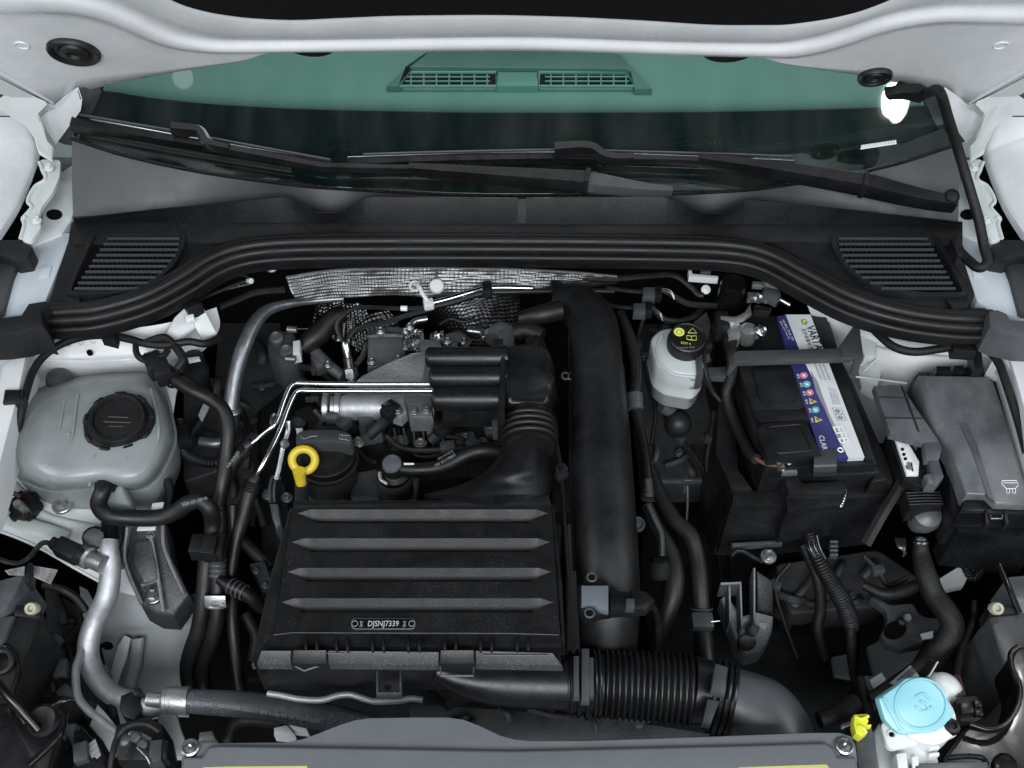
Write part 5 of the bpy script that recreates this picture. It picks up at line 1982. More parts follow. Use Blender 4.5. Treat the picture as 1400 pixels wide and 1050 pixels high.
# angled coil plugs
for lab, pts in (('black coil plug leaning against the bright tube', [(528, 550, -0.005, 9), (534, 562, -0.012, 10), (522, 580, -0.03, 8), (504, 596, -0.045, 8)]),
                 ('black coil plug below the resonator cylinders', [(620, 574, -0.02, 7), (606, 586, -0.03, 9), (590, 602, -0.045, 8)])):
    t = thing('coil_plug', lab, 'connector', (pts[-1][0], pts[-1][1], -0.07), 'ignition coil plugs')
    m = MB()
    m.tube(pts, 8, n=10)
    part('plug_body', m, 'black_plastic', t)
    m = MB()
    x, y, z = pts[1][:3]
    m.box((x, y, z + 0.004), (0.018, 0.024, 0.016), Matrix.Rotation(-0.7, 3, 'Z'), 0.003)
    part('latch', m, 'satin_plastic', t)
m = MB()
m.tube([(528, 596, -0.05), (548, 612, -0.055), (580, 616, -0.055), (640, 612, -0.055), (690, 606, -0.05)], 4.5, n=8)
t = thing('coil_loom', 'thin black loom lying along the cam cover', 'wiring loom', (600, 614, -0.07))
part('loom_run', m, 'tape_loom', t)

# ------------------------------------------------------------------ resonator and intake elbow
rs = thing('intake_resonator', 'three parallel black resonator tubes joined to a wide intake elbow', 'resonator', (680, 530, 0.0))
for y, x0, r, z in ((489, 582, 15, 0.075), (516, 587, 15, 0.07), (545, 591, 17, 0.06)):
    m = MB()
    m.tube([(x0, y, z, r - 5), (x0 + 2, y, z, r - 1.5), (x0 + 6, y, z, r), (694, y, z, r)], r, n=28, smooth=False)
    part('resonator_tube', m, 'satin_plastic', rs)
m = MB()
m.prism([(600, 478), (690, 476), (690, 556), (604, 556)], 0.055, 0.04, bevel=0.003)
part('tube_web', m, 'black_plastic', rs)
m = MB()
m.prism([(685, 474), (692, 470), (690, 566), (680, 566)], 0.086, 0.06, bevel=0.003)
part('flange', m, 'satin_plastic', rs)
m = MB()
m.prism([(674, 462), (688, 462), (688, 476), (674, 478)], 0.085, 0.03, bevel=0.002)
part('flange_tab', m, 'black_plastic', rs)
m = MB()
m.prism(rounded([(689, 474), (700, 469), (736, 466), (752, 476), (759, 498), (757, 530), (753, 550), (692, 550), (688, 530)], 8), lambda x, y: 0.086 - max(0, y - 520) * 0.0003 - max(0, x - 735) * 0.0006, 0.085, bevel=0.022, seg=5)
part('elbow', m, 'satin_plastic', rs, sharp=60)
m = MB()
m.lathe((752, 504, 0.035), (0.95, 0.1, 0.25), [(0.044, -0.02), (0.046, -0.016), (0.046, -0.006), (0.041, 0.0), (0.034, 0.001), (0, 0.001)], 40)
part('compressor_flange', m, 'black_plastic', rs)
m = MB()
m.tube([(742, 460, 0.03, 12), (720, 452, 0.03, 14), (706, 456, 0.025, 14)], 13, n=16)
m.tube([(712, 436, 0.04, 10), (740, 430, 0.05, 13), (766, 424, 0.05, 14)], 12, n=16)
part('bypass_pipe', m, 'rubber', rs)
for k, yt in enumerate((556, 564, 572, 580)):
    m = MB()
    m.torus(W(723 + k * 0.5, yt, 0.080) - Vector((0, 0, 0.033)), Vector((0, 1, 0.10)), 0.031 + (0.001 if k in (1, 2) else 0), 0.0036, 40, 10)
    part('bellows_ring', m, 'rubber', rs)
m = MB()
m.tube([W(723, 546, 0.080) - Vector((0, 0, 0.033)), W(725, 592, 0.076) - Vector((0, 0, 0.033))], 0.030, mm=True, n=28, smooth=False)
part('bellows_core', m, 'rubber', rs)
m = MB()
m.prism([(672, 573), (686, 570), (688, 586), (674, 588)], 0.03, 0.02, bevel=0.003)
part('bracket_tab', m, 'cover_grey', rs)

# ------------------------------------------------------------------ air box
ab = thing('air_box', 'black engine air filter box with four grooved louvres and engine number plate', 'air box', (560, 800, -0.06))


def lz(py):
    return 0.030 + (py - 690) / 180 * 0.012


lid_l = [(674, 402), (690, 401), (868, 374), (872, 373)]
lid_r = [(674, 752), (690, 753.5), (868, 766), (872, 766.5)]
strips = [(696.5, 712.5, 407, 749), (736, 752, 399, 752), (776.5, 792.5, 393, 753.5), (818, 834.5, 385, 756)]
ucol = sorted([i / 90 for i in range(91)] + [0.008 + k * 0.004 for k in range(22)] + [0.992 - k * 0.004 for k in range(22)])
cols = []
for u in ucol:
    col_ = []

    def lp(y, dep):
        xl, xr = lin(sorted(lid_l), y), lin(sorted(lid_r), y)
        col_.append(W(xl + (xr - xl) * u, y, lz(y) - dep))
    lp(684, 0)
    lp(690, 0)
    for t, b, xl_, xr_ in strips:
        ty = t + (b - t) * 0.33
        xa, xb = lin(sorted(lid_l), ty), lin(sorted(lid_r), ty)
        x = xa + (xb - xa) * u
        e = max(0.0, min(x - xl_, xr_ - x))
        f1, f2 = min(1, e / 16), min(1, e / 28)
        lp(ty + (t - ty) * f1, 0)
        y1 = ty + (b - ty) * f2
        lp((ty + (t - ty) * f1 + y1) / 2, 0.0055 * f2)
        lp(y1, 0.011 * f2)
        lp(y1 + 2.8 * f2, 0.0115 * f2)
        lp(y1 + 3.2 * f2, 0.0)
    for y in (850, 860, 868):
        lp(y, 0)
    cols.append(col_)
m = MB()
m.sheet([list(r) for r in zip(*cols)])
part('lid', m, 'lid_plastic', ab, sharp=18)
for q in ([(396, 693), (402, 693), (374, 868), (352, 891), (344, 900), (370, 784)], [(752, 688), (757, 690), (769, 800), (773, 888), (767, 872), (760, 780)]):
    m = MB()
    m.prism(q, lambda x, y: lz(y) - 0.004, 0.05, bevel=0.002)
    part('lid_rim', m, 'black_plastic', ab)
m = MB()
m.prism([(404, 689), (600, 685), (612, 677), (750, 675), (754, 688), (402, 694)], lambda x, y: 0.034, 0.02, bevel=0.002)
part('lid_rim', m, 'black_plastic', ab)
m = MB()
m.prism([(398, 700), (752, 690), (770, 880), (768, 905), (346, 905)], 0.012, 0.07, bevel=0.004)
part('filter_case', m, 'black_plastic', ab)
# front band below the lid: chamfer, ribs, lip
m = MB()
m.sheet([[W(x, 868, lz(868)) for x in (374, 570, 766)], [W(x, 870, lz(868) - 0.003) for x in (373, 570, 767)], [W(x, 885, 0.024) for x in (360, 570, 770)], [W(x, 893, 0.026) for x in (354, 570, 771)]], 0.004)
part('front_band', m, 'black_plastic', ab)
m = MB()
m.tube([(374, 868, lz(868)), (400, 865, lz(868)), (700, 866, lz(868)), (764, 868, lz(868))], 1.3, n=6, smooth=False)
part('lid_edge', m, 'black_plastic', ab)
for x in (418, 433, 460, 475, 509, 524, 558, 573, 608, 623, 657, 672, 707, 722):
    m = MB()
    m.prism([(x - 1.3, 871), (x + 1.3, 871), (x + 1.6, 887), (x - 1.6, 887)], 0.041, 0.02, bevel=0.0005)
    part('rib', m, 'black_plastic', ab)
for a, b in ((345, 398), (448, 600), (650, 770)):
    m = MB()
    tl_, tr_ = (353 if a == 345 else a), (756 if b == 770 else b)
    m.prism([(tl_, 889), (tr_, 889 + (tr_ - 353) * 0.008), (b, 908 + (b - 345) * 0.006), (a if a != 345 else 343, 908)], lambda x, y: 0.034 - (y - 889) * 0.0007, 0.012, bevel=0.0015)
    part('front_lip', m, 'lip_plastic', ab)
for a, b in ((398, 448), (600, 650)):
    m = MB()
    m.prism([(a + 2, 888), (b - 2, 888), (b, 909), (a, 909)], lambda x, y: 0.038 - (y - 888) * 0.0006, 0.014, bevel=0.002)
    cl = part('clip', m, 'black_plastic', ab)
    m = MB()
    zc = 0.02
    m.tube([(a + 2, 906, zc), (a + 3, 924, zc), (b - 3, 924, zc), (b - 2, 906, zc)] if a == 600 else [(a + 2, 909, zc), (a + 10, 913, zc), (a + 18, 917, zc), (b - 14, 911, zc), (b - 2, 909, zc)], 1.8, n=6, smooth=False)
    part('clip_loop', m, 'lip_plastic', cl)
# engine number plate
m = MB()
m.prism(rounded([(480, 845), (568, 845), (568, 860), (480, 860)], 7, 4), lz(852) + 0.0022, 0.002, bevel=0.0004)
bd = part('number_plate', m, 'cast_metal', ab)
m = MB()
m.prism(rounded([(481.2, 846), (566.8, 846), (566.8, 859), (481.2, 859)], 6, 4), lz(852) + 0.0026, 0.001, bevel=0)
part('plate_field', m, 'void_black', bd)
zz = lz(852) + 0.0026
text('DJSNJ7339', W(503, 856.5, zz), W(545, 856.5, zz), bd, 'ink_plate', tall=1.25, bold=0.008)
for x in (491, 550):
    text('X', W(x, 857, zz), W(x + 5.5, 857, zz), bd, 'ink_grey', tall=1.5)
    m = MB()
    m.tube([(x + 2.7, 848.5, zz + 0.0005), (x + 2.7, 858, zz + 0.0005)], 0.4, n=4, smooth=False)
    part('star_stroke', m, 'ink_grey', bd)
for x, f in ((485, 1), (563, -1)):
    m = MB()
    m.torus((x, 852.5, zz), (0, 0, 1), 0.0032, 0.0004, 14, 4)
    part('plate_hole', m, 'ink_grey', bd)
# duct flaring from the bellows into the box
rows = []
prof_d = [(592, 690, 754), (606, 687, 753), (622, 682, 752), (636, 672, 752), (648, 658, 752), (660, 636, 752), (668, 612, 752), (676, 580, 752)]
m = MB()
rg = []
for y, xl, xr in prof_d:
    ring = []
    for j in range(25):
        t = j / 24
        x = xl + (xr - xl) * t
        h = 0.062 * math.sin(max(0.001, min(0.999, t)) * math.pi) ** 0.42
        ring.append(W(x, y, 0.0) + Vector((0, 0, 0)) if False else W(x, y, 0.008 + h * (0.75 if y > 650 else 0.85)))
    rg.append(ring)
R = [list(r) for r in zip(*[cr([tuple(p) for p in col_], 3) for col_ in zip(*rg)])]
m.sheet(R, 0.03)
part('duct', m, 'lid_plastic', ab, sharp=60)
# snout towards the corrugated hose, fixing bracket
m = MB()
m.tube([(596, 915, -0.02, 14), (630, 926, -0.03, 24), (680, 932, -0.035, 33), (775, 935, -0.035, 36)], 33, n=28)
part('snout', m, 'satin_plastic', ab)
m = MB()
m.prism([(560, 915), (630, 915), (696, 936), (690, 950), (640, 945), (610, 958), (580, 930)], -0.075, 0.03, bevel=0.004)
part('snout_web', m, 'black_plastic', ab)
m = MB()
m.prism([(514, 911), (549, 911), (549, 949), (514, 949)], -0.01, 0.012, bevel=0.0015)
m2 = MB()
m2.prism([(517, 911), (546, 911), (546, 946), (517, 946)], -0.0085, 0.003, bevel=0)
bk = part('fixing_bracket', m, 'lip_plastic', ab)
part('bracket_floor', m2, 'black_plastic', bk)
m = MB()
m.prism(ellipse(530, 940, 4.5, 3.6, 16), -0.007, 0.002, bevel=0)
part('bracket_hole', m, 'void_black', bk)
# bright tube running below the air box
st = thing('steel_tube', 'wavy bright steel tube below the air box front edge', 'pipe', (470, 950, -0.12))
m = MB()
m.tube([(x, y, -0.055) for x, y in ((366, 948), (385, 951), (410, 956), (440, 957), (462, 951), (480, 950), (500, 956), (514, 959), (545, 958), (562, 955), (578, 957))], 4.5, n=12)
part('tube', m, 'aluminium', st)
cl = thing('fan_wiring', 'bundle of black and white plugs under the dusty hose', 'wiring loom', (370, 1000, -0.2))
m = MB()
m.tube([(310, 1015, -0.16), (318, 992, -0.15), (340, 984, -0.145), (380, 988, -0.145), (420, 996, -0.15)], 9, n=12)
part('loom_run', m, 'tape_loom', cl)
m = MB()
m.prism([(374, 994), (392, 990), (402, 1002), (394, 1006), (374, 1004)], -0.125, 0.02, bevel=0.003)
part('white_plug', m, 'white_plastic', cl)
m = MB()
m.prism([(392, 986), (418, 990), (420, 998), (400, 996)], -0.125, 0.02, bevel=0.003)
part('white_plug', m, 'white_plastic', cl)
m = MB()
m.prism([(272, 1000), (290, 998), (296, 1012), (270, 1014)], -0.10, 0.03, bevel=0.003)
part('grey_plug', m, 'cast_metal', cl)

# ------------------------------------------------------------------ charge pipe
cp = thing('charge_pipe', 'long thick matt black charge air pipe running front to back beside the air box', 'pipe', (825, 660, -0.06))
m = MB()
m.tube([(770, 414, 0.02, 24), (790, 420, 0.03, 30), (808, 438, 0.035, 33), (815, 470, 0.035, 34), (817, 520, 0.03, 36), (820, 580, 0.025, 39), (823, 640, 0.02, 41), (827, 700, 0.01, 42), (830, 760, 0.0, 43), (832, 820, -0.02, 43), (832, 870, -0.05, 40), (832, 900, -0.08, 38)], 38, n=36)
part('pipe', m, 'black_plastic', cp)
m = MB()
m.tube([(851, 500, 0.03), (858, 580, 0.02), (864, 660, 0.012), (868, 720, 0.004), (870, 800, -0.01)], 2.5, n=8)
part('seam_bead', m, 'black_plastic', cp)
m = MB()
m.tube([(780, 450, 0.02), (780, 560, 0.01), (782, 680, -0.01), (786, 780, -0.03)], 3, n=8)
part('seam_bead', m, 'black_plastic', cp)
m = MB()
m.torus((773, 514, 0.02), (0, -0.4, 0.9), 0.0045, 0.0013, 18, 6)
m.tube([(776, 512, 0.02), (788, 506, 0.02)], 1.2, n=6, smooth=False)
m.tube([(776, 518, 0.02), (790, 520, 0.02)], 1.2, n=6, smooth=False)
part('spring_clip', m, 'dull_aluminium', cp)
m = MB()
m.lathe((872, 716, 0.0), (0, -0.3, 1), [(0.009, -0.006), (0.009, 0.0), (0.0075, 0.002), (0.006, 0.001), (0.005, -0.002), (0, -0.002)], 20)
part('rubber_bush', m, 'cover_grey', cp)

ms = thing('pressure_sensor', 'flat grey square sensor with two bolt eyes on the charge pipe', 'sensor', (820, 820, 0.02))
zt = 0.052
m = MB()
m.prism([(790, 800), (798, 798), (798, 790), (804, 784), (814, 784), (822, 794), (834, 800), (836, 836), (820, 838), (812, 842), (800, 842), (794, 834), (790, 822)], zt - 0.012, 0.016, bevel=0.002)
part('base_plate', m, 'satin_plastic', ms)
m = MB()
m.prism([(795, 800), (832, 800), (832, 835), (819, 832), (812, 826), (795, 826)], zt - 0.004, 0.010, bevel=0.0015)
part('chip_cover', m, 'chip_grey', ms)
for x, y in ((809, 789), (806, 838)):
    m = MB()
    m.torus((x, y, zt - 0.006), (0, 0, 1), 0.0050, 0.0011, 22, 6)
    e_ = part('bolt_eye', m, 'dull_aluminium', ms)
    m = MB()
    m.prism(ellipse(x, y, 4.2, 3.6, 18), zt - 0.0065, 0.002, bevel=0)
    part('eye_hole', m, 'void_black', e_)
m = MB()
m.prism([(834, 806), (862, 808), (864, 832), (834, 834)], zt - 0.006, 0.018, bevel=0.002)
part('plug', m, 'satin_plastic', ms)
m = MB()
m.prism([(862, 804), (884, 808), (896, 820), (884, 832), (862, 834)], zt - 0.01, 0.016, bevel=0.003)
part('plug', m, 'black_plastic', ms)
m = MB()
m.prism([(856, 818), (868, 818), (868, 830), (856, 830)], zt, 0.012, bevel=0.001)
part('latch', m, 'cover_grey', ms)
m = MB()
m.tube([(886, 822, 0.03), (898, 840, 0.0), (900, 870, -0.06), (896, 895, -0.10)], 4, n=8)
part('cable', m, 'tape_loom', ms)

# hoses and lines right of the charge pipe
vl = thing('vacuum_line', 'thin black vacuum line with coupling running along the charge pipe', 'hose', (880, 560, -0.1))
m = MB()
m.tube([(848, 428, 0.03, 6), (856, 446, 0.03, 7), (864, 470, 0.025, 8), (869, 500, 0.02, 8), (867, 536, 0.01, 8), (868, 560, 0.0, 7), (878, 600, -0.01, 7), (884, 640, -0.02, 7), (886, 672, -0.03, 7)], 7, n=12)
part('hose', m, 'satin_plastic', vl)
m = MB()
m.tube([(867, 538, 0.010), (869, 560, 0.002)], 11, n=16, smooth=False)
part('coupling', m, 'cover_grey', vl)
m = MB()
m.tube([(885, 655, -0.024), (886, 680, -0.035)], 9.5, n=14, smooth=False)
part('coupling', m, 'black_plastic', vl)
m = MB()
m.torus((885, 675, -0.03), (0, 0.8, 0.5), 0.0075, 0.001, 20, 6)
part('ring', m, 'steel', vl)
m = MB()
m.tube([(886, 690, -0.045), (896, 712, -0.055), (904, 730, -0.065), (905, 760, -0.08)], 6, n=12)
part('metal_tail', m, 'dark_cast', vl)
m = MB()
m.lathe((902, 776, -0.085), (0, 0.5, 0.86), [(0.011, -0.012), (0.013, -0.008), (0.013, 0.006), (0.008, 0.010), (0, 0.010)], 18)
part('fitting', m, 'hose_dark', vl)
for lab, pts, r, mt in (
        ('thick black coolant hose arcing out beside the charge pipe', [(884, 690, -0.10, 8), (900, 725, -0.11, 10), (918, 760, -0.12, 13), (922, 800, -0.13, 14), (912, 840, -0.15, 13), (896, 880, -0.18, 12)], 13, 'hose_dark'),
        ('long black coolant hose with steel clamp descending to the corrugated hose', [(888, 640, -0.10, 9), (904, 680, -0.10, 10), (922, 710, -0.10, 10.5), (944, 732, -0.10, 11), (953, 762, -0.11, 11), (957, 800, -0.12, 11), (960, 850, -0.14, 11.5), (962, 885, -0.15, 14), (964, 915, -0.16, 16)], 11, 'hose_dark')):
    t = thing('coolant_hose', lab, 'hose', pts[-1][:3], 'coolant hoses beside the charge pipe')
    m = MB()
    m.tube(pts, r, n=16)
    part('hose', m, mt, t)
m = MB()
m.box((960, 850, -0.125), (0.026, 0.02, 0.014), None, 0.002)
m.torus((959, 832, -0.132), (0, 0.75, 0.6), 0.0128, 0.0016, 22, 6)
part('hose_clamp', m, 'cover_grey', t)
m = MB()
m.tube([(972, 850, -0.118), (984, 849, -0.118)], 1, n=6, smooth=False)
part('clamp_pin', m, 'steel', t)
rd = thing('shift_rod', 'thin pale rod with bracket deep between charge pipe and battery', 'rod', (940, 690, -0.2))
m = MB()
m.tube([(940, 664, -0.14), (940, 690, -0.16), (938, 722, -0.19)], 1.6, n=6)
part('rod', m, 'zinc', rd)
m = MB()
m.prism([(934, 654), (960, 654), (960, 657), (934, 657)], -0.13, 0.004, bevel=0.0005)
m.prism([(935, 657), (937, 657), (937, 672), (935, 672)], -0.13, 0.004, bevel=0.0003)
part('bracket', m, 'dull_aluminium', rd)

# ------------------------------------------------------------------ corrugated intake hose
co = thing('corrugated_intake_hose', 'corrugated black intake hose between the air box and the grey inlet duct', 'intake hose', (880, 940, -0.12))
m = MB()
m.tube([(824, 935, -0.045, 46), (880, 938, -0.045, 48), (946, 943, -0.045, 49)], 47, n=36, corr=0.0035, pitch=0.0061)
part('corrugation', m, 'satin_plastic', co, sharp=70)
m = MB()
m.tube([(772, 934, -0.042, 38), (824, 935, -0.045, 41)], 40, n=36, smooth=False)
part('cuff', m, 'black_plastic', co)
for x, r in ((780, 41), (790, 43), (801, 46), (812, 44), (818, 44)):
    m = MB()
    m.torus((x, 934.5, -0.044), (1, 0, 0), r * S(x, 934, -0.044), 0.0022, 40, 8)
    part('cuff_ring', m, 'satin_plastic', co)
for a in ((784, 896, 792, 912), (795, 886, 806, 918), (805, 898, 812, 910)):
    m = MB()
    m.prism([(a[0], a[1]), (a[2], a[1]), (a[2], a[3] + 40), (a[0], a[3] + 40)], 0.004, 0.012, bevel=0.002)
    part('cuff_strap', m, 'cover_grey', co)
m = MB()
m.tube([(944, 943, -0.045, 46), (966, 947, -0.047, 44), (990, 957, -0.05, 43)], 44, n=36)
part('cuff', m, 'satin_plastic', co)
ax = Vector((0.95, -0.25, -0.02))
for k, r in enumerate((47, 49, 48, 46)):
    x = 974 + k * 8
    y = 951 + k * 2.6
    m = MB()
    m.torus((x, y, -0.049), ax, r * S(x, y, -0.049), 0.0030, 40, 8)
    part('cuff_ring', m, 'satin_plastic', co)
m = MB()
m.prism([(978, 906), (996, 912), (990, 948), (972, 944)], 0.004, 0.012, bevel=0.002)
part('cuff_strap', m, 'cover_grey', co)
m = MB()
m.prism([(968, 955), (984, 958), (972, 990), (960, 988)], -0.005, 0.012, bevel=0.002)
part('cuff_strap', m, 'cover_grey', co)
gd = thing('inlet_duct', 'smooth grey inlet duct elbow dipping behind the radiator cover', 'duct', (1050, 1000, -0.16))
m = MB()
m.tube([(988, 955, -0.05, 43), (1010, 962, -0.05, 46), (1040, 980, -0.055, 53), (1056, 1010, -0.07, 57), (1060, 1050, -0.10, 58), (1062, 1100, -0.13, 58)], 45, n=36)
part('duct', m, 'duct_grey', gd)

# thin cables and clips in the shadows round the engine
for k, pts in enumerate((
        [(880, 432, -0.02), (872, 470, -0.05), (884, 520, -0.08), (896, 560, -0.10), (890, 610, -0.12)],
        [(905, 560, -0.10), (930, 600, -0.14), (960, 640, -0.16), (975, 700, -0.18)],
        [(978, 560, -0.06), (972, 600, -0.10), (968, 640, -0.13), (985, 700, -0.16)],
        [(760, 600, -0.06), (768, 650, -0.08), (772, 720, -0.10), (776, 790, -0.12)],
        [(330, 560, -0.14), (345, 600, -0.15), (352, 660, -0.16), (345, 720, -0.18)],
        [(400, 500, -0.10), (430, 505, -0.11), (455, 520, -0.12), (470, 545, -0.12)],
        [(1080, 770, -0.17), (1060, 800, -0.19), (1072, 850, -0.22), (1090, 900, -0.24)],
        [(1180, 760, -0.14), (1200, 780, -0.15), (1215, 800, -0.16), (1240, 790, -0.15)],
        [(340, 930, -0.16), (400, 925, -0.17), (470, 930, -0.17), (520, 920, -0.17)])):
    t = thing('hidden_cable', ('black cable hanging beside the brake fluid reservoir', 'black cable crossing towards the thin pale rod', 'black cable dropping along the battery tray flank', 'black cable running between air box and charge pipe', 'black cable below the twin steel line hoses', 'black cable under the oxygen sensor', 'black cable beside the round gearbox cover', 'black cable tucked under the fuse box', 'black cable below the air box clips')[k], 'cable', pts[-1], 'thin cables in the engine bay shadows')
    m = MB()
    m.tube(pts, 3 + (k % 3), n=8)
    part('cable_run', m, 'tape_loom', t)
    m = MB()
    x, y, z = pts[1]
    m.box((x, y, z), (0.012, 0.016, 0.012), Matrix.Rotation(k * 0.7, 3, 'Z'), 0.002)
    part('cable_clip', m, 'cover_grey', t)
# ------------------------------------------------------------------ brake fluid reservoir
bf = thing('brake_fluid_reservoir', 'milky white brake fluid reservoir with black DOT 4 cap', 'reservoir', (930, 520, -0.10))
topo = [(888, 465), (902, 453), (940, 449), (961, 450), (966, 474), (963, 506), (950, 519), (912, 512), (896, 500)]
T = [W(x, y, 0.006) for x, y in rounded(topo, 7, 3)]
c = sum(T, Vector()) / len(T)
m = MB()
rg = [[c + (p - c) * 0.90 + Vector((0, 0, 0.006)) for p in T], [c + (p - c) * 0.97 + Vector((0, 0, 0.004)) for p in T], T]
for k, d in ((1.01, -0.02), (1.0, -0.036), (1.03, -0.038), (1.03, -0.041), (0.99, -0.043), (0.95, -0.066), (0.8, -0.074)):
    rg.append([c + (p - c) * k + Vector((0, 0, d)) for p in T])
m.rings(rg)
part('tank', m, 'milk_plastic', bf, sharp=50)
m = MB()
m.tube([(905, 458, 0.012), (898, 478, 0.012), (906, 500, 0.011), (922, 512, 0.010), (950, 516, 0.010)], 2.2, n=8)
part('shoulder_bead', m, 'milk_plastic', bf)
cc = W(938, 470, 0.02)
s = S(938, 470, 0.02)
R = 25.5 * s
m = MB()
ax = Vector((0, -0.10, 1)).normalized()
m.lathe(cc, ax, [(R * 0.9, -0.016), (R * 0.98, -0.014), (R, -0.002), (R, 0.010), (R * 0.97, 0.014), (R * 0.9, 0.0155), (R * 0.86, 0.0145), (0, 0.0145)], 44)
cap = part('cap', m, 'cap_black', bf)
m = MB()
for k in range(30):
    a = 2 * math.pi * k / 30
    d = Vector((math.cos(a), math.sin(a), 0))
    m.tube([cc + d * R * 1.0 + ax * -0.002, cc + d * R * 1.0 + ax * 0.010], 0.0009, mm=True, n=4, smooth=False)
part('knurl', m, 'cap_black', cap, kind='stuff')
zc = cc + ax * 0.0147


def capP(px, py, lift=0.0004):
    return onplane(px, py, zc + ax * lift, ax)


m = MB()
m.lathe(capP(928.5, 454), ax, [(0.0070, 0), (0.0070, 0.0003), (0, 0.0003)], 24)
sym = part('brake_symbol', m, 'ink_yellow', cap)
m = MB()
m.torus(capP(928.5, 454, 0.0008), ax, 0.0036, 0.0004, 20, 4)
part('symbol_ring', m, 'ink_dark', sym)
m = MB()
m.tube([capP(*p) for p in ((940.5, 455), (947, 448.5), (952.5, 455.5), (940.5, 455))], 0.0004, mm=True, n=4, smooth=False)
part('warning_triangle', m, 'ink_yellow', cap)
m = MB()
for q in (((939, 463.5), (939, 458.5), (945.5, 459.5), (952, 459), (952, 465), (945.5, 465), (939, 463.5)), ((945.5, 459.5), (945.5, 465))):
    m.tube([capP(*p) for p in q], 0.0004, mm=True, n=4, smooth=False)
part('book_symbol', m, 'ink_yellow', cap, kind='stuff')
text('DOT 4', capP(931, 470), capP(944, 472), cap, 'ink_yellow', ax, 1.15, 0.0004)
text('DIN ISO 4925', capP(926, 477), capP(950, 476), cap, 'ink_grey', ax, 0.9, 0.0004)
fn = Vector((0.1, -0.98, 0.18)).normalized()
fp = W(930, 517, 0.006) + Vector((0, -0.002, -0.01))
for s_, a, b in (('MAX', (942, 531), (955, 531)), ('MIN', (941, 549), (951, 549))):
    text(s_, onplane(*a, fp, fn), onplane(*b, fp, fn), bf, 'ink_dark', fn, 1.1, 0.003)
m = MB()
for q in (((944, 521.5), (952, 518)), ((944, 518), (952, 521.5))):
    m.tube([onplane(*p, fp + fn * 0.003, fn) for p in q], 0.0004, mm=True, n=4, smooth=False)
part('level_mark', m, 'ink_dark', bf, kind='stuff')
m = MB()
m.prism([(951, 488), (960, 486), (962, 510), (953, 512)], 0.016, 0.03, bevel=0.002)
part('sensor_plug', m, 'cover_grey', bf)
m = MB()
m.lathe((927, 578, -0.09), (0, -0.3, 1), [(0.010, -0.03), (0.017, -0.014), (0.019, 0.0), (0.016, 0.010), (0.008, 0.016), (0, 0.017)], 24)
part('lower_bulb', m, 'hose_dark', bf)
m = MB()
m.tube([(904, 556, -0.07, 8), (916, 562, -0.08, 9), (926, 566, -0.09, 8)], 8, n=12)
part('lower_stub', m, 'duct_grey', bf)

# round black vacuum servo valve and brackets on the bulkhead
sv = thing('vacuum_valve', 'glossy black upright cylinder at the bulkhead behind the battery', 'valve', (1003, 400, -0.06))
m = MB()
m.lathe((1003, 388, 0.035), (0, -0.05, 1), [(0.016, -0.075), (0.018, -0.07), (0.018, -0.003), (0.0165, 0.002), (0.012, 0.004), (0, 0.004)], 36)
part('cylinder', m, 'gloss_black', sv)
for k in range(3):
    m = MB()
    m.torus((1003, 403 + k * 3, 0.008 - k * 0.012), (0, -0.05, 1), 0.0182, 0.0009, 32, 6)
    part('cylinder_ring', m, 'gloss_black', sv)
m = MB()
m.prism([(941, 369), (946, 369), (947, 374), (982, 377), (982, 381), (942, 378)], 0.03, 0.01, bevel=0.001)
part('bracket', m, 'primer_white', sv)
m = MB()
m.prism([(958, 364), (972, 364), (972, 372), (958, 372)], 0.032, 0.01, bevel=0.001)
part('bracket', m, 'cover_grey', sv)
m = MB()
m.lathe((965, 396, 0.0), (0, -0.6, 0.8), [(0.0065, -0.003), (0.0065, 0.0015), (0, 0.003)], 20)
part('stud_cap', m, 'primer_white', sv)
lt = thing('steel_latch', 'bright metal latch and bent bracket below the seal above the battery', 'bracket', (1060, 400, -0.02))
m = MB()
m.prism([(1029, 384), (1040, 385), (1046, 380), (1058, 383), (1088, 389), (1088, 393), (1056, 388), (1048, 386), (1042, 390), (1029, 389)], 0.045, 0.008, bevel=0.001)
part('bent_strip', m, 'zinc', lt)
m = MB()
m.prism([(1044, 391), (1066, 390), (1068, 404), (1062, 412), (1050, 406), (1044, 402)], 0.03, 0.012, bevel=0.002)
part('latch_plate', m, 'bracket_cast', lt)
m = MB()
rnd = random.Random(9)
rows = [[W(1022 + i * 4 + rnd.uniform(-1, 1), 400 + j * 3 + rnd.uniform(-1, 1) + i * 0.3, 0.02 + rnd.uniform(-0.004, 0.004)) for i in range(9)] for j in range(5)]
m.sheet(rows, 0.002)
part('crumpled_tab', m, 'zinc', lt, sharp=12)
m = MB()
m.tube([(1058, 402, 0.02), (1068, 410, 0.018), (1080, 417, 0.015)], 3.5, n=10)
part('pin', m, 'steel', lt)

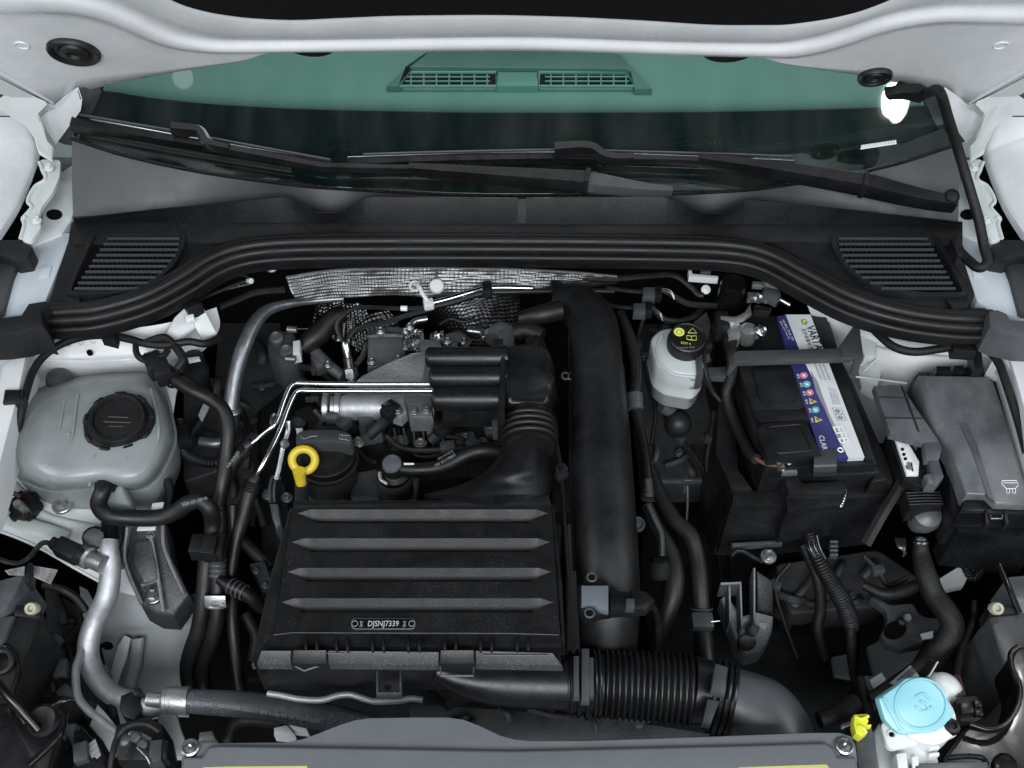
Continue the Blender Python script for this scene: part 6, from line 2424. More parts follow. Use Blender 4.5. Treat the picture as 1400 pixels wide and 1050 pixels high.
# wiring above the reservoir
for lab, b0, b1, tail in (('black inline plug with pale wires above the brake fluid cap', (879, 396), (903, 402), [(904, 396, 0.015), (914, 400, 0.012), (926, 408, 0.008), (944, 416, 0.0), (980, 418, -0.005)]),
                          ('lower black inline plug with pale wires beside the reservoir', (866, 418), (890, 424), [(891, 420, 0.012), (900, 430, 0.008), (910, 437, 0.004), (930, 439, 0.0), (950, 432, -0.005), (962, 420, -0.01)])):
    t = thing('inline_plug', lab, 'connector', (b0[0] + 12, b0[1] + 3, 0.0), 'inline plugs at the bulkhead')
    m = MB()
    m.prism([(b0[0], b0[1] - 4), (b1[0] - 6, b0[1] - 4), (b1[0] - 6, b1[1] + 3), (b0[0], b1[1] + 3)], 0.022, 0.014, bevel=0.002)
    part('plug_body', m, 'cover_grey', t)
    m = MB()
    m.prism([(b1[0] - 7, b0[1] - 6), (b1[0] + 2, b0[1] - 6), (b1[0] + 2, b1[1] + 2), (b1[0] - 7, b1[1] + 2)], 0.024, 0.014, bevel=0.002)
    part('plug_collar', m, 'satin_plastic', t)
    m = MB()
    m.tube([(b0[0] - 50, b0[1] - 2, 0.014), (b0[0] - 16, b0[1] + 2, 0.014), (b0[0], b0[1] + 3, 0.014)], 3, n=8)
    part('cable', m, 'black_plastic', t)
    m = MB()
    m.tube(tail, 4.5, n=8)
    part('cable', m, 'tape_loom', t)
    for dx in (0, 3):
        m = MB()
        m.tube([(tail[0][0] - 1, tail[0][1] - 2 + dx, tail[0][2] + 0.004), (tail[1][0] + 2, tail[1][1] - 3 + dx, tail[1][2] + 0.008), (tail[2][0] - 4, tail[2][1] - 2 + dx, tail[2][2] + 0.006)], 0.8, n=5)
        part('wire', m, 'dull_aluminium', t)
# mesh of thin dark lines at the pedal box
pb = thing('pedal_bracket', 'grey bracket sheet behind the brake fluid reservoir', 'bracket', (960, 450, -0.1))
m = MB()
m.prism([(948, 440), (966, 426), (972, 440), (968, 470), (972, 492), (962, 498), (958, 462)], -0.02, 0.004)
part('sheet', m, 'cast_metal', pb)
m = MB()
m.prism([(963, 502), (1004, 500), (1006, 512), (1000, 516), (964, 514)], 0.0, 0.01, bevel=0.002)
part('lower_strap', m, 'cover_grey', pb)

# ------------------------------------------------------------------ battery and its tray
bt = thing('battery_tray', 'black plastic battery tray box with diagonal brace', 'battery tray', (1100, 650, -0.22))
m = MB()
m.prism([(985, 520), (1002, 500), (1010, 640), (1030, 668), (1000, 668), (978, 620)], -0.04, 0.16, bevel=0.004)
part('side_wall', m, 'black_plastic', bt)
m = MB()
m.prism([(1002, 662), (1014, 660), (1024, 668), (1060, 668), (1072, 664), (1072, 690), (1000, 690)], -0.045, 0.12, bevel=0.006)
part('front_wall', m, 'black_plastic', bt)
m = MB()
m.prism([(1070, 660), (1160, 660), (1222, 656), (1216, 676), (1072, 690)], -0.045, 0.12, bevel=0.005)
part('front_wall', m, 'black_plastic', bt)
m = MB()
m.prism([(1150, 490), (1166, 520), (1218, 640), (1222, 660), (1206, 660), (1196, 640), (1140, 500)], -0.03, 0.14, bevel=0.003)
part('side_wall', m, 'black_plastic', bt)
m = MB()
m.tube([(1242, 644, -0.02), (1228, 668, -0.03), (1205, 706, -0.05), (1184, 744, -0.075)], 8, n=6, smooth=False)
part('brace', m, 'lid_plastic', bt)
m = MB()
m.prism([(1000, 742), (1068, 738), (1070, 742), (1002, 747)], -0.12, 0.01, bevel=0.001)
part('tray_foot', m, 'dull_aluminium', bt)
for k in range(4):
    m = MB()
    m.prism([(1135, 738 + k * 6), (1146, 738 + k * 6), (1146, 741 + k * 6), (1135, 741 + k * 6)], -0.12, 0.01, bevel=0.0005)
    part('tray_rib', m, 'dull_aluminium', bt)
m = MB()
m.tube([(1000, 760, -0.12), (1006, 754, -0.12), (1016, 754, -0.12), (1030, 762, -0.13), (1044, 768, -0.13)], 3, n=8)
part('tray_wire', m, 'dark_cast', bt)
bolt(1051, 760, -0.125, 8, bt, 'zinc')
bolt(1092, 712, -0.1, 5, bt, 'dark_cast')

ba = thing('car_battery', 'black car battery with white and blue printed label under a hold-down strap', 'battery', (1095, 530, -0.19))
m = MB()
m.prism([(988, 430), (1132, 430), (1200, 634), (1045, 642)], 0.0, 0.17, bevel=0.004)
part('case', m, 'black_plastic', ba)
m = MB()
m.prism([(1108, 433), (1130, 433), (1196, 630), (1184, 628)], 0.006, 0.006, bevel=0.001)
part('case_rim', m, 'black_plastic', ba)
m = MB()
m.prism([(1046, 636), (1184, 630), (1198, 632), (1204, 646), (1190, 648), (1050, 652)], -0.016, 0.03, bevel=0.003)
part('case_rim', m, 'black_plastic', ba)
m = MB()
m.prism([(1200, 636), (1210, 640), (1214, 656), (1190, 660)], -0.02, 0.03, bevel=0.003)
part('case_foot', m, 'black_plastic', ba)
ZL = 0.0075
m = MB()
m.prism([(1062, 433), (1074, 430), (1098, 491), (1123, 541), (1131, 561), (1138, 583), (1160, 626), (1124, 627), (1080, 494)], ZL, 0.007, bevel=0)
part('label_stripe', m, 'label_blue', ba, label='blue label stripe with round pictograms')
m = MB()
m.prism([(1074, 430), (1108, 430), (1131, 491), (1182, 625), (1160, 626), (1138, 583), (1131, 561), (1123, 541), (1098, 491)], ZL, 0.007, bevel=0)
wl_ = part('label_stripe', m, 'label_white', ba, label='white label stripe with brand lettering')
m = MB()
m.prism([(1108, 506), (1118, 522), (1126, 545), (1134, 566), (1146, 590), (1154, 606), (1150, 610), (1140, 588), (1133, 572), (1126, 556), (1116, 536)], ZL + 0.0005, 0.0005, bevel=0)
part('map_print', m, 'ink_grey', wl_)
tz = ZL + 0.0003


def down(s_, x0, y0, x1, y1, mt, tall=1.0, bold=0.0, lift=0.0005):
    return text(s_, W(x0, y0, tz), W(x1, y1, tz), ba, mt, (0, 0, 1), tall, lift, bold=bold)


down('VARTA', 1102, 446, 1115, 479, 'ink_dark', 1.15, 0.015)
down('瓦尔塔蓄电池', 1096, 450, 1107, 478, 'ink_dark', 1.0)
m = MB()
m.prism([(1095, 437.5), (1098, 436), (1102, 437), (1104, 441), (1102, 444), (1097, 443)], tz + 0.0006, 0.0005, bevel=0)
em_ = part('emblem', m, 'logo_green', ba)
m = MB()
m.prism([(1097, 437), (1102.5, 438), (1099, 443)], tz + 0.0012, 0.0005, bevel=0)
part('emblem_wedge', m, 'ink_yellow', em_)
down('EFB', 1138, 584, 1149, 608, 'ink_white', 1.0, 0.02, 0.0012)
down('CLARIOS', 1119, 596, 1128, 628, 'ink_white', 1.05)
down('H6-80-L-T2-A 12V', 1069, 438, 1083, 466, 'ink_white', 1.0)
down('80Ah 20HR 730A EN', 1066, 440, 1078, 464, 'ink_white', 0.8)
for k in range(3):
    down(('蓄电池使用注意事项', '请勿倒置远离火源', '充电前阅读说明书')[k], 1112 + k * 5.5, 495, 1118 + k * 5.5 + 4, 520, 'ink_grey', 0.9)
    down('生产日期合格证', 1132 + k * 4, 530 + k, 1140 + k * 4 - 1, 553, 'ink_grey', 0.7)
for k, (x, y, mt) in enumerate(((1099, 513, 'pictogram_red'), (1103, 525, 'pictogram_teal'), (1107, 536.5, 'pictogram_red'), (1110.5, 548, 'pictogram_yellow'), (1115, 560, 'pictogram_teal'), (1118, 573, 'pictogram_yellow'))):
    m = MB()
    if 'yellow' in mt:
        m.prism([(x - 4.5, y - 4), (x + 6.5, y + 1), (x - 3.0, y + 4.6)], tz + 0.0008, 0.0006, bevel=0)
    else:
        m.prism(ellipse(x, y, 5.6, 4.4, 22), tz + 0.0008, 0.0006, bevel=0)
    pg = part('pictogram', m, mt, ba)
    m = MB()
    m.tube([(x - 2.5, y - 1.5, tz + 0.0011), (x + 2.5, y + 1.8, tz + 0.0011)], 0.7, n=4, smooth=False)
    m.tube([(x - 1.5, y + 1.8, tz + 0.0011), (x + 1.8, y - 1.8, tz + 0.0011)], 0.6, n=4, smooth=False)
    part('pictogram_mark', m, 'ink_white' if 'yellow' not in mt else 'ink_dark', pg, kind='stuff')
    down('警告', x - 10, y - 1.5, x - 8, y + 5, 'ink_white', 0.8)
for x, y in ((1145, 562), (1149, 571)):
    m = MB()
    pts = [W(a, b, tz + 0.0006) for a, b in ((x - 7, y - 4), (x + 5, y - 4), (x + 8, y + 4), (x - 4, y + 4))]
    m.tube(pts + pts[:1], 0.0003, mm=True, n=4, smooth=False)
    pg = part('recycling_mark', m, 'ink_grey', ba)
    m = MB()
    m.torus((x, y, tz + 0.0006), (0, 0, 1), 0.0024, 0.0006, 6, 4)
    part('recycling_arrows', m, 'ink_dark', pg)
m = MB()
m.torus((1149, 615, tz + 0.0008), (0, 0, 1), 0.0032, 0.0011, 8, 4)
part('star_print', m, 'ink_white', ba)
# moulded covers
m = MB()
m.prism([(1010, 497), (1080, 493), (1101, 556), (1093, 559), (1031, 561), (1012, 508)], 0.012, 0.012, bevel=0.002)
part('terminal_cover', m, 'black_plastic', ba)
m = MB()
m.prism([(1028, 499), (1077, 497), (1092, 546), (1046, 550), (1039, 545)], 0.0155, 0.005, bevel=0.0015, r=5)
part('terminal_cover', m, 'satin_plastic', ba)
m = MB()
m.prism([(1031, 562), (1102, 558), (1107, 574), (1040, 578)], 0.012, 0.012, bevel=0.002)
part('terminal_cover', m, 'black_plastic', ba)
m = MB()
m.prism([(1036, 586), (1042, 578), (1102, 574), (1124, 622), (1050, 627), (1040, 604)], 0.018, 0.014, bevel=0.002)
fl_ = part('terminal_cover', m, 'satin_plastic', ba)
m = MB()
pts = [W(a, b, 0.0186) for a, b in rounded([(1050, 584), (1094, 580), (1110, 616), (1062, 620)], 4, 2)]
m.tube(pts + pts[:1], 0.0008, mm=True, n=5, smooth=False)
part('cover_bead', m, 'black_plastic', fl_)

# battery terminals
tm = thing('battery_terminal', 'bright pressed clamp with hexagon nut on the battery top', 'terminal', (1015, 450, 0.0), 'battery terminals')
m = MB()
m.prism([(993, 438), (1010, 435), (1014, 446), (1012, 462), (996, 464)], 0.03, 0.018, bevel=0.003)
part('clamp_block', m, 'zinc', tm)
m = MB()
m.prism([(984, 431), (1006, 432), (1018, 426), (1026, 414), (1028, 428), (1016, 437), (1000, 440), (985, 436)], 0.036, 0.006, bevel=0.002)
part('folded_tab', m, 'zinc', tm)
m = MB()
m.lathe((1023, 452, 0.025), (0, 0, 1), [(0.011, -0.02), (0.012, -0.004), (0.011, 0.004), (0.006, 0.006), (0, 0.006)], 24)
m.prism([(1008, 446), (1036, 446), (1038, 458), (1010, 458)], 0.024, 0.008, bevel=0.002)
part('post_ring', m, 'zinc', tm)
bolt(1041, 452, 0.03, 6.5, tm, 'chrome', 'nut', axis=(0.45, -0.35, 0.8))
m = MB()
m.prism([(1032, 416), (1056, 420), (1052, 426), (1030, 424)], 0.03, 0.012, bevel=0.002)
part('insulator', m, 'black_plastic', tm)
m = MB()
m.box((986, 446, 0.02), (0.018, 0.03, 0.03), None, 0.003)
part('insulator', m, 'black_plastic', tm)
tm2 = thing('battery_terminal', 'small brass terminal with bolt and copper strand at the battery front', 'terminal', (1080, 640, -0.02), 'battery terminals')
m = MB()
m.prism([(1066, 632), (1084, 630), (1091, 645), (1070, 646)], -0.004, 0.008, bevel=0.0015)
part('clamp_plate', m, 'zinc', tm2)
m = MB()
m.prism([(1061, 630), (1070, 628), (1074, 638), (1064, 640)], 0.004, 0.01, bevel=0.002)
part('clamp_plate', m, 'steel', tm2)
bolt(1079, 629, 0.004, 5, tm2, 'chrome')
m = MB()
m.tube([(1030, 624, 0.0), (1042, 632, 0.0), (1056, 636, 0.0), (1068, 636, 0.0)], 3, n=8)
part('strand', m, 'copper', tm2)
for lab, pts, r in (('thick black battery cable hugging the battery flank', [(998, 470, 0.02), (1001, 490, 0.02), (1000, 515, 0.0), (993, 540, -0.02), (1002, 570, -0.03), (1014, 598, -0.025), (1024, 618, -0.01), (1034, 628, 0.0)], 7.5),
                    ('thin cable in front of the brake fluid reservoir flank', [(964, 478, 0.01), (962, 495, 0.01), (966, 515, 0.0), (974, 535, -0.02), (985, 548, -0.03)], 3.5)):
    t = thing('battery_cable', lab, 'cable', pts[3], 'battery cables')
    m = MB()
    m.tube(pts, r, n=12)
    part('cable_run', m, 'tape_loom', t)
    m = MB()
    x, y, z = pts[0][:3]
    m.box((x, y - 4, z), (0.018, 0.014, 0.016), None, 0.003)
    part('cable_shoe', m, 'black_plastic', t)

hd = thing('hold_down_strap', 'dark grey painted hold-down strap across the battery', 'strap', (1085, 484, 0.0))
m = MB()
m.prism([(1003, 482), (1010, 479), (1160, 475), (1164, 478), (1164, 490), (1008, 495), (1002, 493)], 0.028, 0.008, bevel=0.002)
part('strap', m, 'cover_grey', hd)
m = MB()
m.prism([(1148, 472), (1166, 446), (1176, 448), (1181, 487), (1170, 516), (1162, 510), (1168, 490), (1152, 488)], 0.03, 0.006, bevel=0.002)
part('end_flange', m, 'cover_grey', hd)
m = MB()
m.prism([(1002, 481), (1008, 481), (1010, 496), (998, 512), (994, 508)], 0.022, 0.006, bevel=0.002)
part('end_flange', m, 'cover_grey', hd)
hk = thing('battery_clamp', 'grey curved clamp hook over the battery front edge', 'clamp', (1120, 660, -0.08))
m = MB()
rows = [[W(1113 + i * 10.3, y + i * -0.4, z) for i in range(4)] for y, z in ((616, 0.013), (628, 0.016), (637, 0.015), (643, 0.008), (647, -0.006), (652, -0.024))]
m.sheet([list(r) for r in zip(*[cr([tuple(p) for p in c_], 4) for c_ in zip(*rows)])], 0.004)
part('hook', m, 'cover_grey', hk)
m = MB()
m.prism([(1072, 650), (1086, 646), (1098, 660), (1150, 657), (1158, 664), (1158, 672), (1150, 675), (1078, 674)], -0.018, 0.03, bevel=0.002)
part('clamp_bar', m, 'cowl_plastic', hk)
m = MB()
m.prism([(1074, 672), (1150, 673), (1150, 690), (1076, 700)], -0.03, 0.07, bevel=0.003)
part('clamp_block', m, 'black_plastic', hk)
m = MB()
m.tube([(1154, 668, -0.03), (1152, 680, -0.045), (1148, 692, -0.06)], 5, n=10, corr=0.0015, pitch=0.004)
part('clamp_bolt', m, 'steel', hk)

# ------------------------------------------------------------------ fuse box
fb = thing('fuse_box', 'grey fuse box with clipped lid and white plug symbol beside the battery', 'fuse box', (1335, 610, -0.1))
lidp = [(1256, 511), (1348, 512), (1360, 520), (1372, 556), (1400, 645), (1414, 690), (1362, 688), (1350, 676), (1321, 675), (1302, 618), (1282, 588), (1267, 556)]
m = MB()
m.prism(lidp, lambda x, y: 0.014, 0.03, bevel=0.006, seg=3)
part('lid', m, 'fuse_grey', fb)
m = MB()
m.prism([(1250, 514), (1256, 507), (1350, 508), (1366, 518), (1420, 694), (1420, 712), (1305, 708), (1300, 698), (1296, 640), (1286, 600), (1266, 572)], -0.012, 0.06, bevel=0.005)
part('base', m, 'black_plastic', fb)
m = MB()
m.prism([(1322, 676), (1349, 677), (1361, 689), (1416, 691), (1418, 704), (1310, 701)], 0.002, 0.03, bevel=0.004)
part('lid_skirt', m, 'satin_plastic', fb)
m = MB()
m.prism([(1311, 578), (1322, 576), (1336, 606), (1360, 686), (1349, 676), (1330, 620)], 0.0152, 0.004, bevel=0.0015)
part('lid_rib', m, 'holder_grey', fb)
m = MB()
pts = [W(a, b, 0.0148) for a, b in ((1370, 657), (1390, 657), (1392, 663), (1388, 668), (1376, 668), (1370, 662))]
m.tube(pts + pts[:1], 0.0007, mm=True, n=5, smooth=False)
for x in (1378, 1386):
    m.tube([W(x - 2.2, 668, 0.0148), W(x - 1.5, 674, 0.0148), W(x + 2.5, 674, 0.0148), W(x + 2, 668, 0.0148)], 0.0006, mm=True, n=5, smooth=False)
m.tube([W(1372, 660, 0.0148), W(1390, 660, 0.0148)], 0.0006, mm=True, n=5, smooth=False)
part('plug_symbol', m, 'ink_white', fb, kind='stuff')
for x0, x1, y in ((1280, 1300, 504), (1304, 1318, 503), (1320, 1346, 505)):
    m = MB()
    m.prism([(x0, y - 4), (x1, y - 4), (x1 + 1, y + 4), (x0, y + 4)], 0.012, 0.03, bevel=0.002)
    part('hinge_lug', m, 'black_plastic', fb)
for x in (1346, 1373):
    m = MB()
    m.prism([(x, 696), (x + 4, 696), (x + 7, 716), (x + 2, 716)], 0.004, 0.012, bevel=0.001)
    part('clip_post', m, 'black_plastic', fb)
m = MB()
m.tube([(1354, 704, 0.0), (1355, 709, 0.0), (1370, 709, 0.0), (1371, 704, 0.0)], 1.1, n=6, smooth=False)
part('clip_wire', m, 'zinc', fb)
m = MB()
m.prism([(1302, 706), (1420, 708), (1424, 740), (1310, 726)], -0.03, 0.08, bevel=0.005)
part('lower_case', m, 'satin_plastic', fb)

tcov = thing('fuse_holder', 'grey hinged fuse holder cover with white fuse strip between battery and fuse box', 'fuse holder', (1245, 600, -0.08))
m = MB()
m.prism([(1195, 527), (1232, 525), (1244, 544), (1284, 602), (1262, 604), (1217, 592)], 0.012, 0.012, bevel=0.002)
part('cover', m, 'holder_grey', tcov)
for a, b in (((1233, 528), (1256, 590)), ((1202, 543), (1242, 544)), ((1210, 571), (1264, 572))):
    m = MB()
    m.tube([(*a, 0.0125), (*b, 0.0125)], 1.2, n=6, smooth=False)
    part('cover_bead', m, 'black_plastic', tcov)
m = MB()
m.prism([(1263, 604), (1284, 602), (1289, 612), (1284, 628), (1266, 628)], 0.010, 0.012, bevel=0.002)
part('latch_arm', m, 'holder_grey', tcov)
m = MB()
m.prism([(1271, 629), (1284, 629), (1291, 651), (1281, 663), (1267, 662), (1265, 648), (1274, 647)], 0.008, 0.016, bevel=0.002)
part('latch_arm', m, 'holder_grey', tcov)
m = MB()
m.prism([(1266, 648), (1273, 648), (1276, 660), (1269, 660)], 0.010, 0.012, bevel=0.001)
part('latch_tab', m, 'fuse_grey', tcov)
m = MB()
m.prism([(1214, 590), (1264, 604), (1276, 648), (1260, 666), (1236, 656), (1220, 610)], -0.008, 0.05, bevel=0.002)
part('holder_case', m, 'black_plastic', tcov)
m = MB()
m.prism([(1223, 596), (1238, 600), (1246, 612), (1257, 631), (1256, 649), (1240, 649), (1230, 618)], -0.004, 0.006, bevel=0.001)
fs_ = part('fuse_strip', m, 'white_plastic', tcov)
for x, y in ((1234, 614), (1236, 621), (1238, 627)):
    m = MB()
    m.prism(ellipse(x, y, 2.4, 2, 12), -0.0032, 0.001, bevel=0)
    part('strip_hole', m, 'void_black', fs_)
for x, y in ((1231, 602), (1243, 639)):
    m = MB()
    m.lathe((x, y, -0.003), (0, 0, 1), [(0.004, -0.001), (0.004, 0.001), (0.0025, 0.0015), (0, 0.001)], 14)
    part('strip_screw', m, 'steel', fs_)
m = MB()
m.tube([(1240, 633, -0.003), (1246, 633, -0.003), (1248, 644, -0.003)], 1, n=5, smooth=False)
part('strip_slot', m, 'void_black', fs_)
m = MB()
m.prism([(1246, 600), (1258, 601), (1254, 612)], -0.002, 0.01, bevel=0.001)
part('inner_web', m, 'cast_metal', tcov)
# ribbed boot, rounded end and taped main cable
mc = thing('main_cable', 'thick taped main cable with ribbed boot below the fuse holder', 'cable', (1275, 840, -0.16))
m = MB()
m.prism([(1238, 672), (1284, 672), (1289, 690), (1244, 694)], -0.02, 0.03, bevel=0.002)
part('boot', m, 'black_plastic', mc)
for k in range(5):
    m = MB()
    m.tube([(1239 + k, 674 + k * 4, -0.018), (1262 + k, 673 + k * 4, -0.016), (1285 + k, 673 + k * 4, -0.018)], 1.4, n=6)
    part('boot_rib', m, 'black_plastic', mc)
m = MB()
m.lathe((1265, 706, -0.05), (0, -0.25, 1), [(0.012, -0.03), (0.018, -0.012), (0.0195, 0.0), (0.017, 0.010), (0.009, 0.016), (0, 0.017)], 28)
part('rounded_end', m, 'holder_grey', mc)
m = MB()
m.torus((1259, 742, -0.075), (0, 0.7, 0.7), 0.0065, 0.0025, 20, 8)
m.torus((1259, 737, -0.07), (0, 0.7, 0.7), 0.0055, 0.002, 20, 8)
part('cable_ring', m, 'steel', mc)
m = MB()
m.tube([(1259, 742, -0.075, 9), (1260, 760, -0.085, 12), (1266, 785, -0.09, 14), (1278, 815, -0.10, 15), (1295, 838, -0.10, 15.5), (1302, 856, -0.105, 16), (1294, 876, -0.115, 16), (1278, 895, -0.13, 16), (1266, 915, -0.15, 15), (1258, 940, -0.18, 15)], 14, n=18)
part('cable_run', m, 'tape_loom', mc)
m = MB()
m.tube([(1278, 895, -0.127, 17), (1266, 915, -0.147, 16.5)], 17, n=18, corr=0.0015, pitch=0.004)
part('corrugated_sleeve', m, 'tape_loom', mc)
# loom on the battery-side wing
lo2 = thing('wiring_loom', 'taped black wiring loom over the white wing behind the fuse box', 'wiring loom', (1290, 475, 0.02), 'taped looms on the inner wings')
m = MB()
m.tube([(1150, 420, 0.02), (1180, 436, 0.03), (1200, 456, 0.045), (1222, 474, 0.05), (1250, 481, 0.05), (1285, 477, 0.05), (1318, 472, 0.05), (1346, 476, 0.05), (1364, 494, 0.05), (1376, 525, 0.045), (1392, 575, 0.03), (1404, 620, 0.02)], 6, n=10)
part('loom_run', m, 'tape_loom', lo2)
m = MB()
m.prism([(1302, 468), (1334, 470), (1336, 480), (1304, 478)], 0.06, 0.018, bevel=0.003)
part('tape_wrap', m, 'tape_loom', lo2)
m = MB()
m.prism([(1329, 478), (1342, 478), (1346, 504), (1332, 504)], 0.03, 0.02, bevel=0.002)
part('loom_clip', m, 'black_plastic', lo2)
# small folded metal bits at the wing beside the battery
wg = thing('wing_bracket', 'grey folded bracket on the white wing beside the hold-down strap', 'bracket', (1180, 520, -0.1))
for q, z in (([(1168, 445), (1184, 448), (1200, 470), (1196, 486), (1182, 488)], 0.0), ([(1172, 500), (1190, 486), (1206, 510), (1196, 540), (1178, 530)], -0.05)):
    m = MB()
    m.prism(q, z, 0.01, bevel=0.003)
    part('folded_sheet', m, 'primer_white', wg)
for a, b in (((1176, 500), (1196, 484)), ((1180, 508), (1200, 490)), ((1170, 515), (1240, 524))):
    m = MB()
    m.tube([(*a, -0.03), (*b, -0.028)], 1.6, n=6, smooth=False)
    part('fold_bead', m, 'primer_white', wg)
m = MB()
m.lathe((1129, 425, 0.01), (0, -0.4, 0.9), [(0.006, -0.012), (0.0065, 0.0), (0.0055, 0.004), (0, 0.005)], 16)
part('wing_stud', m, 'cast_metal', wg)
m = MB()
m.tube([(1148, 428, 0.0), (1156, 440, -0.01), (1160, 452, -0.02)], 4, n=8)
part('wing_stud', m, 'dark_cast', wg)
# ------------------------------------------------------------------ gearbox brackets, looms deep on the battery side
b1 = thing('gearbox_bracket', 'grey ribbed gearbox bracket with dark bush beside the coolant hose', 'bracket', (1020, 860, -0.28), 'cast gearbox brackets')
zf = lambda x, y: -0.15 - (y - 780) / 110 * 0.07
m = MB()
m.prism([(985, 818), (994, 812), (1014, 842), (1034, 836), (1058, 842), (1056, 862), (1050, 878), (1040, 892), (1020, 896), (1008, 884), (996, 850)], zf, 0.03, bevel=0.003)
part('bracket_plate', m, 'bracket_cast', b1)
for q in (((996, 800), (999, 800), (1000, 850), (997, 850)), ((1011, 798), (1014, 798), (1016, 856), (1013, 856)), ((1030, 776), (1033, 776), (1033, 850), (1030, 850)), ((985, 796), (1014, 795), (1014, 799), (985, 800))):
    m = MB()
    m.prism(list(q), lambda x, y: zf(x, y) + 0.02, 0.03, bevel=0.0006)
    part('web', m, 'bracket_cast', b1)
m = MB()
m.prism([(1034, 778), (1058, 794), (1058, 840), (1034, 836)], lambda x, y: zf(x, y) - 0.004, 0.02, bevel=0.004)
part('bracket_plate', m, 'dark_cast', b1)
m = MB()
m.prism(ellipse(1022, 876, 13, 10, 24), lambda x, y: zf(x, y) + 0.006, 0.02, bevel=0.003)
part('bush', m, 'rubber', b1)
m = MB()
m.lathe((1029, 862, -0.19), (0, -0.2, 1), [(0.007, -0.006), (0.007, 0.006), (0.004, 0.009), (0, 0.009)], 16)
part('stud', m, 'cover_grey', b1)
m = MB()
m.lathe((1043, 855, zf(1043, 855)), (0, -0.4, 1), [(0.005, -0.002), (0.005, 0.001), (0, 0.001)], 16)
part('dimple', m, 'cast_metal', b1)
b2 = thing('gearbox_bracket', 'flat grey star-shaped gearbox bracket with large hole beside the taped cable', 'bracket', (1240, 860, -0.25), 'cast gearbox brackets')
m = MB()
m.prism(rounded([(1189, 816), (1204, 821), (1218, 828), (1234, 826), (1248, 825), (1256, 840), (1268, 845), (1290, 846), (1288, 858), (1270, 868), (1262, 878), (1234, 888), (1212, 880), (1204, 868), (1214, 850), (1212, 834)], 5), -0.18, 0.014, bevel=0.002)
part('bracket_plate', m, 'bracket_cast', b2)
m = MB()
m.prism(ellipse(1224, 861, 16, 12, 28, -0.4), -0.1785, 0.002, bevel=0)
part('hole', m, 'void_black', b2)
m = MB()
m.lathe((1239, 846, -0.175), (0, -0.2, 1), [(0.006, -0.004), (0.006, 0.004), (0.0045, 0.007), (0, 0.007)], 16)
part('stud', m, 'zinc', b2)
m = MB()
m.lathe((1233, 850, -0.176), (0, -0.2, 1), [(0.006, -0.004), (0.006, 0.004), (0.003, 0.006), (0, 0.006)], 12)
part('stud', m, 'rubber', b2)
m = MB()
m.prism([(1259, 866), (1276, 862), (1276, 872), (1262, 874)], -0.165, 0.003, bevel=0.0005)
part('code_label', m, 'label_white', b2)
for lab, pts, r, corr in (
        ('ribbed black conduit falling from the battery tray', [(1106, 728, -0.09, 8), (1112, 750, -0.10, 10), (1122, 772, -0.11, 12), (1136, 795, -0.125, 12), (1150, 818, -0.14, 12.5), (1160, 842, -0.16, 13), (1164, 860, -0.18, 11)], 12, True),
        ('black loom tail with pale tag below the ribbed conduit', [(1163, 855, -0.17, 8), (1164, 890, -0.19, 7), (1166, 915, -0.21, 6), (1172, 945, -0.23, 6)], 7, False),
        ('smooth black loom curving down behind the ribbed conduit', [(1098, 745, -0.13, 7), (1118, 790, -0.15, 8), (1122, 830, -0.18, 8), (1118, 860, -0.20, 8), (1128, 900, -0.23, 8)], 8, False),
        ('dark hose crossing below the fuse box', [(1180, 800, -0.14, 6), (1210, 812, -0.14, 8), (1240, 806, -0.14, 9), (1280, 790, -0.14, 8)], 8, False)):
    t = thing('loom', lab, 'wiring loom', pts[-1][:3], 'looms below the battery tray')
    m = MB()
    if corr:
        m.tube(pts, r, n=16, corr=0.0013, pitch=0.0036)
    else:
        m.tube(pts, r, n=12)
    part('loom_run', m, 'black_plastic' if corr else 'tape_loom', t)
fw = thing('flat_wire_bundle', 'fan of thin wires at the battery tray foot', 'wires', (1115, 760, -0.14))
for k in range(6):
    m = MB()
    m.tube([(1102 + k * 3, 732, -0.095 + 0.002 * k), (1104 + k * 3.4, 748, -0.09), (1114 + k * 3, 764, -0.10)], 0.9, n=5)
    part('wire', m, 'dull_aluminium' if k % 2 else 'black_plastic', fw)

# ------------------------------------------------------------------ radiator cover
rc = thing('radiator_cover', 'wide grey plastic radiator cover with screws along the front of the bay', 'cover', (700, 1040, -0.02))
m = MB()
m.prism([(247, 1040), (249, 1020), (258, 1012), (272, 1014), (300, 1015), (389, 1014), (412, 1010), (432, 1003), (465, 990), (484, 984), (504, 981), (560, 980), (612, 980), (634, 983), (655, 991), (685, 1005), (704, 1010), (724, 1012), (800, 1012), (950, 1007), (1110, 1001), (1148, 1001), (1164, 1006), (1170, 1018), (1173, 1040)], lambda x, y: 0.022 + max(0, 1014 - y) * 0.0002, 0.012, bevel=0.002)
part('rear_lip', m, 'grey_plastic', rc)
m = MB()
m.prism([(248, 1034), (276, 1034), (284, 1020), (300, 1018), (700, 1025), (1000, 1018), (1128, 1014), (1140, 1022), (1146, 1034), (1172, 1034), (1182, 1120), (240, 1120)], 0.030, 0.03, bevel=0.004, seg=3)
part('main_panel', m, 'grey_plastic', rc)
for x, y in ((261, 1023), (1154, 1021)):
    m = MB()
    m.lathe((x, y, 0.024), (0, 0, 1), [(0.009, -0.006), (0.009, 0.003), (0.0075, 0.004), (0.0065, 0.002), (0.0055, 0.002), (0.005, 0.004), (0.002, 0.0045), (0, 0.003)], 22)
    part('screw', m, 'steel', rc)
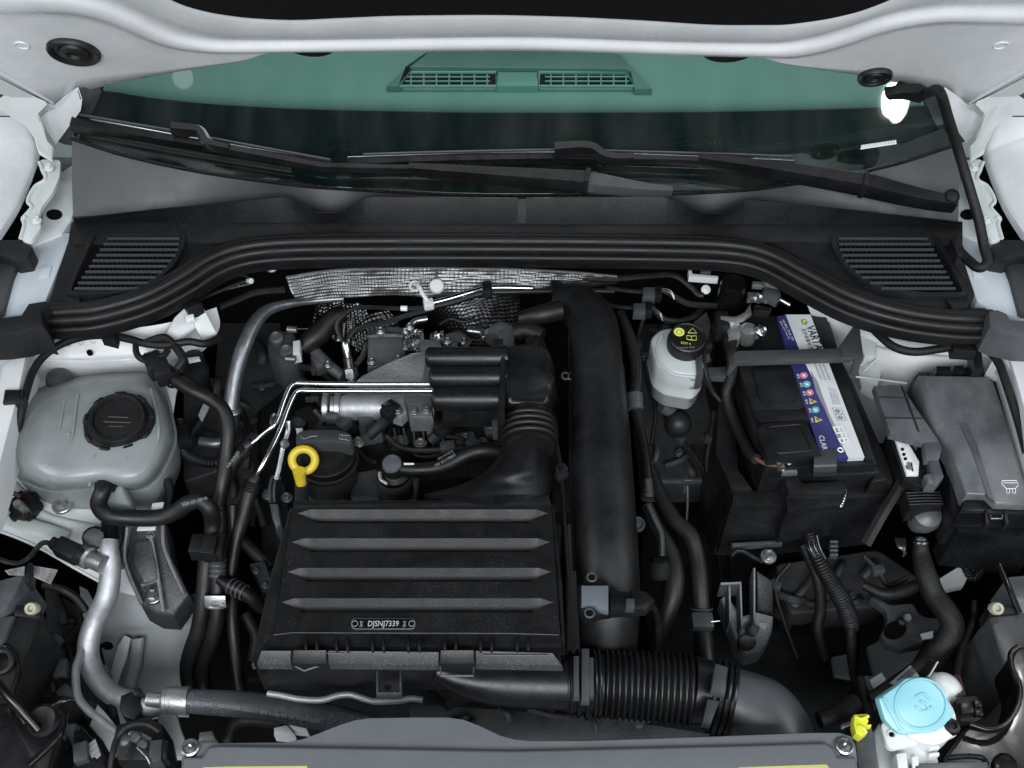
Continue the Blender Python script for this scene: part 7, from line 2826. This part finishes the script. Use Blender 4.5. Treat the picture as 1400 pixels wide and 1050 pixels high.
for q in ([(278, 1049), (314, 1048), (420, 1047), (420, 1075), (276, 1075)], [(1010, 1049), (1130, 1045), (1134, 1050), (1138, 1075), (1010, 1075)]):
    m = MB()
    m.prism(q, 0.0306, 0.0005, bevel=0)
    part('warning_label', m, 'label_yellow', rc)

# ------------------------------------------------------------------ washer filler
wf = thing('washer_filler', 'white washer filler neck with light blue folding cap', 'washer filler', (1250, 990, -0.1))
capq = [(1201, 955), (1214, 946), (1226, 938), (1239, 927), (1255, 925), (1270, 927), (1287, 943), (1307, 975), (1300, 985), (1284, 1000), (1273, 1004), (1232, 1005), (1222, 998), (1210, 985)]
cn_ = Vector((0.06, -0.42, 0.9)).normalized()
c0_ = W(1256, 966, 0.0)


def fc(px, py, lift=0.0):
    return onplane(px, py, c0_ + cn_ * lift, cn_)


m = MB()
m.plate([fc(x, y) for x, y in rounded(capq, 4)], -cn_, 0.011, bevel=0.003)
cp_ = part('cap', m, 'cyan_plastic', wf)
m = MB()
ring = [fc(x, y, 0.0006) for x, y in ellipse(1259, 962, 35, 34, 44)]
m.tube(ring + ring[:1], 0.0013, mm=True, n=8, smooth=False)
part('cap_ring', m, 'cyan_plastic', cp_)
m = MB()
m.plate([fc(x, y, 0.002) for x, y in ((1206, 954), (1209, 953), (1236, 998), (1231, 1000))], -cn_, 0.004, bevel=0.001)
part('hinge_bead', m, 'cyan_plastic', cp_)
for pts in (((1252, 952), (1262, 948), (1272, 956)), ((1252, 966), (1262, 972), (1274, 966)), ((1258, 958), (1266, 962), (1270, 970))):
    m = MB()
    m.tube([fc(x, y, 0.0006) for x, y in pts], 0.0011, mm=True, n=6)
    part('embossed_line', m, 'cyan_plastic', cp_)
m = MB()
m.lathe((1258, 985, -0.03), (0, 0, 1), [(0.030, -0.05), (0.032, 0.0), (0.032, 0.016), (0.028, 0.018)], 32)
part('neck', m, 'white_plastic', wf)
m = MB()
m.prism(rounded([(1204, 990), (1212, 1018), (1220, 1024), (1300, 1008), (1312, 1002), (1304, 986), (1290, 976), (1220, 976)], 5), -0.018, 0.008, bevel=0.002)
part('mounting_plate', m, 'white_plastic', wf)
m = MB()
m.prism([(1226, 1020), (1276, 1014), (1284, 1040), (1280, 1090), (1226, 1090)], -0.03, 0.06, bevel=0.003)
part('neck_foot', m, 'white_plastic', wf)
for k in range(3):
    m = MB()
    m.prism([(1270, 1012 + k * 9), (1284, 1010 + k * 9), (1285, 1014 + k * 9), (1271, 1016 + k * 9)], -0.022, 0.02, bevel=0.001)
    part('foot_rib', m, 'white_plastic', wf)
for q in ([(1225, 1030), (1240, 1028), (1242, 1050), (1228, 1052)], [(1246, 1034), (1256, 1032), (1258, 1056), (1248, 1058)]):
    m = MB()
    m.prism(q, -0.02, 0.02, bevel=0.002)
    part('foot_rib', m, 'white_plastic', wf)
m = MB()
m.torus((1219, 1004, -0.0175), (0, 0, 1), 0.0042, 0.0011, 18, 6)
part('eye', m, 'white_plastic', wf)
m = MB()
m.prism(ellipse(1219, 1004, 3.6, 3, 14), -0.017, 0.001, bevel=0)
part('eye_hole', m, 'void_black', wf)
m = MB()
m.lathe((1301, 994, -0.014), (0, -0.1, 1), [(0.008, -0.004), (0.009, 0.001), (0.007, 0.005), (0.004, 0.006), (0.0035, 0.003), (0, 0.003)], 18)
part('plate_screw', m, 'rubber', wf)
m = MB()
m.prism([(1195, 1000), (1204, 986), (1214, 1018), (1224, 1026), (1226, 1090), (1204, 1090), (1196, 1030)], -0.05, 0.06, bevel=0.006)
part('tank_wall', m, 'primer_white', wf)
m = MB()
m.lathe((1290, 944, -0.06), (0.2, 0.1, 1), [(0.012, -0.05), (0.021, -0.02), (0.021, 0.0), (0.017, 0.010), (0.009, 0.015), (0, 0.016)], 28)
part('float_cup', m, 'white_plastic', wf)
m = MB()
m.torus((1290, 944, -0.06), (0.2, 0.1, 1), 0.0212, 0.0012, 28, 6)
part('cup_ring', m, 'grey_and_shaded_paint', wf)

yc = thing('yellow_clip', 'bright yellow plastic clip on a dark post beside the washer cap', 'clip', (1178, 990, -0.02))
m = MB()
m.prism([(1168, 976), (1186, 975), (1188, 986), (1184, 992), (1187, 1000), (1178, 1007), (1170, 1002), (1167, 990)], 0.004, 0.014, bevel=0.002)
part('clip_body', m, 'lime_plastic', yc)
m = MB()
m.tube([(1170, 980, 0.007), (1178, 983, 0.009), (1187, 979, 0.007)], 2.4, n=8)
part('clip_bar', m, 'lime_plastic', yc)
m = MB()
m.tube([(1174, 992, 0.007), (1180, 996, 0.008), (1184, 1002, 0.006)], 2.2, n=8)
part('clip_bar', m, 'lime_plastic', yc)
m = MB()
m.prism([(1184, 990), (1192, 990), (1191, 994), (1184, 994)], 0.0, 0.006, bevel=0.001)
part('clip_tab', m, 'lime_plastic', yc)
po = thing('support_post', 'dark grey square support post below the yellow clip', 'post', (1188, 1030, -0.12))
m = MB()
m.prism([(1168, 1000), (1193, 994), (1200, 1030), (1205, 1060), (1176, 1062), (1172, 1040)], -0.012, 0.08, bevel=0.003)
part('post', m, 'holder_grey', po)
m = MB()
m.prism([(1172, 924), (1180, 922), (1194, 972), (1192, 986), (1186, 986), (1178, 960)], -0.06, 0.05, bevel=0.003)
part('rail', m, 'satin_plastic', po)
m = MB()
m.prism([(1180, 924), (1188, 922), (1202, 964), (1196, 974)], -0.064, 0.05, bevel=0.003)
part('rail', m, 'cover_grey', po)
lg = thing('bonnet_lock_loom', 'black taped cable with barcode tag behind the washer cap', 'wiring loom', (1210, 940, -0.12))
m = MB()
m.tube([(1190, 955, -0.06), (1206, 944, -0.055), (1226, 930, -0.05), (1250, 914, -0.06), (1264, 902, -0.08)], 8, n=12)
part('loom_run', m, 'tape_loom', lg)
m = MB()
m.prism([(1216, 934), (1245, 909), (1257, 924), (1238, 938)], -0.035, 0.0015, bevel=0.0003)
tg = part('barcode_tag', m, 'paper', lg)
m = MB()
for k in range(9):
    x = 1226 + k * 2.4
    y = 929 - k * 2.1
    m.prism([(x, y), (x + 1.1, y - 1), (x + 7, y + 7), (x + 5.9, y + 8)], -0.0342, 0.0003, bevel=0)
part('barcode', m, 'ink_dark', tg, kind='stuff')
m = MB()
m.prism([(1186, 930), (1206, 918), (1216, 934), (1196, 944)], -0.09, 0.02, bevel=0.003)
part('white_carrier', m, 'primer_white', lg)
m = MB()
m.tube([(1282, 905, -0.06), (1276, 915, -0.055), (1270, 925, -0.05)], 1.2, n=6)
part('tie_tail', m, 'white_plastic', lg)
m = MB()
m.tube([(1120, 985, -0.05), (1140, 978, -0.05), (1170, 960, -0.055)], 12, n=14)
part('thick_sleeve', m, 'tape_loom', lg)
for k, mt in enumerate(('wire_red', 'copper', 'pictogram_teal')):
    m = MB()
    m.tube([(1150, 992 + k * 2, -0.03), (1160, 988 + k * 2, -0.028), (1170, 984 + k * 3, -0.03)], 1.2, n=6)
    part('wire', m, mt, lg)
lp = thing('lamp_plug', 'black square headlamp plug with twin red wires beside the washer cap', 'connector', (1325, 970, -0.1))
m = MB()
m.prism(rounded([(1304, 956), (1316, 951), (1336, 950), (1342, 958), (1346, 980), (1334, 988), (1312, 986)], 4), -0.035, 0.04, bevel=0.003)
part('plug_body', m, 'black_plastic', lp)
for q in ([(1312, 960), (1330, 958), (1332, 974), (1316, 976)], [(1332, 956), (1342, 958), (1343, 966), (1333, 966)], [(1333, 970), (1344, 970), (1345, 978), (1334, 978)]):
    m = MB()
    m.prism(q, -0.029, 0.01, bevel=0.0015)
    part('plug_relief', m, 'satin_plastic', lp)
m = MB()
m.tube([(1332, 822, -0.12, 4), (1330, 850, -0.12, 4.5), (1318, 880, -0.11, 5), (1310, 910, -0.09, 5), (1308, 926, -0.075, 5)], 5, n=10)
part('sleeve', m, 'tape_loom', lp)
for k, dx in enumerate((0, 4, 8)):
    m = MB()
    m.tube([(1306 + dx * 0.6, 924, -0.072), (1309 + dx * 0.8, 938, -0.06), (1311 + dx, 952, -0.045)], 1.6, n=6)
    part('wire', m, 'wire_red' if k != 1 else 'dull_aluminium', lp)

# headlamp housing and lock carrier on the battery side
hl2 = thing('headlamp', 'dark headlamp housing with white screw near the washer cap', 'headlamp', (1385, 880, -0.2), 'headlamp housings')
m = MB()
m.prism([(1352, 842), (1362, 838), (1440, 838), (1440, 960), (1384, 930), (1370, 905)], -0.06, 0.12, bevel=0.004)
part('housing', m, 'cover_grey', hl2)
m = MB()
m.prism([(1350, 830), (1384, 826), (1394, 838), (1352, 842)], -0.055, 0.03, bevel=0.003)
part('adjuster_mount', m, 'black_plastic', hl2)
m = MB()
m.lathe((1364, 832, -0.045), (-0.1, -0.45, 0.9), [(0.0075, -0.012), (0.0075, 0.0), (0.006, 0.002), (0.004, 0.001), (0.0035, -0.004), (0, -0.004)], 10)
part('adjuster_screw', m, 'cream_plastic', hl2)
m = MB()
m.prism([(1378, 788), (1400, 786), (1440, 800), (1440, 836), (1394, 838)], -0.06, 0.06, bevel=0.003)
part('housing', m, 'fuse_grey', hl2)
m = MB()
m.tube([(1366, 772, -0.05), (1380, 805, -0.05), (1394, 838, -0.055)], 4, n=10)
part('rim', m, 'gloss_black', hl2)
m = MB()
m.prism([(1360, 925), (1376, 920), (1384, 945), (1366, 960)], -0.10, 0.05, bevel=0.003)
part('lower_step', m, 'cover_grey', hl2)
lk2 = thing('lock_carrier', 'glossy black lock carrier end with deep slot beside the washer filler', 'carrier', (1370, 1010, -0.2), 'lock carrier ends')
m = MB()
m.prism([(1322, 992), (1356, 1000), (1372, 995), (1386, 970), (1392, 940), (1380, 905), (1388, 886), (1404, 882), (1460, 890), (1460, 1120), (1296, 1120), (1290, 1036), (1310, 1010)], -0.035, 0.05, bevel=0.010, seg=3, r=8)
part('pressing', m, 'gloss_black', lk2)
m = MB()
m.tube([(1392, 884, -0.02), (1382, 894, -0.02), (1384, 915, -0.02), (1394, 940, -0.02), (1390, 968, -0.02), (1374, 990, -0.02), (1352, 997, -0.02), (1326, 990, -0.02)], 4, n=10)
part('rolled_edge', m, 'gloss_black', lk2)
m = MB()
m.prism([(1246, 1042), (1320, 1040), (1352, 1040), (1352, 1100), (1246, 1100)], -0.02, 0.05, bevel=0.004)
part('front_pad', m, 'fuse_grey', lk2)
m = MB()
m.tube([(1296, 1036, -0.025), (1320, 1034, -0.025), (1342, 1036, -0.025), (1350, 1046, -0.025)], 4, n=8)
part('pad_lip', m, 'gloss_black', lk2)
m = MB()
m.lathe((1374, 1046, -0.03), (0, -0.1, 1), [(0.012, -0.004), (0.012, 0.002), (0.009, 0.005), (0, 0.005)], 20)
part('carrier_bolt', m, 'gloss_black', lk2)

# ------------------------------------------------------------------ further small parts
# spot welds and sealer lines on the white metal
for nm, rows in (('spot_weld', [[(60 + k * 17, 476 - k * 2.2, 0.026) for k in range(9)], [(1215 + k * 17, 455 + k * 1.6, 0.028) for k in range(8)]]),):
    for r in rows:
        m = MB()
        for (x, y, z) in r:
            m.torus((x, y, z), (0, -0.3, 1), 0.0026, 0.0006, 12, 5)
        part('spot_weld', m, 'primer_white', body, kind='stuff')
for pts in ([(62, 490, 0.008), (110, 492, 0.007), (170, 489, 0.006), (226, 482, 0.006)], [(1180, 470, -0.008), (1236, 482, 0.0), (1300, 489, -0.002), (1372, 492, 0.002)], [(20, 660, -0.082), (60, 700, -0.09), (110, 715, -0.098), (150, 720, -0.105)]):
    m = MB()
    m.tube(pts, 2.0, n=8, flat=0.6)
    part('sealer_bead', m, 'sealer', body)
# castings, plugs and brackets on the cam cover
for q, z, mt in (([(488, 580), (520, 574), (524, 594), (494, 600)], -0.078, 'cast_metal'), ([(534, 596), (556, 592), (560, 606), (540, 610)], -0.076, 'cast_metal'), ([(620, 592), (648, 588), (652, 602), (626, 606)], -0.074, 'cast_metal'), ([(660, 574), (684, 570), (686, 590), (664, 594)], -0.07, 'cast_metal'), ([(580, 575), (600, 572), (602, 588), (584, 592)], -0.07, 'cast_metal'), ([(462, 566), (484, 562), (488, 578), (466, 582)], -0.06, 'dark_cast'), ([(640, 632), (672, 628), (676, 648), (644, 652)], -0.082, 'dark_cast'), ([(700, 600), (726, 600), (728, 626), (704, 628)], -0.08, 'dark_cast')):
    m = MB()
    m.prism(q, z, 0.03, bevel=0.004, r=4)
    part('casting_boss', m, mt, eng)
for x, y, z in ((506, 588, -0.07), (548, 601, -0.068), (636, 597, -0.066), (672, 582, -0.062), (592, 582, -0.062), (520, 566, -0.05), (700, 640, -0.08)):
    bolt(x, y, z, 4.5, eng, 'dull_aluminium')
for k in range(12):
    m = MB()
    x = 532 + k * 6.5
    m.tube([(x, 586, -0.079), (x + 2, 598, -0.078), (x + 1, 612, -0.080)], 1.5, n=6)
    part('cover_rib', m, 'cast_metal' if k % 2 else 'dark_cast', eng)
for pts, r in (([(446, 590, -0.05), (470, 578, -0.045), (500, 570, -0.045), (530, 574, -0.05)], 3.5), ([(606, 596, -0.055), (630, 600, -0.06), (650, 612, -0.06), (690, 600, -0.055)], 3), ([(560, 612, -0.06), (572, 624, -0.06), (600, 622, -0.058), (616, 612, -0.06)], 2.6), ([(486, 612, -0.06), (500, 626, -0.06), (512, 632, -0.05)], 3), ([(440, 552, -0.02), (442, 566, -0.03), (452, 582, -0.045)], 3)):
    t = MB()
    t.tube(pts, r, n=8)
    part('plug_wire', t, 'tape_loom', eng)
for x, y, z, a in ((500, 572, -0.04, 0.3), (648, 608, -0.055, -0.5), (470, 580, -0.04, 0.9), (612, 612, -0.055, 0.2), (690, 610, -0.05, 0.6)):
    m = MB()
    m.box((x, y, z), (0.020, 0.014, 0.014), Matrix.Rotation(a, 3, 'Z'), 0.002)
    part('wire_plug', m, 'cover_grey', eng)
# bulkhead: pipes, clips and studs behind the engine
bkp = thing('bulkhead_line', 'dark lines and clips fixed along the bulkhead above the aluminium pipe', 'pipe', (330, 400, -0.02))
for pts, r, mt in (([(268, 412, 0.02), (300, 398, 0.03), (330, 386, 0.03), (344, 384, 0.03)], 2.5, 'dark_cast'), ([(296, 400, 0.02), (320, 393, 0.025), (342, 388, 0.03)], 1.4, 'steel'), ([(300, 420, -0.02), (320, 412, -0.02), (350, 400, -0.02), (390, 396, -0.02)], 5, 'tape_loom'), ([(306, 372, 0.04), (330, 376, 0.04), (345, 382, 0.035)], 2, 'black_plastic')):
    m = MB()
    m.tube(pts, r, n=8)
    part('line', m, mt, bkp)
m = MB()
m.lathe((342, 384, 0.034), (0.6, -0.5, 0.4), [(0.004, -0.004), (0.004, 0.003), (0, 0.004)], 12)
part('line_end', m, 'primer_white', bkp)
m = MB()
m.lathe((371, 364, 0.04), (0, -0.5, 0.8), [(0.009, -0.004), (0.009, 0.001), (0.006, 0.003), (0, 0.003)], 18)
part('blank_plug', m, 'dull_aluminium', bkp)
# lower corner wiring and brackets
cw = thing('corner_wiring', 'tangle of taped wires and plugs under the headlamp beside the thin pipe', 'wiring loom', (80, 940, -0.2))
for pts, r, mt in (([(60, 800, -0.10), (84, 806, -0.10), (104, 818, -0.11), (118, 836, -0.12)], 6, 'tape_loom'), ([(56, 870, -0.14), (76, 890, -0.15), (84, 920, -0.15), (78, 948, -0.14)], 4, 'tape_loom'), ([(84, 870, -0.16), (96, 900, -0.16), (92, 940, -0.15), (100, 975, -0.14)], 3, 'black_plastic'), ([(134, 905, -0.16), (142, 930, -0.15), (150, 955, -0.14), (156, 976, -0.12)], 4, 'tape_loom'), ([(100, 1000, -0.12), (120, 1020, -0.11), (132, 1045, -0.10)], 4, 'tape_loom')):
    m = MB()
    m.tube(pts, r, n=8)
    part('wire_run', m, mt, cw)
for x, y, z, a in ((142, 925, -0.145, 0.5), (84, 915, -0.145, 0.2), (92, 950, -0.14, 0.9), (112, 1030, -0.10, 0.3), (72, 880, -0.14, -0.4)):
    m = MB()
    m.box((x, y, z), (0.016, 0.022, 0.014), Matrix.Rotation(a, 3, 'Z'), 0.002)
    part('wire_plug', m, 'cover_grey', cw)
rw = thing('wire_fan', 'fan of brown and grey wires below the fuse holder boot', 'wires', (1230, 750, -0.14))
for k in range(6):
    m = MB()
    m.tube([(1224 + k * 2.5, 736, -0.11), (1228 + k * 2, 748, -0.105), (1240 - k, 756 + k, -0.115)], 1.0, n=5)
    part('wire', m, 'copper' if k % 3 == 0 else 'dull_aluminium', rw)
dr = thing('drain_hose', 'dark corrugated drain hose and bracket under the fuse box', 'hose', (1330, 780, -0.2))
m = MB()
m.tube([(1300, 745, -0.14), (1318, 770, -0.15), (1330, 790, -0.16), (1350, 770, -0.15)], 7, n=12, corr=0.0015, pitch=0.004)
part('hose', m, 'black_plastic', dr)
m = MB()
m.prism([(1290, 730), (1420, 734), (1420, 752), (1340, 758), (1300, 750)], -0.14, 0.04, bevel=0.004)
part('bracket', m, 'black_plastic', dr)
for k in range(5):
    m = MB()
    m.prism([(1312 + k * 18, 732), (1316 + k * 18, 732), (1318 + k * 18, 752), (1314 + k * 18, 752)], -0.132, 0.02, bevel=0.001)
    part('bracket_rib', m, 'cover_grey', dr)
# relief on the battery tray and air box so that they do not read as plain blocks
for x0, x1, y in ((420, 470, 893), (660, 750, 896)):
    m = MB()
    m.tube([(x0, y, 0.0325), (x1, y, 0.0325)], 0.8, n=5, smooth=False)
    part('mould_mark', m, 'lip_plastic', ab)

# dim castings deep in the bay, so that the gaps show what lies below
sf = thing('subframe', 'dim cast subframe and gearbox casing deep between engine and battery', 'subframe', (930, 620, -0.5))
for q, z in (([(872, 440), (980, 440), (990, 560), (985, 660), (880, 660), (868, 540)], -0.20), ([(300, 420), (380, 430), (400, 520), (370, 640), (310, 700), (290, 560)], -0.24), ([(780, 430), (790, 430), (800, 900), (772, 900)], -0.16), ([(1060, 770), (1200, 750), (1260, 790), (1200, 830), (1080, 840)], -0.24), ([(250, 500), (300, 520), (310, 640), (250, 660)], -0.20), ([(60, 800), (110, 830), (130, 960), (70, 960)], -0.26), ([(560, 962), (820, 980), (980, 1005), (700, 1012), (560, 985)], -0.18)):
    m = MB()
    m.prism(q, z, 0.05, bevel=0.012, seg=3, r=8)
    part('casing', m, 'sump_cast', sf)
rnd = random.Random(21)
for x0, y0, x1, y1, z, n in ((878, 450, 980, 650, -0.195, 9), (300, 440, 370, 680, -0.235, 7), (1070, 770, 1220, 830, -0.235, 7), (250, 520, 300, 650, -0.195, 4), (600, 970, 900, 1005, -0.175, 5), (66, 810, 118, 950, -0.255, 5)):
    for k in range(n):
        x, y = x0 + (x1 - x0) * (k + 0.5) / n, rnd.uniform(y0, y1)
        L = rnd.uniform(20, 60)
        a = rnd.uniform(-0.6, 0.6) + (1.57 if k % 2 else 0)
        m = MB()
        m.tube([(x - math.cos(a) * L / 2, max(y0, min(y1, y - math.sin(a) * L / 2)), z), (x + 4, y + 3, z + 0.008), (x + math.cos(a) * L / 2, max(y0, min(y1, y + math.sin(a) * L / 2)), z)], rnd.uniform(3, 7), n=8)
        part('casing_rib', m, 'sump_cast', sf)
        if k % 2 == 0:
            bolt(x + rnd.uniform(-8, 8), y + rnd.uniform(-8, 8), z + 0.004, 5, sf, 'dull_aluminium')

# bracketry and hoses packed round the turbo and the block flank
tk = thing('turbo_plumbing', 'grey cast elbows, clamps and thin lines packed round the turbocharger', 'pipe', (520, 460, -0.1))
for pts, r, mt in (([(606, 470, -0.02), (626, 462, -0.03), (640, 470, -0.04)], 9, 'cast_metal'), ([(640, 452, -0.05), (664, 456, -0.05), (680, 470, -0.04)], 6, 'steel'), ([(556, 452, -0.03), (566, 440, -0.03), (584, 436, -0.03)], 5, 'steel'), ([(430, 480, -0.09), (450, 500, -0.09), (470, 516, -0.09)], 8, 'cast_metal'), ([(486, 500, -0.07), (496, 486, -0.07), (500, 470, -0.07)], 4, 'steel'), ([(412, 520, -0.06), (430, 536, -0.06), (440, 552, -0.05)], 6, 'hose_dark'), ([(600, 444, -0.03), (616, 436, -0.03), (634, 440, -0.03), (650, 436, -0.03)], 3, 'black_plastic')):
    m = MB()
    m.tube(pts, r, n=10)
    part('line', m, mt, tk)
for x, y, z in ((612, 466, -0.012), (634, 466, -0.028), (560, 446, -0.02), (448, 498, -0.078), (520, 452, -0.036), (544, 490, -0.038), (508, 494, -0.04)):
    bolt(x, y, z, 4.5, tk, 'steel')
for q, z in (([(608, 456), (622, 452), (626, 470), (612, 474)], -0.022), ([(424, 486), (440, 480), (448, 496), (432, 502)], -0.085)):
    m = MB()
    m.prism(q, z, 0.02, bevel=0.003)
    part('flange', m, 'cast_metal', tk)
bh = thing('block_hose', 'dark hoses and bracket packed between coolant hoses and air box', 'hose', (345, 770, -0.2))
for pts, r in (([(322, 730, -0.12), (345, 752, -0.13), (370, 776, -0.14)], 9), ([(335, 840, -0.16), (350, 870, -0.17), (345, 905, -0.18)], 8), ([(338, 660, -0.10), (352, 690, -0.12), (362, 720, -0.13)], 6)):
    m = MB()
    m.tube(pts, r, n=12)
    part('hose', m, 'hose_dark', bh)
m = MB()
m.prism([(340, 770), (362, 766), (374, 800), (360, 812)], -0.12, 0.02, bevel=0.003)
part('bracket', m, 'cover_grey', bh)
for x, y in ((350, 780), (362, 800)):
    bolt(x, y, -0.117, 4, bh, 'dull_aluminium')
